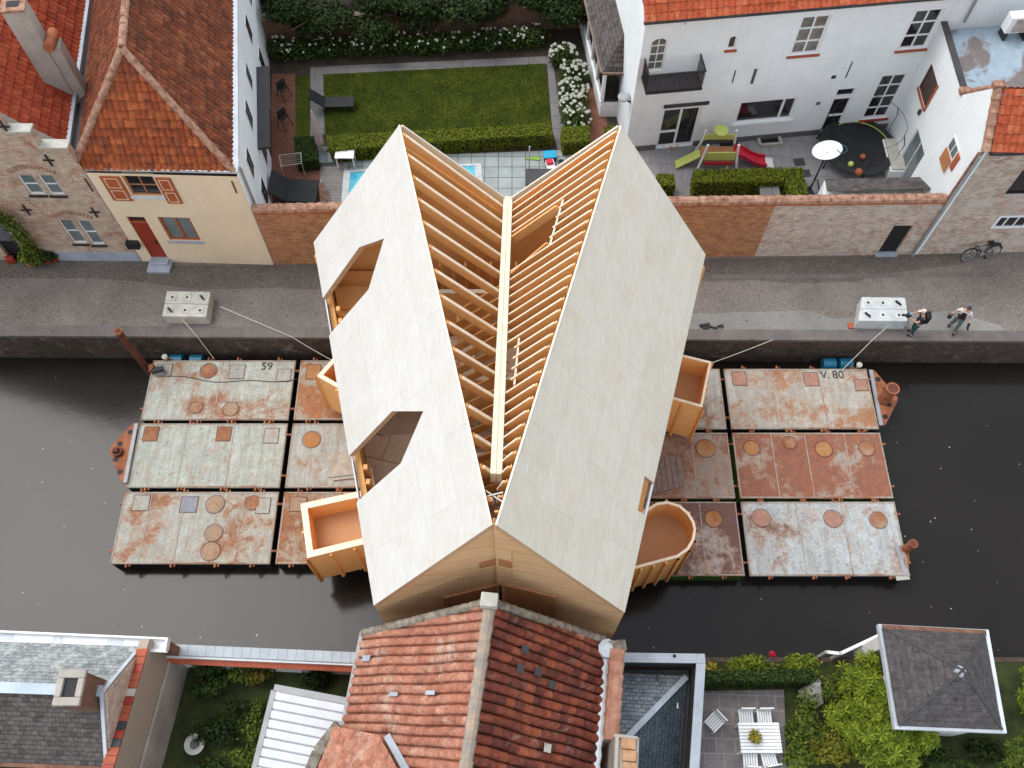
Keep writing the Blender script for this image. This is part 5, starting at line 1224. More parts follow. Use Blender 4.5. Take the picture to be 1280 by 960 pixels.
root = thing('board_pile', 'reddish brown boards leaning in a pile between loungers and pool deck', 'boards', P(404,250)); 
for k in range(4): m = MB(); m.bar(P(399+k*1.5,229,.35), P(404+k*3.6,262,.06+.03*k), .10, .05); m.build('board', M['brick_dark'], root)
c = P(409,201); m = MB(); m.box(c+V(0,0,.12), (.75,.6,.24), .05); tag(m.build('storage_box', M['glass_grey'], loc=c, bevel=.03), 'low dark blue grey box on the deck beside the white side table', 'box')
c = P(676,234); m = MB(); m.box(c+V(0,0,.33), (1.35,.85,.66)); m.box(c+V(0,0,.69), (1.42,.92,.06)); tag(m.build('outdoor_cabinet', M['lead'], loc=c, bevel=.02), 'dark grey topped low cabinet on the pale terrace, at the right rafters', 'cabinet')
c = P(661,222); m = MB(); m.tube([c, V(c.x,c.y,2.0)], .03, 8); m.box(c+V(0,0,.03), (.3,.3,.06)); tag(m.build('shower_post', M['concrete_white'], loc=c), 'slim white outdoor post standing on the terrace in front of the hedge', 'post')
c = P(687,199); root = thing('toy_crate', 'bright blue toy crate on the terrace by the path', 'crate', c)
m = MB(); m.box(c+V(0,0,.16), (.55,.4,.28), .1); m.build('tub', M['black'], root, bevel=.03); m = MB(); m.box(c+V(0,0,.32), (.6,.45,.07), .1); m.build('lid', plain('cyan_plastic',(.02,.34,.55),.4,.1,3), root, bevel=.03)
c = P(667,199); m = MB(); m.prism([c+V(-.35,-.06,.02), c+V(.3,-.1,.02), c+V(.32,.08,.02), c+V(-.32,.1,.02)], V(0,0,.05)); tag(m.build('foam_mat', plain('lime_foam',(.25,.42,.06),.6,.1,3), loc=c, bevel=.01), 'small lime green mat beside the blue toy crate', 'mat')
M['toy_red'] = plain('toy_red', (.55,.02,.05), .4, .1, 3); M['toy_white'] = plain('toy_white', (.72,.72,.68), .45, .1, 3); M['toy_lime'] = plain('toy_lime', (.50,.56,.14), .45, .12, 3)
root = thing('ride_on_toy', 'small white and red ride on toy car by the blue crate', 'toy', P(688,212)); c = P(688,212)
m = MB(); m.box(c+V(0,0,.25), (.4,.62,.26), .2); m.build('body', M['toy_white'], root, bevel=.06); m = MB(); m.box(c+V(-.05,.08,.42), (.3,.3,.14), .2); m.build('seat', M['toy_red'], root, bevel=.04)
for sx in (-.2,.2):
    for sy in (-.2,.2): m = MB(); m.tube([c+V(sx-.03,sy,.1), c+V(sx+.03,sy,.1)], .1, 12); m.build('wheel', M['black'], root)
c = P(701,206); root = thing('toy_bucket', 'small teal and grey toy bucket beside the ride on toy', 'bucket', c); m = MB(); m.lathe(c, [(.11,0),(.15,.28),(.13,.28),(.1,.04)], 16); m.build('body', M['glass_grey'], root); m = MB(); m.tube([c+V(.14*math.cos(a*.35),0,.28+.12*math.sin(a*.35)) for a in range(10)], .01, 5); m.build('handle', M['toy_white'], root)
# play tower
c = P(893,206); root = thing('play_tower', 'white and lime plastic play tower with a red slide on the white house terrace', 'play tower', c)
for sx in (-.75,.75):
    for sy in (-.42,.42):
        m = MB(); m.tube([c+V(sx*1.25,sy*1.35,0), c+V(sx,sy,1.0), c+V(sx*.9,sy,1.75)], .055, 10); m.build('post', M['toy_white'], root)
m = MB(); m.box(c+V(0,0,.72), (1.5,.85,.08)); m.build('platform', M['brown_panel'], root, bevel=.02)
m = MB(); m.box(c+V(0,-.43,1.05), (1.3,.05,.5)); m.build('side_panel', M['toy_lime'], root, bevel=.02)
m = MB(); m.box(c+V(0,.43,1.35), (1.45,.06,.32)); m.build('side_panel', M['toy_lime'], root, bevel=.02)
m = MB(); m.box(c+V(0,-.46,.6), (1.3,.05,.14)); m.build('beam', M['toy_red'], root)
m = MB(); m.lathe(c+V(0,.45,1.72), [(.02,.08),(.3,.04),(.33,0),(.02,.0)], 16); m.build('roof_disc', M['toy_lime'], root)
m = MB(); pr_ = [(.75,.80),(1.15,.68),(1.6,.35),(2.0,.16),(2.3,.12)]
for (x0,z0),(x1,z1) in zip(pr_, pr_[1:]):
    m.hexa(c+V(x0,-.22,z0), V(x1-x0,0,z1-z0), V(0,.5,0), V(0,0,.05))
    for yy in (-.27,.28): m.hexa(c+V(x0,yy,z0), V(x1-x0,0,z1-z0), V(0,.06,0), V(0,0,.2))
m.build('slide', M['toy_red'], root)
m = MB(); m.hexa(c+V(2.3,-.25,.10), V(.35,0,-.04), V(0,.56,0), V(0,0,.05)); m.build('slide_end', M['toy_white'], root)
m = MB(); m.hexa(c+V(-.8,-.2,.72), V(-1.0,-.1,-.68), V(0,.45,0), V(0,0,.06)); m.build('climbing_ramp', M['toy_lime'], root)
m = MB(); m.prism([c+V(.25,-.6,.05), c+V(.6,-.6,.05), c+V(.42,-.6,.6)], V(0,.05,0)); m.build('pennant', M['toy_lime'], root)
# stone bench, mats, cellar light
c = P(961,241); c = P(960,240,0); root = thing('stone_bench', 'grey stone topped bench with wooden legs in front of the long hedge', 'bench', c)
m = MB(); m.prism([P(947.5,222,.5), P(969,221.5,.5), P(975.5,245,.5), P(950,245.5,.5)], V(0,0,.08)); m.build('top', M['path'], root, bevel=.01)
for q in ((949,224),(967.5,223.5),(952,244),(973,243.5)): p = P(*q,.5); m = MB(); m.box(V(p.x,p.y,.25), (.08,.08,.5)); m.build('leg', M['brown_panel'], root)
c = P(911,180.5); m = MB(); m.box(c+V(0,0,.02), (.85,.42,.03), .08); tag(m.build('door_mat', M['black'], loc=c), 'black mat on the terrace left of the cellar light', 'mat')
c = P(961,177); root = thing('cellar_light', 'concrete framed cellar light in the paving against the white wall', 'cellar light', c); m = MB()
for s in (-1,1): m.box(c+V(s*.5,0,.08), (.14,.62,.16), .1); m.box(c+V(0,s*.26,.079), (.9,.12,.158), .1)
m.build('curb', M['concrete_dirty'], root, bevel=.015); m = MB(); m.box(c+V(0,0,.03), (.84,.44,.02), .1); m.build('grating', M['black'], root)
for q, s in (((999,203),'dark drain grate nearest the trampoline, farther one'),((1006,217),'dark drain grate by the hedge return, nearer one')):
    c = P(*q); m = MB(); m.box(c+V(0,0,.018), (.5,.42,.02), .1); tag(m.build('drain_grate', M['lead'], loc=c), s, 'grate')
c = P(813,183); root = thing('flower_pot', 'pale round flower pot beside the glass door of the white house', 'pot', c); m = MB(); m.lathe(c, [(.15,0),(.22,.4),(.18,.4),(.16,.3)], 18); m.build('pot', M['zinc_pale'], root); m = MB(); m.disc(c+V(0,0,.3), .17, 14, .02); m.build('soil', M['soil'], root)
c = P(838,184); root = thing('shoe_pile', 'small heap of shoes in front of the glass door', 'shoes', c)
for k in range(6): p = c+V(-.35+.14*k+random.uniform(-.03,.03), random.uniform(-.14,.14), .05); m = MB(); m.box(p, (.09,.26,.1), random.uniform(-1,1)); m.build('shoe', M[('brown_panel','black','concrete_dirty')[k%3]], root, bevel=.03)
# basketball stand
c = P(1012,240); root = thing('basketball_stand', 'black basketball stand with a white oval backboard beside the trampoline', 'basketball stand', c); tp = V(P(1033,190,2.3).x, P(1033,190,2.3).y, 2.3)
bx_ = P(1010,240); m = MB(); m.tube([V(tp.x-.1,tp.y-.25,0), V(tp.x,tp.y-.1,2.4)], .04, 8); m.build('pole', M['iron'], root)
m = MB(); m.tube([V(tp.x,tp.y-.3,0.9), V(tp.x+.35,tp.y-.9,0)], .03, 8); m.tube([V(tp.x-.05,tp.y-.25,.9), V(tp.x-.65,tp.y-.85,0)], .03, 8); m.build('brace', M['iron'], root)
m = MB(); m.box(V(tp.x-.3,tp.y-.35,.08), (.7,.5,.14), .3); m.build('base', M['iron'], root, bevel=.03)
n_ = V(-.25,-.35,.9).normalized(); u_ = V(1,.05,0).normalized(); u_ = (u_-n_*u_.dot(n_)).normalized(); v_ = n_.cross(u_)
m = MB(); m.prism([tp+V(0,0,.1)+u_*.62*math.cos(a*math.pi/14)+v_*.42*math.sin(a*math.pi/14) for a in range(28)], n_*.04); m.build('backboard', M['white'], root)
m = MB(); cc = tp+V(.1,.0,.2); m.tube([cc+u_*.5+V(.22*math.cos(k*.42),.22*math.sin(k*.42),-.1) for k in range(16)], .015, 6); m.build('hoop', M['mooring_blue'], root)
# trampoline
c = P(1067,193); rT = 1.72; root = thing('trampoline', 'round black trampoline with net poles and a yellow green line below the white wall', 'trampoline', c); zt = .55
m = MB(); m.lathe(c, [(rT*.80,zt),(rT*.80,zt+.01)], 40); m.build('mat', M['black'], root)
m = MB(); n = 40
for k in range(n):
    a0, a1 = 6.2832*k/n, 6.2832*(k+1)/n; pts = [c+V(r*math.cos(a), r*math.sin(a), zt+.02) for r, a in ((rT*.8,a0),(rT*.8,a1),(rT,a1),(rT,a0))]; m.prism(pts, V(0,0,.03))
m.build('edge_pad', plain('pad_black',(.025,.027,.028),.5,.2,3), root)
m = MB(); m.tube([c+V(rT*.82*math.cos(a), rT*.82*math.sin(a), zt+.06) for a in [(-.55+k*.105) for k in range(26)]], .022, 6); m.build('piping', M['toy_lime'], root)
for k in range(6):
    a = .5+k*1.047; p = c+V(rT*math.cos(a), rT*math.sin(a), 0)
    m = MB(); m.tube([p, p+V(.05*math.cos(a),.05*math.sin(a),1.6), p+V(-.15*math.cos(a),-.15*math.sin(a),2.1)], .022, 6); m.build('net_pole', M['black'], root)
    m = MB(); m.tube([p+V(0,0,zt), p+V(.1*math.cos(a),.1*math.sin(a),0)], .03, 6); m.build('leg', M['black'], root)
m = MB(); m.tube([c+V((rT-.12)*math.cos(a*.2618), (rT-.12)*math.sin(a*.2618), 2.1) for a in range(25)], .012, 5); m.build('net_ring', M['black'], root)
for q, r, mt, s in (((1078.5,196),.13,'sill_red','small orange ball on the trampoline, upper one'),((1073.5,215),.17,'sill_red','larger orange ball on the trampoline, nearest the wall'),((1063.5,205),.13,'toy_lime','pale yellow ball on the trampoline')):
    p = P(*q, zt+r); m = MB(); m.lathe(p, [(r*math.sin(k*math.pi/8)+.001, -r*math.cos(k*math.pi/8)) for k in range(9)], 16); tag(m.build('ball', M[mt], loc=p, smooth=True), s, 'ball')
c = P(1113,205); root = thing('patio_sofa', 'white garden box seat under the extension wall beside the trampoline', 'seat', c); m = MB(); m.box(c+V(0,0,.3), (.8,1.9,.6)); m.build('base', M['white'], root, bevel=.03); m = MB(); m.box(c+V(.0,0,.64), (.7,1.8,.1)); m.build('cushion', M['concrete'], root, bevel=.03)
# plants at the brick house door (far left)
def ivy(mb, pts, r, n, size):
    for p in pts: mb.cloud(p, r, n, size, .75, .3, .3)
root = thing('climbing_ivy', 'green ivy climbing round the dark door of the brick house', 'ivy', P(30,325)); m = MB()
ivy(m, [P(x,y,z)+V(0,-.12,0) for x,y,z in ((-4,266,3.6),(8,272,3.2),(18,282,2.8),(27,292,2.2),(34,303,1.5),(40,312,.9),(44,322,.5))], (.42,.22,.42), 230, .13); m.build('leaves', M['leaf_mid'], root)
m = MB(); m.tube([P(47,328), P(40,312,.9)+V(0,-.05,0), P(20,284,2.8)+V(0,-.05,0), P(-2,266,3.6)+V(0,-.05,0)], .03, 6); m.build('stem', M['bark'], root)
def potted(q, r, h, mt, label, pm='terracotta', lr=.3):
    c = P(*q); root = thing('potted_plant', label, 'plant', c); m = MB(); m.lathe(c, [(r*.7,0),(r,h),(r*.85,h),(r*.8,h*.8)], 16); m.build('pot', M[pm], root)
    m = MB(); m.cloud(c+V(0,0,h+lr*.7), (lr,lr,lr*.9), 260, .12, .6, .2, .5); m.build('leaves', M[mt], root)
potted((40,331), .16, .3, 'leaf_lime', 'yellow green plant in a pot at the ivy covered door', lr=.36)
potted((60,327), .2, .3, 'leaf_hyd', 'dark green plant in a red pot left of the blue plinth', 'red', .42)
potted((70,326), .16, .25, 'leaf_dark', 'dark plant in a small red pot against the blue plinth', 'red', .3)
c = P(18,322); root = thing('red_bag', 'small red bag in the dark doorway of the brick house', 'bag', c+V(0,-.15,0)); c = c+V(0,-.25,0); m = MB(); m.box(c+V(0,0,.2), (.36,.2,.36), .3); m.build('body', M['red'], root, bevel=.05); m = MB(); m.tube([c+V(.1*math.cos(k*.35),0,.38+.12*math.sin(k*.35)) for k in range(10)], .015, 6); m.build('handle', M['red'], root)
# ================================================================== TILED HOUSE (near, centre)
ax_ = V(-.135,-1,0).normalized()
vl, ap, vr = P(455,793,5.8), P(612,754,9.3), P(754,801,5.8)
root = thing('tiled_house', 'near brick house with weathered red pantile roof, salmon left slope and mossy dark right slope', 'house', V(ap.x,ap.y,0))
Ln = 8
l2, a2, r2 = vl+ax_*Ln, ap+ax_*Ln, vr+ax_*Ln
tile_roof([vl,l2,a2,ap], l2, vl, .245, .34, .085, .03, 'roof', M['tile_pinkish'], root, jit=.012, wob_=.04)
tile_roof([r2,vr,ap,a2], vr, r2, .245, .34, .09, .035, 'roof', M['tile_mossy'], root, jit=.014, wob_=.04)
ridge(ap+V(0,-.1,.05), a2+V(0,0,.05), .145, .42, 'ridge_tiles', M['ridge_grey'], root)
M['verge_mortar'] = plain('mossy_mortar', (.26,.21,.16), .95, .6, 5, c2=(.34,.30,.24))
for a, b in ((vl,ap),(vr,ap)): ridge(a+V(0,.02,.04), b+V(0,.02,.04), .11, .3, 'verge_tiles', M['verge_mortar'], root)
m = MB(); m.box(ap+V(.0,.0,.25), (.42,.34,.34), -.1); m.build('ridge_cap', M['concrete'], root, bevel=.03)
m = MB(); k = V(0,-.14,0); x0 = vl+k+V(.12,0,-.1); x1 = vr+k+V(-.12,0,-.1); xt = ap+k+V(0,0,-.1)
m.prism([V(x0.x,x0.y,-2.4), V(x1.x,x1.y,-2.4), x1, xt, x0], V(0,-.3,0)); m.build('gable_wall', M['brick_dark'], root)
m = MB(); 
for a in (vl+V(.14,-.46,-.15), vr+V(-.14,-.46,-.15)): m.add([V(a.x,a.y,0), V(a.x,a.y,0)+ax_*8, V(a.x,a.y,a.z)+ax_*8, a], [(0,1,2,3)])
m.build('side_wall', M['brick_orange'], root)
m = MB(); m.bar(vl+V(-.06,.05,.02), l2+V(-.06,.05,.02), .10, .10); m.build('gutter', M['steel'], root)
m = MB(); m.tube([vr+V(.10,0,.0)+ax_*(.2*i) + V(.03*(i%2),0,.02*(i%2)) for i in range(38)], .10, 8); m.build('gutter', M['zinc_pale'], root)
for q, nrm_, o, w in (((458,823),1,vl,.16),((492,868),1,vl,.1),((538,866),1,vl,.1)):
    n = (l2-vl).cross(ap-vl).normalized(); n = n if n.z > 0 else -n
    c = onplane(*q, vl+n*.13, n); U = ax_; W_ = n.cross(U); m = MB(); m.hexa(c-U*w/2-W_*.16, U*w, W_*.34, n*.03); m.build('patched_tile', M['zinc'], root)
for q in ((656,812),(650,836),(672,840),(684,935),(690,856)):
    n = (r2-vr).cross(ap-vr).normalized(); n = n if n.z > 0 else -n
    c = onplane(*q, vr+n*.14, n); W_ = n.cross(ax_); m = MB(); m.hexa(c-ax_*.1-W_*.12, ax_*.2, W_*.24, n*.03); m.build('patched_tile', M['lead'] if q[1] != 935 else M['concrete'], root)
# low mossy side roof
n = (l2-vl).cross(ap-vl).normalized(); n = n if n.z > 0 else -n
pa_ = onplane(484,921,vl+n*.1,n); pb_ = onplane(428,910,vl+n*.1,n); pc_ = onplane(520,985,vl+n*.1,n)
pd_, pe_ = P(405,932,5.75), P(388,985,5.75)
m = MB(); m.prism([pb_, pa_, pc_, pe_, pd_], V(0,0,-.12)); m.build('side_roof', M['tile_moss_flat'], root)
tile_roof([pb_+V(0,0,.02), pa_+V(0,0,.02), pc_+V(0,0,.02), pe_+V(0,0,.02)], pe_, pb_, .26, .36, .018, .015, 'side_roof_tiles', M['tile_pinkish'], root, jit=.012)
m = MB(); m.bar(pa_+V(0,.02,.06), pc_+V(0,.02,.06), .17, .05); m.build('flashing', M['zinc'], root)
m = MB(); m.bar(P(424,906,5.9), P(398,940,5.8), .30, .3); m.bar(P(398,940,5.7), P(380,985,5.7), .30, .3); m.build('side_coping', M['verge_mortar'], root, bevel=.03)
m = MB(); m.add([V(pb_.x,pb_.y,0), V(pe_.x-.2,pe_.y,0), pe_+V(-.2,0,-.1), pb_+V(-.2,0,-.1)], [(0,1,2,3)]); m.build('side_wall', M['brick_orange'], root)
# party wall with clay capping and chimney
q0, q1 = P(771,813,6.05), P(764,924,6.05)
root = thing('party_wall', 'narrow wall with a run of half round clay capping along the mossy roof', 'wall', V(q0.x,q0.y,0))
m = MB(); m.hexa(V(q0.x-.22,q0.y,0), V(q1.x-q0.x,q1.y-q0.y,0), V(.42,0,0), V(0,0,5.92)); m.build('wall', M['render_grey'], root)
ridge(q0, q1, .21, .31, 'capping', M['terracotta_pink'] if 'terracotta_pink' in M else plain('pinkish_clay',(.46,.20,.12),.9,.35,3,c2=(.50,.27,.19)), root)
m = MB(); c = P(771,808,6.0); m.box(c, (.5,.3,.3), .1); m.build('capstone', M['verge_mortar'], root, bevel=.03)
m = MB(); c = P(759,811,6.0); m.lathe(c+V(0,0,-.1), [(.05,0),(.28,.02),(.26,.2),(.1,.27)], 9); m.build('lead_flashing', M['zinc_pale'], root)
c = P(783,945,7.0); root = thing('near_chimney', 'squat brick chimney with pale mortar rim at the bottom edge beside the slate roof', 'chimney', c)
m = MB(); m.box(V(c.x,c.y,5.2), (.62,.95,3.6), -.1); m.build('stack', M['render_grey'], root, bevel=.02)
m = MB()
for k in range(3): m.box(V(c.x+.06,c.y-.28+.28*k,7.06), (.36,.26,.12), -.1)
m.build('brick_cap', plain('orange_cap',(.50,.22,.08),.9,.35,4,c2=(.55,.36,.22)), root, bevel=.02)
m = MB(); m.box(V(c.x-.26,c.y,7.05), (.10,.95,.10), -.1); m.box(V(c.x+.0,c.y+.45,7.05), (.6,.08,.1), -.1); m.build('mortar_rim', M['render_grey'], root, bevel=.02)
# ================================================================== PARAPET + SLATE ROOF BUILDING (right of the tiled house)
r0, r1, r3 = P(776,815.5,4.0), P(881,817,4.0), P(872,966,4.0)
root = thing('slate_roof_building', 'building with zinc topped parapet around a blue grey hipped slate roof', 'building', V(r1.x,r1.y,0))
dn = (r3-r1).normalized(); far = 6.5
m = MB(); m.hexa(r0+V(0,0,-.08), r1-r0, V(0,-.28,0), V(0,0,.08)); m.hexa(r1+V(-.28,-.281,-.08), V(.28,0,0), dn*far, V(0,0,.079)); m.build('parapet_cap', M['zinc'], root, bevel=.015)
m = MB(); m.hexa(r1+V(-.205,-.075,-.0)+V(0,0,.004), V(.012,0,0), dn*far, V(0,0,.012)); m.hexa(r0+V(0,-.14,.004), r1-r0-V(.2,0,0), V(0,-.012,0), V(0,0,.012)); m.build('cap_seam', M['zinc_pale'], root)
m = MB(); m.hexa(V(r0.x,r0.y-.02,-2.4), V(r1.x-r0.x-.02,r1.y-r0.y,0), V(0,-.2,0), V(0,0,6.32)); m.hexa(V(r1.x-.22,r1.y-.22,0), V(.2,0,0), V(dn.x,dn.y,0)*far, V(0,0,3.919)); m.build('wall', M['brick_dark'], root)
m = MB(); m.hexa(r0+V(0,-.222,-1.1), r1-r0-V(.3,0,0), V(0,-.02,0), V(0,0,1.02)); m.hexa(r1+V(-.245,-.24,-1.1), V(.02,0,0), dn*far, V(0,0,1.019)); m.build('parapet_lining', M['lead'], root)
m = MB(); m.hexa(V(r0.x,r0.y-.3,2.78), V(2.2,0,0), V(0,-7,0), V(0,0,.05)); m.build('gutter_bed', M['lead'], root)
c0, cw, c1 = P(859,845,3.05), P(770,841,3.05), P(850,975,3.05); hp = P(778,928,4.55)
hs = hp + (c1-c0).normalized()*5; c1 = c0+(c1-c0).normalized()*6
tile_roof([cw,c0,hp,P(750,928,4.55)], cw, c0, .21, .15, 0, .022, 'roof', M['slate_blue_lit'], root, flat=True)
tile_roof([c0,c1,hs,hp], c1, c0, .21, .15, 0, .010, 'roof', M['slate_blue_shaded'] if 'slate_blue_shaded' in M else tiles('blue_slates_shaded', [(.06,.085,.10),(.085,.11,.125),(.07,.095,.11)], (.12,.14,.15), (.62,.8), 2, joint=.6), root, flat=True)  # same slates, with the shaded east plane painted darker
m = MB(); m.bar(c0+V(-.03,-.02,.03), hp+V(0,0,.04), .17, .03); m.build('hip_flashing', M['zinc'], root)
for q in ((843,820),): p = P(*q,4.01); m = MB(); m.disc(p, .05, 12, .03); m.build('vent_pipe', M['black'], root)
for q in ((822,847),(846,882)): p = P(*q,3.25); m = MB(); m.box(p, (.07,.16,.06)); m.build('slate_hook', M['iron'] if q[0] < 830 else M['zinc_pale'], root)
# ================================================================== CORRUGATED ROOF
k0, k1, k3 = P(345,864,2.85), P(434,881,2.85), P(318,972,2.85)
root = thing('corrugated_shed', 'shed with white corrugated roof sheets and grey edge trim', 'shed', V(k0.x,k0.y,0))
du, dw = (k1-k0), (k3-k0).normalized()*4; k1e = du*1.25; n = 15; m = MB()
for i in range(n):
    a = k0+dw*(i/n); b = k0+dw*((i+1)/n); h = .05
    m.add([a, a+k1e, a+(b-a)*.08+V(0,0,h)+k1e, a+(b-a)*.08+V(0,0,h), b-(b-a)*.16+V(0,0,h*.8)+k1e, b-(b-a)*.16+V(0,0,h*.8), b+V(0,0,-.02)+k1e, b+V(0,0,-.02)], [(0,1,2,3),(3,2,4,5),(5,4,6,7)])
m.build('corrugated_sheet', M['zinc_sheet'] if 'zinc_sheet' in M else plain('white_sheet',(.56,.59,.61),.45,.12,1.2,.5), root)
m = MB(); m.bar(k0+V(-.06,.1,0), k0+k1e+V(0,.1,0), .2, .12); m.bar(k0+V(-.06,.02,0), k0+dw+V(-.06,.02,0), .16, .12); m.build('edge_trim', M['steel'], root)
m = MB(); m.prism([V(p.x,p.y,0) for p in (k0, k0+k1e, k0+k1e+dw, k0+dw)], V(0,0,2.7)); m.build('wall', M['brick_dark'], root)
# ================================================================== PARAPET WALL ALONG THE CANAL (left)
w0, w1 = P(202,806,2.0), P(450,817,2.0)
root = thing('canal_wall', 'low canal wall with pale blue stone coping between the slate house and the tiled house', 'wall', V(w0.x,w0.y,0))
m = MB(); m.hexa(V(w0.x,w0.y-.36,-2.6), V(w1.x-w0.x,w1.y-w0.y,0), V(0,.3,0), V(0,0,4.5)); m.build('wall', M['white_wall'], root)
m = MB(); n = 22
for i in range(n): a = w0.lerp(w1, i/n); b = w0.lerp(w1,(i+.985)/n); m.hexa(a+V(0,-.30,-.09), b-a, V(0,.34,0), V(0,0,.09))
m.build('coping', M['zinc_pale'] if False else plain('blue_stone',(.40,.45,.48),.8,.15,2), root, bevel=.008)
m = MB(); n = 60
for i in range(n): a = w0.lerp(w1, i/n); b = w0.lerp(w1,(i+.96)/n); m.hexa(V(a.x,a.y-.52,1.62), V(b.x-a.x,b.y-a.y,0), V(0,.24,.12), V(0,0,.05))
m.build('brick_ledge', M['sill_red'], root)
# ================================================================== SLATE HOUSE (bottom left)
xg = lambda y: -11.42+(y-5.1)*.102
xe = -11.45; yn, yr, ys = 5.32, 3.72, 1.95; zn, zr2 = 3.3, 4.95
root = thing('slate_house', 'low house with pale slate north slope, dark slate south slope and zinc ridge', 'house', (xe,yr,0))
XW_ = -34
tl = .055
A0, A1, B0, B1, C0, C1 = V(XW_,yn+.75,zn), V(xg(yn),yn,zn), V(XW_,yr+.75,zr2), V(xg(yr),yr,zr2), V(XW_,ys+.75,3.25), V(xg(ys),ys,3.25)
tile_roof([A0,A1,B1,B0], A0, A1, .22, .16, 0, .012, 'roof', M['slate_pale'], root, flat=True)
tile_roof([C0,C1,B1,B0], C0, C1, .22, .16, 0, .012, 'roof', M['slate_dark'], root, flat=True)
m = MB(); m.bar(B0+V(0,.06,.05), B1+V(0,.06,.05), .30, .06); m.build('ridge_capping', plain('blue_zinc',(.38,.46,.52),.5,.2,1.5,.5), root)
m = MB(); m.prism([V(xg(yn),yn+.1,0), V(xg(ys),ys-.1,0), V(xg(ys),ys,3.2), V(xg(yr),yr,zr2-.06), V(xg(yn),yn,zn-.06)], V(.10,0,0)); m.build('gable_wall', M['brick_pale'], root)
m = MB(); m.bar(C1+V(.0,0,.04), B1+V(0,0,.04), .10, .06); m.bar(A1+V(0,0,.04), B1+V(0,0,.04), .10, .06); m.build('verge_flashing', M['zinc_pale'], root)
g0, g1 = P(-300,775,3.3), P(210,797,3.3)
m = MB(); m.hexa(V(g0.x,g0.y-.35,3.05), g1-g0, V(0,.35,0), V(0,0,.06)); 
m.hexa(V(g0.x,g0.y-.06,3.11), g1-g0, V(0,.06,0), V(0,0,.2)); m.hexa(V(g1.x-.06,g1.y-.37,3.11), V(.06,0,0), V(0,.30,0), V(0,0,.199)); m.hexa(V(g0.x,g0.y-.43,3.112), g1-g0-V(.0,0,0), V(0,.08,0), V(0,0,.13)); m.build('box_gutter', M['white'], root)
for x, w in ((-16.3,1.6),(-14.1,.3),(-12.3,.5)): m = MB(); m.box((x, g1.y-.2-(x-g1.x)*-.043*-1, 3.118), (w,.2,.012)); m.build('gutter_lining', M['zinc_pale'], root)
m = MB(); m.hexa(V(g0.x,g0.y-.30,-2.6), V(g1.x-g0.x-.05,g1.y-g0.y,0), V(0,.26,0), V(0,0,5.6)); m.build('canal_front', M['brick_dark'], root)
s0_ = P(178,811,3.6); s1_ = P(139,945,3.6); d = s1_-s0_; m = MB(); n = 13
mats = ['sill_red','terracotta','coping','sill_red','terracotta','concrete','red','terracotta','terracotta','lead','red','lead','terracotta']
for i in range(n+2):
    a = s0_+d*(i/n); b = s0_+d*((i+.93)/n); m = MB(); m.hexa(V(a.x-.17,a.y,3.56), b-a, V(.34,0,0), V(0,0,.07)); m.build('coping_tile', M[('sill_red','concrete','lead','red')[(0,0,3,0,0,1,3,0,0,2,3,2,0,0,3)[i]]], root)
m = MB(); m.hexa(V(s0_.x-.16,s0_.y+.3,0), V(d.x,d.y,0)*1.6, V(.30,0,0), V(0,0,3.555)); m.build('party_wall', plain('beige_render',(.50,.44,.36),.9,.2,.8,c2=(.40,.35,.30)), root)
m = MB(); m.hexa(V(s0_.x+.15,s0_.y+.3,0), V(d.x,d.y,0)*1.6, V(.10,0,0), V(0,0,1.7)); m.build('lower_wall', M['render_grey'], root, bevel=.02)
c = P(110,864,5.9); root = thing('slate_house_chimney', 'small brick chimney with open flue on the ridge of the slate house', 'chimney', c); c = V(-12.0, yr, 5.2)
m = MB(); m.box(c, (.62,.86,1.5)); m.build('stack', M['brick_dark'], root, bevel=.015)
m = MB()
for sx, sy, wx, wy in ((0,.36,.74,.22),(0,-.36,.74,.22),(.28,0,.18,.5),(-.28,0,.18,.5)): m.box(c+V(sx,sy,.8), (wx,wy,.14))
m.build('cap', M['render_grey'], root, bevel=.03); m = MB(); m.box(c+V(0,0,.756), (.38,.5,.02)); m.build('flue_opening', M['black'], root)
m = MB(); m.bar(C0+V(0,-.03,-.06), C1+V(0,-.03,-.06), .16, .12); m.build('south_gutter', M['brick_dark'], root)
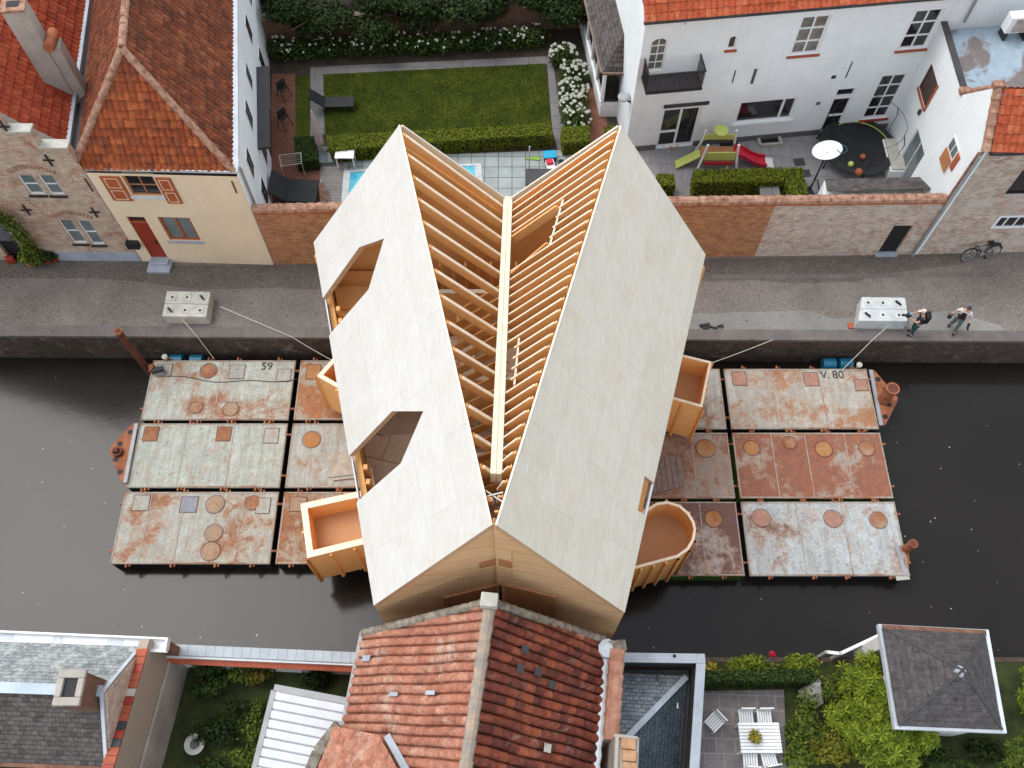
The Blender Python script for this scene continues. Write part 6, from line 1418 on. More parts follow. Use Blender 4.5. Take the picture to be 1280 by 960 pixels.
# ================================================================== LOW GARDEN (left, below the canal wall)
def shrub(c, rad, n, mt, label, size=.15, name='shrub', z=None):
    root = thing(name, label, 'shrub', V(c.x,c.y,0), 'shrubs on the south bank')
    m = MB(); 
    for k in range(6):
        a = k*1.05; m.tube([V(c.x,c.y,0), V(c.x+math.cos(a)*rad[0]*.5, c.y+math.sin(a)*rad[1]*.5, rad[2]*1.1)], .025, 6, .01)
    m.build('stem', M['bark'], root)
    m = MB(); cc = V(c.x,c.y, z if z else rad[2]*.9)
    for k in range(8):
        d = V(random.uniform(-1,1), random.uniform(-1,1), random.uniform(-.6,1)); m.cloud(cc+V(d.x*rad[0]*.55, d.y*rad[1]*.55, d.z*rad[2]*.5), (rad[0]*.55,rad[1]*.55,rad[2]*.55), n//8, size, .5, .3, .6, .03)
    m.build('leaves', M[mt], root); return root
for q, rad, n, mt, s in (((268,838),(.7,.4,.5),700,'leaf_hyd','dark shrub in the left corner under the canal wall'),((310,842),(.6,.45,.5),800,'leaf_mid','green shrub under the middle of the canal wall, left of the yellow one'),((330,846),(.5,.4,.45),600,'leaf_yellow_dark','yellowish shrub under the middle of the canal wall'),
    ((265,868),(.8,.6,.4),900,'leaf_hyd','dark shrub beside the grey wall'),((285,905),(1.1,.8,.5),1500,'leaf_dark','darkest shrub in the middle of the low garden'),((320,905),(.45,.8,.45),700,'leaf_mid','green shrub along the corrugated roof'),
    ((300,950),(.8,.5,.35),900,'leaf_mid','green shrub at the bottom edge right of the white ornament'),((262,962),(.7,.4,.3),700,'leaf_hyd','dark shrub at the bottom edge below the white ornament'),((395,850),(.7,.4,.5),800,'leaf_dark','dark shrub between the canal wall and the corrugated roof')):
    if mt == 'leaf_yellow_dark' and mt not in M: M[mt] = leaves('olive_leaves', [(.06,.07,.012),(.13,.11,.02),(.18,.14,.025)], .2)
    shrub(P(*q), rad, n, mt, s, .13)
c = P(249,932); root = thing('garden_ornament', 'round whitish stone bird bath in the low dark garden', 'bird bath', c)
m = MB(); m.lathe(c, [(.12,0),(.09,.35),(.30,.42),(.33,.5),(.27,.5),(.1,.44)], 18); m.build('bowl', M['concrete'], root); m = MB(); m.disc(c+V(.03,0,.45), .2, 14, .012); m.build('basin', M['plinth'], root)
# ================================================================== PATIO
sheet('pavement', [(872,864),(980,862),(984,985),(866,985)], .01, M['patio'])
hg = [P(884,836,1.5), P(1018,834,1.5), P(1020,850,1.5), P(884,850,1.5)]
hedge([(884,838),(1018,836),(1020,851),(884,851)], 1.35, 'dark clipped hedge along the north side of the flagstone patio', mt='leaf_hyd')
for q, rad, n, mt, s in (((926,836),(.75,.45,.5),900,'leaf_lime','lime green shrub behind the patio hedge, left one'),((965,842),(.8,.35,.35),700,'leaf_mid','low green shrub behind the middle of the patio hedge'),((1000,838),(.7,.5,.55),900,'leaf_lime','lime green shrub behind the patio hedge, right one'),
    ((888,842),(.4,.3,.35),350,'leaf_yellow','small yellow green shrub at the corner of the slate roof building'),
    ((1000,905),(.75,.9,.7),1500,'leaf_mid','green shrub at the right edge of the patio'),((1020,935),(.8,.8,.7),1300,'leaf_yellow2','yellow green shrub below the lime green tree'),((990,950),(.6,.5,.6),900,'leaf_mid','green shrub at the bottom edge right of the white table')):
    if mt == 'leaf_yellow2' and mt not in M: M[mt] = leaves('yellow_green_leaves', [(.06,.09,.012),(.16,.17,.02),(.26,.22,.03)], .25)
    shrub(P(*q), rad, n, mt, s, .16)
for q, s in (((952,824),'red waterside flower, left of the two'),((966,818),'red waterside flower, right of the two')):
    c = P(*q, -.3); root = thing('red_flower', s+' behind the patio hedge', 'flower', V(c.x,c.y,-1.2)); m = MB(); m.cloud(c, (.13,.13,.1), 60, .1, .7, .3); m.build('petals', M['toy_red'], root); m = MB(); m.tube([V(c.x,c.y,-1.9), c], .012, 5); m.build('stem', M['leaf_mid'], root)
def star_bush(c, rad, nw, label, mt, zc, size=.27):
    """broad shrub of leaf whorls on short twigs"""
    root = thing('broadleaf_shrub', label, 'shrub', V(c.x,c.y,0)); rnd = random.Random(int(c.x*50))
    m = MB()
    for k in range(9): a = k*.7; m.tube([V(c.x,c.y,0), V(c.x+math.cos(a)*rad[0]*.3, c.y+math.sin(a)*rad[1]*.3, zc*.6), V(c.x+math.cos(a)*rad[0]*.75, c.y+math.sin(a)*rad[1]*.75, zc+rad[2]*.3)], .05, 6, .015)
    m.build('trunk', M['bark'], root)
    m = MB()
    for k in range(nw):
        d = V(rnd.gauss(0,1), rnd.gauss(0,1), rnd.gauss(.35,1)).normalized(); t_ = rnd.uniform(.55,1)*(1+.16*math.sin(d.x*5+d.y*7))
        p = V(c.x,c.y,zc)+V(d.x*rad[0]*t_, d.y*rad[1]*t_, d.z*rad[2]*t_)
        if p.z < .1: p.z = .1+rnd.random()*.3
        axis = (d+V(0,0,.8)+V(rnd.gauss(0,.3),rnd.gauss(0,.3),0)).normalized(); u_ = axis.orthogonal().normalized(); a0 = rnd.random()*6.28
        nl = rnd.randint(6,9); L = size*rnd.uniform(.6,1.15)
        for j in range(nl):
            r_ = Matrix.Rotation(a0+6.283*j/nl, 3, axis) @ u_; side = axis.cross(r_); w = L*.13
            tip = p+r_*L*.9+axis*L*rnd.uniform(-.05,.25); mid_ = p+r_*L*.5+axis*L*.18
            m.add([p, mid_-side*w, tip, mid_+side*w], [(0,1,2,3)])
    m.build('leaves', M[mt], root)
star_bush(P(1082,905), (1.5,1.85,1.15), 1250, 'big lime green shrub of leaf rosettes left of the pavilion', 'leaf_lime', 1.5)
star_bush(P(1083,850), (.95,.7,.9), 420, 'upper lime green shrub of leaf rosettes touching the white canal fence', 'leaf_lime', 1.3)
shrub(P(1040,866), (.55,.6,.5), 800, 'leaf_mid', 'green shrub between the pale boulders and the lime green rosettes', .15)
shrub(P(1048,940), (.6,.6,.6), 800, 'leaf_yellow2', 'yellow green shrub at the bottom edge below the big rosette shrub', .15)
shrub(P(1150,935), (.8,.5,.45), 900, 'leaf_hyd', 'dark shrub in the shade under the near pavilion eave', .15)
shrub(P(1225,938), (.7,.45,.4), 700, 'leaf_dark', 'very dark shrub under the near right pavilion corner', .15)
star_bush(P(1290,880), (.9,1.4,1.2), 640, 'lime green shrub at the right edge beside the pavilion', 'leaf_lime', 1.6)
star_bush(P(1270,955), (.9,.8,.9), 240, 'green shrub in the bottom right corner', 'leaf_mid', 1.1)
star_bush(P(1180,975), (1.0,.5,.5), 200, 'dark green shrub below the pavilion eave', 'leaf_hyd', .6)
for q, r, s in (((1016,868),.42,'large pale boulder between the hedge end and the lime green shrub'),((1020,858),.3,'smaller pale boulder at the end of the patio hedge')):
    c = P(*q, .3); m = MB(); rnd = random.Random(int(r*100)); m.lathe(c+V(0,0,-.3), [(r*.8,0),(r,.18),(r*.75,.42),(r*.25,.55)], 9)
    for v_ in m.v: v_ += V(rnd.gauss(0,.04), rnd.gauss(0,.04), rnd.gauss(0,.03))
    tag(m.build('boulder', M['concrete'], loc=V(c.x,c.y,0), smooth=False, bevel=.03), s, 'boulder')
# table, chairs and plant
tc = P(943,925); tb = table(tc, 1.32, .92, .74, 'white slatted garden table with a yellow plant on the flagstone patio', 'garden_table', 'white', .035, 9)
c = tc+V(-.22,.0,.76); root = thing('table_plant', 'yellow green potted plant standing on the white slatted table', 'plant', c); m = MB(); m.lathe(c, [(.10,0),(.14,.16),(.11,.16),(.1,.1)], 14); m.build('pot', M['terracotta'], root); m = MB(); m.cloud(c+V(0,0,.26), (.24,.24,.17), 330, .10, .5, .2, .6); m.build('leaves', M['leaf_yellow'], root)
def gchair(c, rz, label):
    root = thing('garden_chair', label, 'chair', c, 'white slatted garden chairs on the patio'); rm = Matrix.Rotation(rz,3,'Z'); B_ = lambda m, p, s: m.box(c+rm@V(*p), s, rz)
    m = MB()
    for k in range(6): B_(m, (-.2+.08*k,0,.44), (.062,.44,.025))
    m.build('seat', M['white'], root)
    m = MB()
    for k in range(5): B_(m, (-.17+.085*k,.25+.0,.68), (.055,.025,.42))
    B_(m, (0,.25,.90), (.46,.035,.06)); B_(m, (0,.25,.48), (.46,.034,.04)); m.build('backrest', M['white'], root)
    for sx in (-.2,.2):
        for sy in (-.2,.24): m = MB(); B_(m, (sx,sy,.21), (.045,.045,.425)); m.build('leg', M['white'], root)
gchair(P(889,905), 2.3-3.14, 'white slatted chair standing alone at the corner of the slate roof building')
gchair(tc+V(-.30,.62,0), 0, 'white slatted chair on the far side of the table, left one')
gchair(tc+V(.30,.62,0), 0, 'white slatted chair on the far side of the table, right one')
gchair(tc+V(-.32,-.62,0), 3.1, 'white slatted chair on the near side of the table, left one')
gchair(tc+V(.28,-.58,0), 3.3, 'white slatted chair on the near side of the table, right one')
# ================================================================== PAVILION
e = [P(1097,780.5,3.0), P(1234.5,787.5,3.0), P(1257.5,917,3.0), P(1118,911.5,3.0)]; apx = P(1203,838,4.45)
cen = sum(e, V(0,0,0))/4; apx = V((apx.x+cen.x)/2, (apx.y+cen.y)/2, 4.45)
apx = P(1203,838,4.45)
root = thing('garden_pavilion', 'square garden pavilion with dark pyramid roof and white gutters at the canal', 'pavilion', V(cen.x,cen.y,0))
ins_ = [cen+(p-cen)*.93 for p in e]
for i in range(4):
    a, b = ins_[i]+V(0,0,.03), ins_[(i+1)%4]+V(0,0,.03)
    tile_roof([a,b,apx], a, b, .5, .2, 0, .006, 'roof', M['pyramid_slate'] if 'pyramid_slate' in M else M.setdefault('pyramid_slate', tiles('pavilion_slates', [(.10,.092,.092),(.125,.116,.114),(.112,.104,.102)], (.34,.32,.28), (.68,.82), 2.2, joint=.25)), root, flat=True, lift=.01)
    m = MB(); m.bar(a+V(0,0,.03), apx+V(0,0,.02), .07, .03); m.build('hip_capping', M['lead'], root)
m = MB()
for i in range(4):
    a, b = e[i], e[(i+1)%4]; ia, ib = ins_[i], ins_[(i+1)%4]; m.add([a+V(0,0,.06), b+V(0,0,.06), ib+V(0,0,.0), ia+V(0,0,.0), a+V(0,0,-.14), b+V(0,0,-.14), ib+V(0,0,-.14), ia+V(0,0,-.14)], [(0,1,2,3),(4,7,6,5),(0,4,5,1),(3,2,6,7)])
m.build('gutter', M['zinc_pale'], root)
m = MB(); m.bar(e[0]+V(.1,-.08,.07), e[1]+V(-.1,-.08,.07), .12, .02); m.build('gutter_lining', M['brick_dark'], root)
m = MB(); m.lathe(apx+V(0,0,-.14), [(.18,0),(.13,.08),(.06,.13)], 8); m.build('finial_cap', M['zinc'], root)
m = MB(); w_ = [cen+(p-cen)*.86 for p in e]
m.prism([V(p.x,p.y,0) for p in w_], V(0,0,2.86)); m.build('wall', M['white'], root)
for (i, f0, f1) in ((3,.15,.45),(3,.55,.85)):
    a, b = w_[i], w_[0]; m = MB(); n_ = (b-a).cross(V(0,0,1)).normalized(); n_ = n_ if n_.x < 0 else -n_
    m.hexa(V(*(a.lerp(b,f0)).to_2d(),.9)+n_*.005, (b-a)*(f1-f0), n_*.02, V(0,0,1.4)); m.build('window', M['glass'], root)
# white fence at the canal edge beside it
f0, f1, f2 = P(1033,815,.9), P(1050,817,.9), P(1099,794,.9)
root = thing('canal_fence', 'white panelled fence on the canal edge left of the pavilion', 'fence', V(f1.x,f1.y,0))
m = MB()
for a, b in ((f0,f1),(f1,f2)): m.bar(a, b, .10, .07)
m.build('handrail', M['white'], root)
m = MB(); m.hexa(V(f1.x,f1.y,-.2), V(f2.x-f1.x,f2.y-f1.y,0), V(.02,-.05,0), V(0,0,1.05)); m.build('panel', M['white'], root)
for p in (f0,f1,f2): m = MB(); m.box(V(p.x,p.y,.3), (.09,.09,1.3)); m.build('post', M['concrete'], root)
# bank soil under the right shrubs
m = MB(); m.prism([V(5.9,5.44,-2.6), V(60,5.44,-2.6), V(60,5.6,-2.6), V(5.9,5.6,-2.6)], V(0,0,2.62)); structure('quay_wall', m, M['quay'])
# ================================================================== CONCRETE BLOCKS ON THE QUAY
def block_pair(tl, tr, br, bl, z, tags, mt, grp):
    a, b, c, d = P(*tl,z), P(*tr,z), P(*br,z), P(*bl,z); mid0, mid1 = a.lerp(d,.5), b.lerp(c,.5)
    for (p0, p1, p2, p3), lb in zip(((a,b,mid1,mid0),(mid0,mid1,c,d)), tags):
        cen = (p0+p1+p2+p3)/4; root = thing('concrete_block', lb, 'concrete block', V(cen.x,cen.y,0), grp)
        sh = [cen+(p-cen)*.985 for p in (p0,p1,p2,p3)]
        m = MB(); m.prism([V(p.x,p.y,.004) for p in sh], V(0,0,z)); m.build('body', M[mt], root, bevel=.035)
        ux, uy = (p1-p0), (p3-p0)
        for k in range(3):
            f = (k+.5)/3; o = p0+ux*f+uy*.52+V(0,0,.004)
            m = MB(); m.box(o+V(0,0,.012), (.30,.30,.024), math.atan2(ux.y,ux.x)); pd_ = m.build('lifting_pad', M[mt], root, bevel=.01)
            m = MB(); m.disc(o+V(0,0,.024), .055, 12, .006); m.build('socket', M['black'], pd_)
            if (k == 2 and lb == tags[0]) or (k == 0 and lb == tags[1]):
                m = MB(); m.bar(o+V(-.08,.08,.06), o+V(.10,-.12,.06), .07, .06); m.build('lifting_strap', M['black'], root)
block_pair((208,363.4),(263.5,364.3),(258.4,396.3),(201.8,395.4), .6, ('farther of the two dirty concrete blocks in front of the red door','nearer of the two dirty concrete blocks by the red door, next to the canal'), 'concrete', 'concrete ballast blocks on the quay')
block_pair((1077,370.8),(1132,371.6),(1137,401.5),(1072.5,401), .64, ('farther of the two white concrete blocks by the photographer','nearer of the two white concrete blocks by the photographer, next to the canal'), 'concrete_white', 'concrete ballast blocks on the quay')
c = P(1063,408); m = MB(); m.box(c+V(0,0,.05), (.22,.26,.1)); tag(m.build('wheel_chock', M['sill_red'], loc=c, bevel=.02), 'small orange brown wedge on the quay left of the white concrete blocks', 'wedge')
# cleat and chain
c = P(880,409); root = thing('quay_cleat', 'dark iron cleat lying on the quay edge right of the timber house', 'cleat', c)
m = MB(); m.bar(c+V(-.2,.02,.1), c+V(.22,.1,.1), .08, .08); m.box(c+V(0,0,.05), (.16,.16,.1)); m.build('horn', M['iron'], root)
c2 = P(897,408); root = thing('mooring_chain', 'short dark chain lying on the quay beside the iron cleat', 'chain', c2); m = MB(); a, b = P(884,410.5,.03), P(902,408,.03)
for i in range(9):
    p = a.lerp(b,(i+.5)/9)+V(0,.05*math.sin(i),0); t_ = (b-a).normalized(); sd = V(0,0,1) if i%2 else t_.cross(V(0,0,1))
    m.tube([p+t_*.07*math.cos(k*.698)+sd*.035*math.sin(k*.698) for k in range(10)], .014, 5)
m.build('links', M['iron'], root); m = MB(); m.tube([b+V(.07*math.cos(k*.6),.07*math.sin(k*.6),.02) for k in range(11)], .022, 6); m.build('shackle', M['iron'], root)
# ================================================================== BICYCLE
bw = P(1207,326.5); bw2 = P(1241,322); dx = (bw2-bw).normalized(); dx.z = 0; dx.normalize(); L = 1.08
lean = V(-.0,.26,1).normalized(); lean = V(0,.22,.975)
root = thing('bicycle', 'dark bicycle with thin wheels leaning against the pale brick house', 'bicycle', bw)
base = V(bw.x, bw.y, 0)
def bp(x, h, s=0): return base + dx*x + lean*h + V(0,-.975,.22)*s
RW = .35
for x in (0, L):
    c = bp(x, RW); m = MB(); m.tube([c+dx*RW*.96*math.cos(k*.2244)+lean*RW*.96*math.sin(k*.2244) for k in range(29)], .024, 8); w = m.build('wheel', M['black'], root)
    m = MB(); m.tube([c+dx*(RW-.045)*math.cos(k*.2244)+lean*(RW-.045)*math.sin(k*.2244) for k in range(29)], .014, 6); m.build('rim', M['steel'], w)
    m = MB()
    for k in range(14): a = k*.449; m.tube([c, c+dx*(RW-.04)*math.cos(a)+lean*(RW-.04)*math.sin(a)], .004, 4)
    m.tube([c+V(0,-.05,0), c+V(0,.05,0)], .03, 8); m.build('spokes', M['steel'], w)
bbk, seat, head_ = bp(L*.58,.30), bp(L*.70,.80), bp(L*.13,.86)
m = MB()
for a, b in ((bbk,seat),(bbk,head_),(seat,bp(L*.14,.78)),(head_,bp(0,RW)),(seat,bp(L,RW)),(bbk,bp(L,RW))): m.tube([a,b], .018, 8)
m.build('frame', M['iron'], root)
for x0, x1 in ((-.42,.42),(.58,1.42)):
    xc = 0 if x0 < 0 else L; m = MB(); pts = [bp(xc+(RW+.03)*math.cos(.35+k*.22), RW+(RW+.03)*math.sin(.35+k*.22)) for k in range(11)]; m.tube(pts, .02, 6); m.build('mudguard', M['black'], root)
m = MB(); m.tube([head_, bp(L*.11,1.0)], .016, 8); m.tube([bp(L*.22,1.03,.28), bp(L*.10,1.02,.12), bp(L*.10,1.02,-.12), bp(L*.22,1.03,-.28)], .014, 8); m.build('handlebar', M['steel'], root)
m = MB(); m.box(bp(L*.72,.90), (.28,.17,.07), math.atan2(dx.y,dx.x)); m.build('saddle', M['black'], root, bevel=.03)
m = MB(); m.box(bp(L*.97,.76), (.42,.14,.03), math.atan2(dx.y,dx.x)); m.build('luggage_rack', M['iron'], root)
m = MB(); m.tube([bbk+V(0,-.03,0), bbk+V(0,.03,0)], .09, 14); m.build('chainwheel', M['steel'], root)
for s in (-1,1): m = MB(); m.tube([bbk, bbk+V(0,-.06*s,0), bbk+V(0,-.06*s,0)+dx*.12*s-lean*.1*s], .012, 6); m.box(bbk+V(0,-.10*s,0)+dx*.12*s-lean*.1*s, (.09,.1,.025)); m.build('pedal', M['black'], root)
# ================================================================== PEOPLE
SK = plain('skin', (.52,.30,.21), .6, .08, 8); M['skin'] = SK
def skin(name, verts, edges, radii, mt, parent, rootv=0, sub=2):
    me = bpy.data.meshes.new(name); o0 = ORIG[parent]
    me.from_pydata([tuple(Vector(v)) for v in verts], edges, []); me.materials.append(mt)
    ob = bpy.data.objects.new(name, me); COL.objects.link(ob); ob.parent = parent; ORIG[ob] = o0
    sm = ob.modifiers.new('skin', 'SKIN'); 
    if not me.skin_vertices: me.attributes  # layer is made with the modifier
    for i, r in enumerate(radii):
        d = me.skin_vertices[0].data[i]; rr = (r, r) if not isinstance(r, tuple) else r; d.radius = rr; d.use_root = (i == rootv)
    sm.use_smooth_shade = True
    s = ob.modifiers.new('sub', 'SUBSURF'); s.levels = sub; s.render_levels = sub
    return ob
def ellip(c, r, n=14, k=9):
    m = MB(); b = []
    m.lathe(V(0,0,0), [(math.sin(i*math.pi/k)+.001, -math.cos(i*math.pi/k)) for i in range(k+1)], n)
    for v_ in m.v: v_.x, v_.y, v_.z = v_.x*r[0]+c[0], v_.y*r[1]+c[1], v_.z*r[2]+c[2]
    return m
def person(loc, rz, label, J, cols, hair=None, cap=False):
    """J: joints in the figure's own frame (x right, y forward, z up)"""
    root = thing('person', label, 'person', loc, None)
    ORIG[root] = V(0,0,0); root.rotation_euler = (0,0,rz)
    o = lambda *a: V(*a)
    # body: one continuous skinned surface
    names = ['pelvis','waist','chest','neck','headb','shL','elL','wrL','shR','elR','wrR','hipL','knL','anL','toL','hipR','knR','anR','toR']
    vs = [J[k] for k in names]; ix = {k:i for i,k in enumerate(names)}
    ed = [('pelvis','waist'),('waist','chest'),('chest','neck'),('neck','headb'),('chest','shL'),('shL','elL'),('elL','wrL'),('chest','shR'),('shR','elR'),('elR','wrR'),('pelvis','hipL'),('hipL','knL'),('knL','anL'),('anL','toL'),('pelvis','hipR'),('hipR','knR'),('knR','anR'),('anR','toR')]
    rad = dict(pelvis=(.155,.11),waist=(.14,.10),chest=(.165,.115),neck=.06,headb=.058,shL=.07,elL=.046,wrL=.032,shR=.07,elR=.046,wrR=.032,hipL=.095,knL=.062,anL=.042,toL=.035,hipR=.095,knR=.062,anR=.042,toR=.035)
    body = skin('body', vs, [(ix[a],ix[b]) for a,b in ed], [rad[k] for k in names], SK, root)
    hc = Vector(J['head']); m = ellip(hc, (.078,.098,.118)); 
    hd = m.build('head', SK, root, smooth=True)
    f = Vector(J['face']).normalized(); sd = f.cross(V(0,0,1)).normalized(); up = sd.cross(f)
    m = MB(); m.tube([hc+f*.09+up*.01, hc+f*.125-up*.025], .012, 6, .016); m.build('nose', SK, hd, smooth=True)
    for s in (-1,1):
        m = ellip(hc+f*.086+sd*.034*s+up*.018, (.011,.011,.011), 8, 6); m.build('eye', M['black'], hd)
        m = ellip(hc+sd*.08*s, (.014,.026,.034), 8, 6); m.build('ear', SK, hd)
    m = ellip(hc+f*.088-up*.05, (.024,.010,.008), 8, 6); m.build('mouth', M['red'], hd)
    if hair: m = ellip(hc-f*.016+up*.03, (.088,.104,.108)); m.build('hair', hair, root, smooth=True)
    if cap:
        m = ellip(hc+up*.05, (.086,.104,.085)); m.build('cap', M['cap'], root, smooth=True); m = MB(); m.tube([hc+f*.08+up*.05, hc+f*.19+up*.035], .06, 8, .045); 
        for v_ in m.v: d = (v_-hc).dot(up)-.045; v_ -= up*d*.8
        m.build('cap_peak', M['cap'], root)
    # shirt and trousers as close shells
    skin('shirt', [J['waist'], J['chest'], Vector(J['chest']).lerp(Vector(J['neck']),.45), J['shL'], Vector(J['shL']).lerp(Vector(J['elL']),cols.get('sl',.6)), J['shR'], Vector(J['shR']).lerp(Vector(J['elR']),cols.get('sl',.6)), Vector(J['waist']).lerp(Vector(J['pelvis']),.7)],
         [(0,1),(1,2),(1,3),(3,4),(1,5),(5,6),(0,7)], [(.155,.115),(.18,.13),.085,.082,.066,.082,.066,(.165,.12)], cols['shirt'], root)
    skin('trousers', [J['pelvis'], Vector(J['pelvis']).lerp(Vector(J['waist']),.5), J['hipL'], J['knL'], Vector(J['knL']).lerp(Vector(J['anL']),.92), J['hipR'], J['knR'], Vector(J['knR']).lerp(Vector(J['anR']),.92)],
         [(0,1),(0,2),(2,3),(3,4),(0,5),(5,6),(6,7)], [(.165,.12),(.155,.115),.108,.078,.062,.108,.078,.062], cols['trousers'], root)
    for s in 'LR':
        a, t_ = Vector(J['an'+s]), Vector(J['to'+s]); d = (t_-a); d.z = 0; d.normalize(); m = ellip(V(0,0,0), (.052,.14,.05)); ang = math.atan2(d.y,d.x)-math.pi/2
        r_ = Matrix.Rotation(ang,3,'Z')
        for v_ in m.v: v_.z = max(v_.z,-.045); w = r_@v_; v_.x, v_.y, v_.z = w.x+a.x+d.x*.06, w.y+a.y+d.y*.06, w.z+max(.047,t_.z+.0)
        m.build('shoe', cols['shoes'], root, smooth=True)
    # hands: palm, four fingers and a thumb each
    for s in 'LR':
        w, e_ = Vector(J['wr'+s]), Vector(J['el'+s]); d = (w-e_).normalized(); sd_ = d.orthogonal().normalized(); nn = d.cross(sd_)
        vs = [w, w+d*.05, w+d*.085]; eg = [(0,1),(1,2)]; ra = [.026,.03,.026]
        for k, ln in enumerate((.058,.068,.064,.05)):
            b = w+d*.085+sd_*(-.03+.02*k); i0 = len(vs); vs += [b+d*.01, b+d*ln*.6+nn*.012, b+d*ln*.85+nn*.04]; eg += [(2,i0),(i0,i0+1),(i0+1,i0+2)]; ra += [.010,.009,.008]
        i0 = len(vs); vs += [w+d*.045-sd_*.04+nn*.01, w+d*.08-sd_*.052+nn*.03]; eg += [(1,i0),(i0,i0+1)]; ra += [.011,.009]
        skin('hand', vs, eg, ra, SK, root, 1, 1)
    return root
M['cap'] = plain('pale_cap', (.70,.55,.48), .8, .1, 5); navy = plain('navy_shirt', (.015,.016,.035), .85, .2, 5); teal = plain('teal_trousers', (.02,.075,.085), .85, .2, 5); greyt = plain('grey_green_trousers', (.10,.14,.14), .85, .2, 5)
white_s = plain('white_shirt', (.66,.64,.62), .85, .1, 5); darkv = plain('dark_vest', (.03,.016,.02), .85, .2, 5); greyhair = plain('dark_hair', (.05,.048,.05), .7, .3, 9); M['bag'] = plain('black_bag', (.014,.015,.017), .7, .2, 5)
# photographer, facing the blocks (-x), holding a camera
J1 = dict(pelvis=(0,0,.93),waist=(0,.02,1.1),chest=(0,.06,1.34),neck=(0,.09,1.5),headb=(0,.12,1.58),head=(0,.14,1.66),face=(0,1,-.25),
  shL=(-.19,.07,1.41),elL=(-.25,.22,1.18),wrL=(-.12,.42,1.24),shR=(.19,.07,1.41),elR=(.25,.22,1.18),wrR=(.12,.42,1.24),
  hipL=(-.09,0,.88),knL=(-.10,.05,.48),anL=(-.11,.0,.08),toL=(-.13,.16,.03),hipR=(.09,0,.88),knR=(.10,.03,.48),anR=(.11,-.05,.08),toR=(.13,.11,.03))
pl1 = P(1138,417); rz1 = math.radians(82)
p1 = person(pl1, rz1, 'person in dark clothes with black backpack and pale cap filming beside the white blocks', J1, dict(shirt=navy, trousers=teal, shoes=M['black']), None, True)
m = MB(); m.box((0,-.14,1.27), (.34,.22,.5)); bpk = m.build('backpack', M['bag'], None, loc=(0,0,0), bevel=.06)
def to_world(ob, root, label, cat):
    ob.location = root.location; ob.rotation_euler = root.rotation_euler; tag(ob, label, cat); return ob
to_world(bpk, p1, 'black backpack on the back of the person by the white blocks', 'backpack')
cam_ = thing('video_camera', 'dark camera with a blue grip held by the person beside the white blocks', 'camera', pl1); ORIG[cam_] = V(0,0,0); cam_.rotation_euler = (0,0,rz1)
m = MB(); m.box((0,.56,1.26), (.14,.2,.13)); m.build('body', M['black'], cam_, bevel=.015)
m = MB(); m.tube([V(0,.66,1.26), V(0,.82,1.25)], .05, 12); m.build('lens', M['black'], cam_)
m = MB(); m.tube([V(0,.56,1.20), V(0,.52,1.06)], .025, 8); m.tube([V(-.2,.52,1.06), V(.2,.52,1.06)], .018, 8); m.build('grip', M['iron'], cam_)
m = MB(); m.box((.03,.50,1.36), (.1,.1,.06)); m.build('blue_strap', plain('blue_strap',(.10,.33,.50),.6,.1,5), cam_, bevel=.01)
J2 = dict(pelvis=(0,0,.92),waist=(0,.01,1.08),chest=(0,.03,1.31),neck=(0,.04,1.47),headb=(0,.06,1.55),head=(0,.075,1.63),face=(0,1,-.2),
  shL=(-.19,.03,1.38),elL=(-.30,.02,1.13),wrL=(-.36,.20,.98),shR=(.19,.03,1.38),elR=(.30,-.02,1.13),wrR=(.38,.10,.97),
  hipL=(-.09,0,.87),knL=(-.11,.12,.48),anL=(-.14,.16,.08),toL=(-.17,.31,.03),hipR=(.09,0,.87),knR=(.11,.02,.48),anR=(.13,-.16,.09),toR=(.14,-.03,.03))
pl2 = P(1189,411); rz2 = math.radians(150)
p2 = person(pl2, rz2, 'person in white shirt and dark vest walking on the quay with gear in both hands', J2, dict(shirt=white_s, trousers=greyt, shoes=M['black'], sl=.85), greyhair)
vm_ = skin('vest', [J2['waist'], J2['chest'], Vector(J2['chest'])+V(0,0,.09), Vector(J2['waist'])+V(0,0,-.12)], [(0,1),(1,2),(0,3)], [(.165,.125),(.185,.138),(.15,.11),(.17,.13)], darkv, p2)
tri = thing('folded_tripod', 'small black folded tripod in the left hand of the walking person', 'tripod', pl2); ORIG[tri] = V(0,0,0); tri.rotation_euler = (0,0,rz2)
for k in range(3): m = MB(); m.tube([V(-.36,.16,1.0), V(-.36+.05*(k-1),.50,.92+.05*k)], .02, 6); m.build('leg', M['black'], tri)
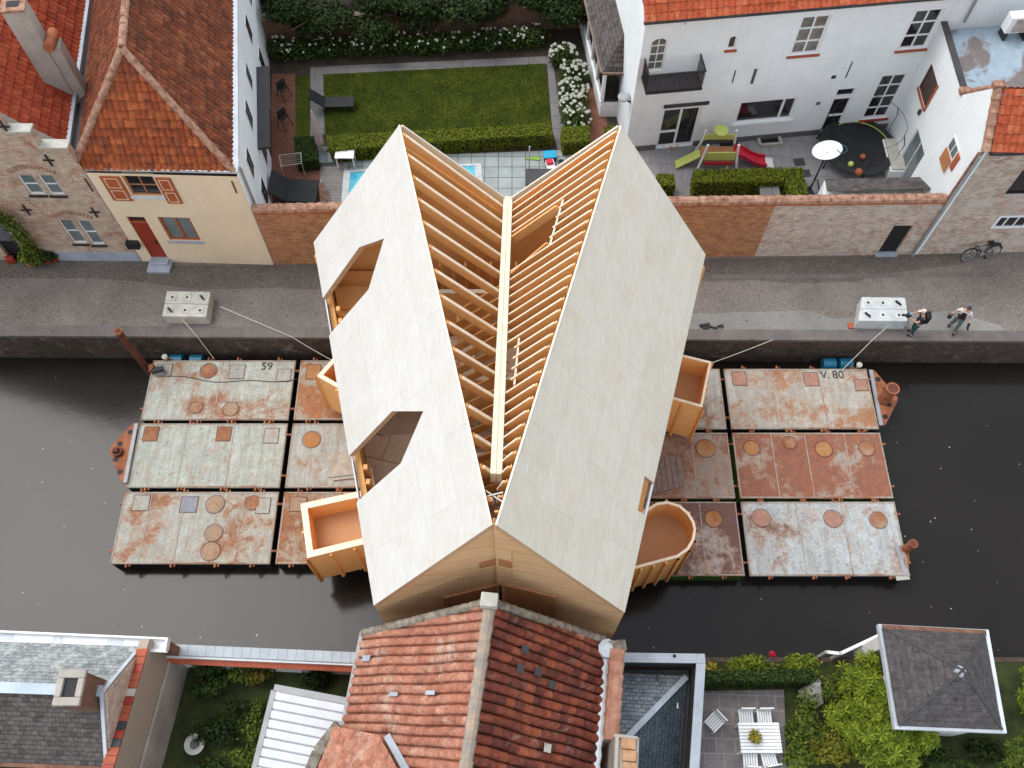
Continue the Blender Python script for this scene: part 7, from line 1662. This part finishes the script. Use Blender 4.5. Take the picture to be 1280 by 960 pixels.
m = MB(); m.box((-.36,.24,.95), (.1,.12,.1)); m.build('head', M['black'], tri, bevel=.02)
m = MB(); m.box((.40,.16,.88), (.14,.16,.16)); m.tube([V(.38,.12,.97), V(.40,.16,.95)], .02, 6); hb = m.build('camera_bag', M['bag'], None, loc=(0,0,0), bevel=.03); to_world(hb, p2, 'small black bag in the right hand of the walking person', 'bag')
# ================================================================== LIGHT AND CAMERA
SUN_EL, SUN_AZ = 62.0, -62.0          # azimuth from +Y, clockwise
sd_ = V(math.sin(R(SUN_AZ))*math.cos(R(SUN_EL)), math.cos(R(SUN_AZ))*math.cos(R(SUN_EL)), math.sin(R(SUN_EL)))
L_ = bpy.data.lights.new('Sun', 'SUN'); L_.energy = .75; L_.angle = R(34); L_.color = (1,.96,.91)
lo = bpy.data.objects.new('Sun', L_); COL.objects.link(lo); lo.rotation_euler = sd_.to_track_quat('Z','Y').to_euler(); lo.location = (0,0,60)
w = bpy.data.worlds.new('World'); scene.world = w; w.use_nodes = True; nt = w.node_tree; bg = nt.nodes['Background']
sk = nt.nodes.new('ShaderNodeTexSky'); sk.sky_type = 'NISHITA'; sk.sun_disc = False; sk.sun_elevation = R(SUN_EL); sk.sun_rotation = R(SUN_AZ)
sk.air_density = 1.0; sk.dust_density = 1.0; sk.ozone_density = 1.0
hs = nt.nodes.new('ShaderNodeHueSaturation'); hs.inputs['Saturation'].default_value = .30
nt.links.new(sk.outputs[0], hs.inputs['Color']); nt.links.new(hs.outputs[0], bg.inputs[0]); bg.inputs[1].default_value = .15
cd = bpy.data.cameras.new('Camera'); co = bpy.data.objects.new('Camera', cd); COL.objects.link(co); scene.camera = co
cd.sensor_width = 36; cd.lens = 36*FPX/1280; cd.clip_end = 1000; cd.clip_start = .5
co.location = CAM; co.rotation_euler = (R(TILT), 0, 0)
vs_ = scene.view_settings; vs_.view_transform = 'Standard'; vs_.look = 'None'; vs_.gamma = 1; vs_.exposure = 1.25; vs_.use_curve_mapping = False
scene.cycles.max_bounces = 8; scene.cycles.diffuse_bounces = 5
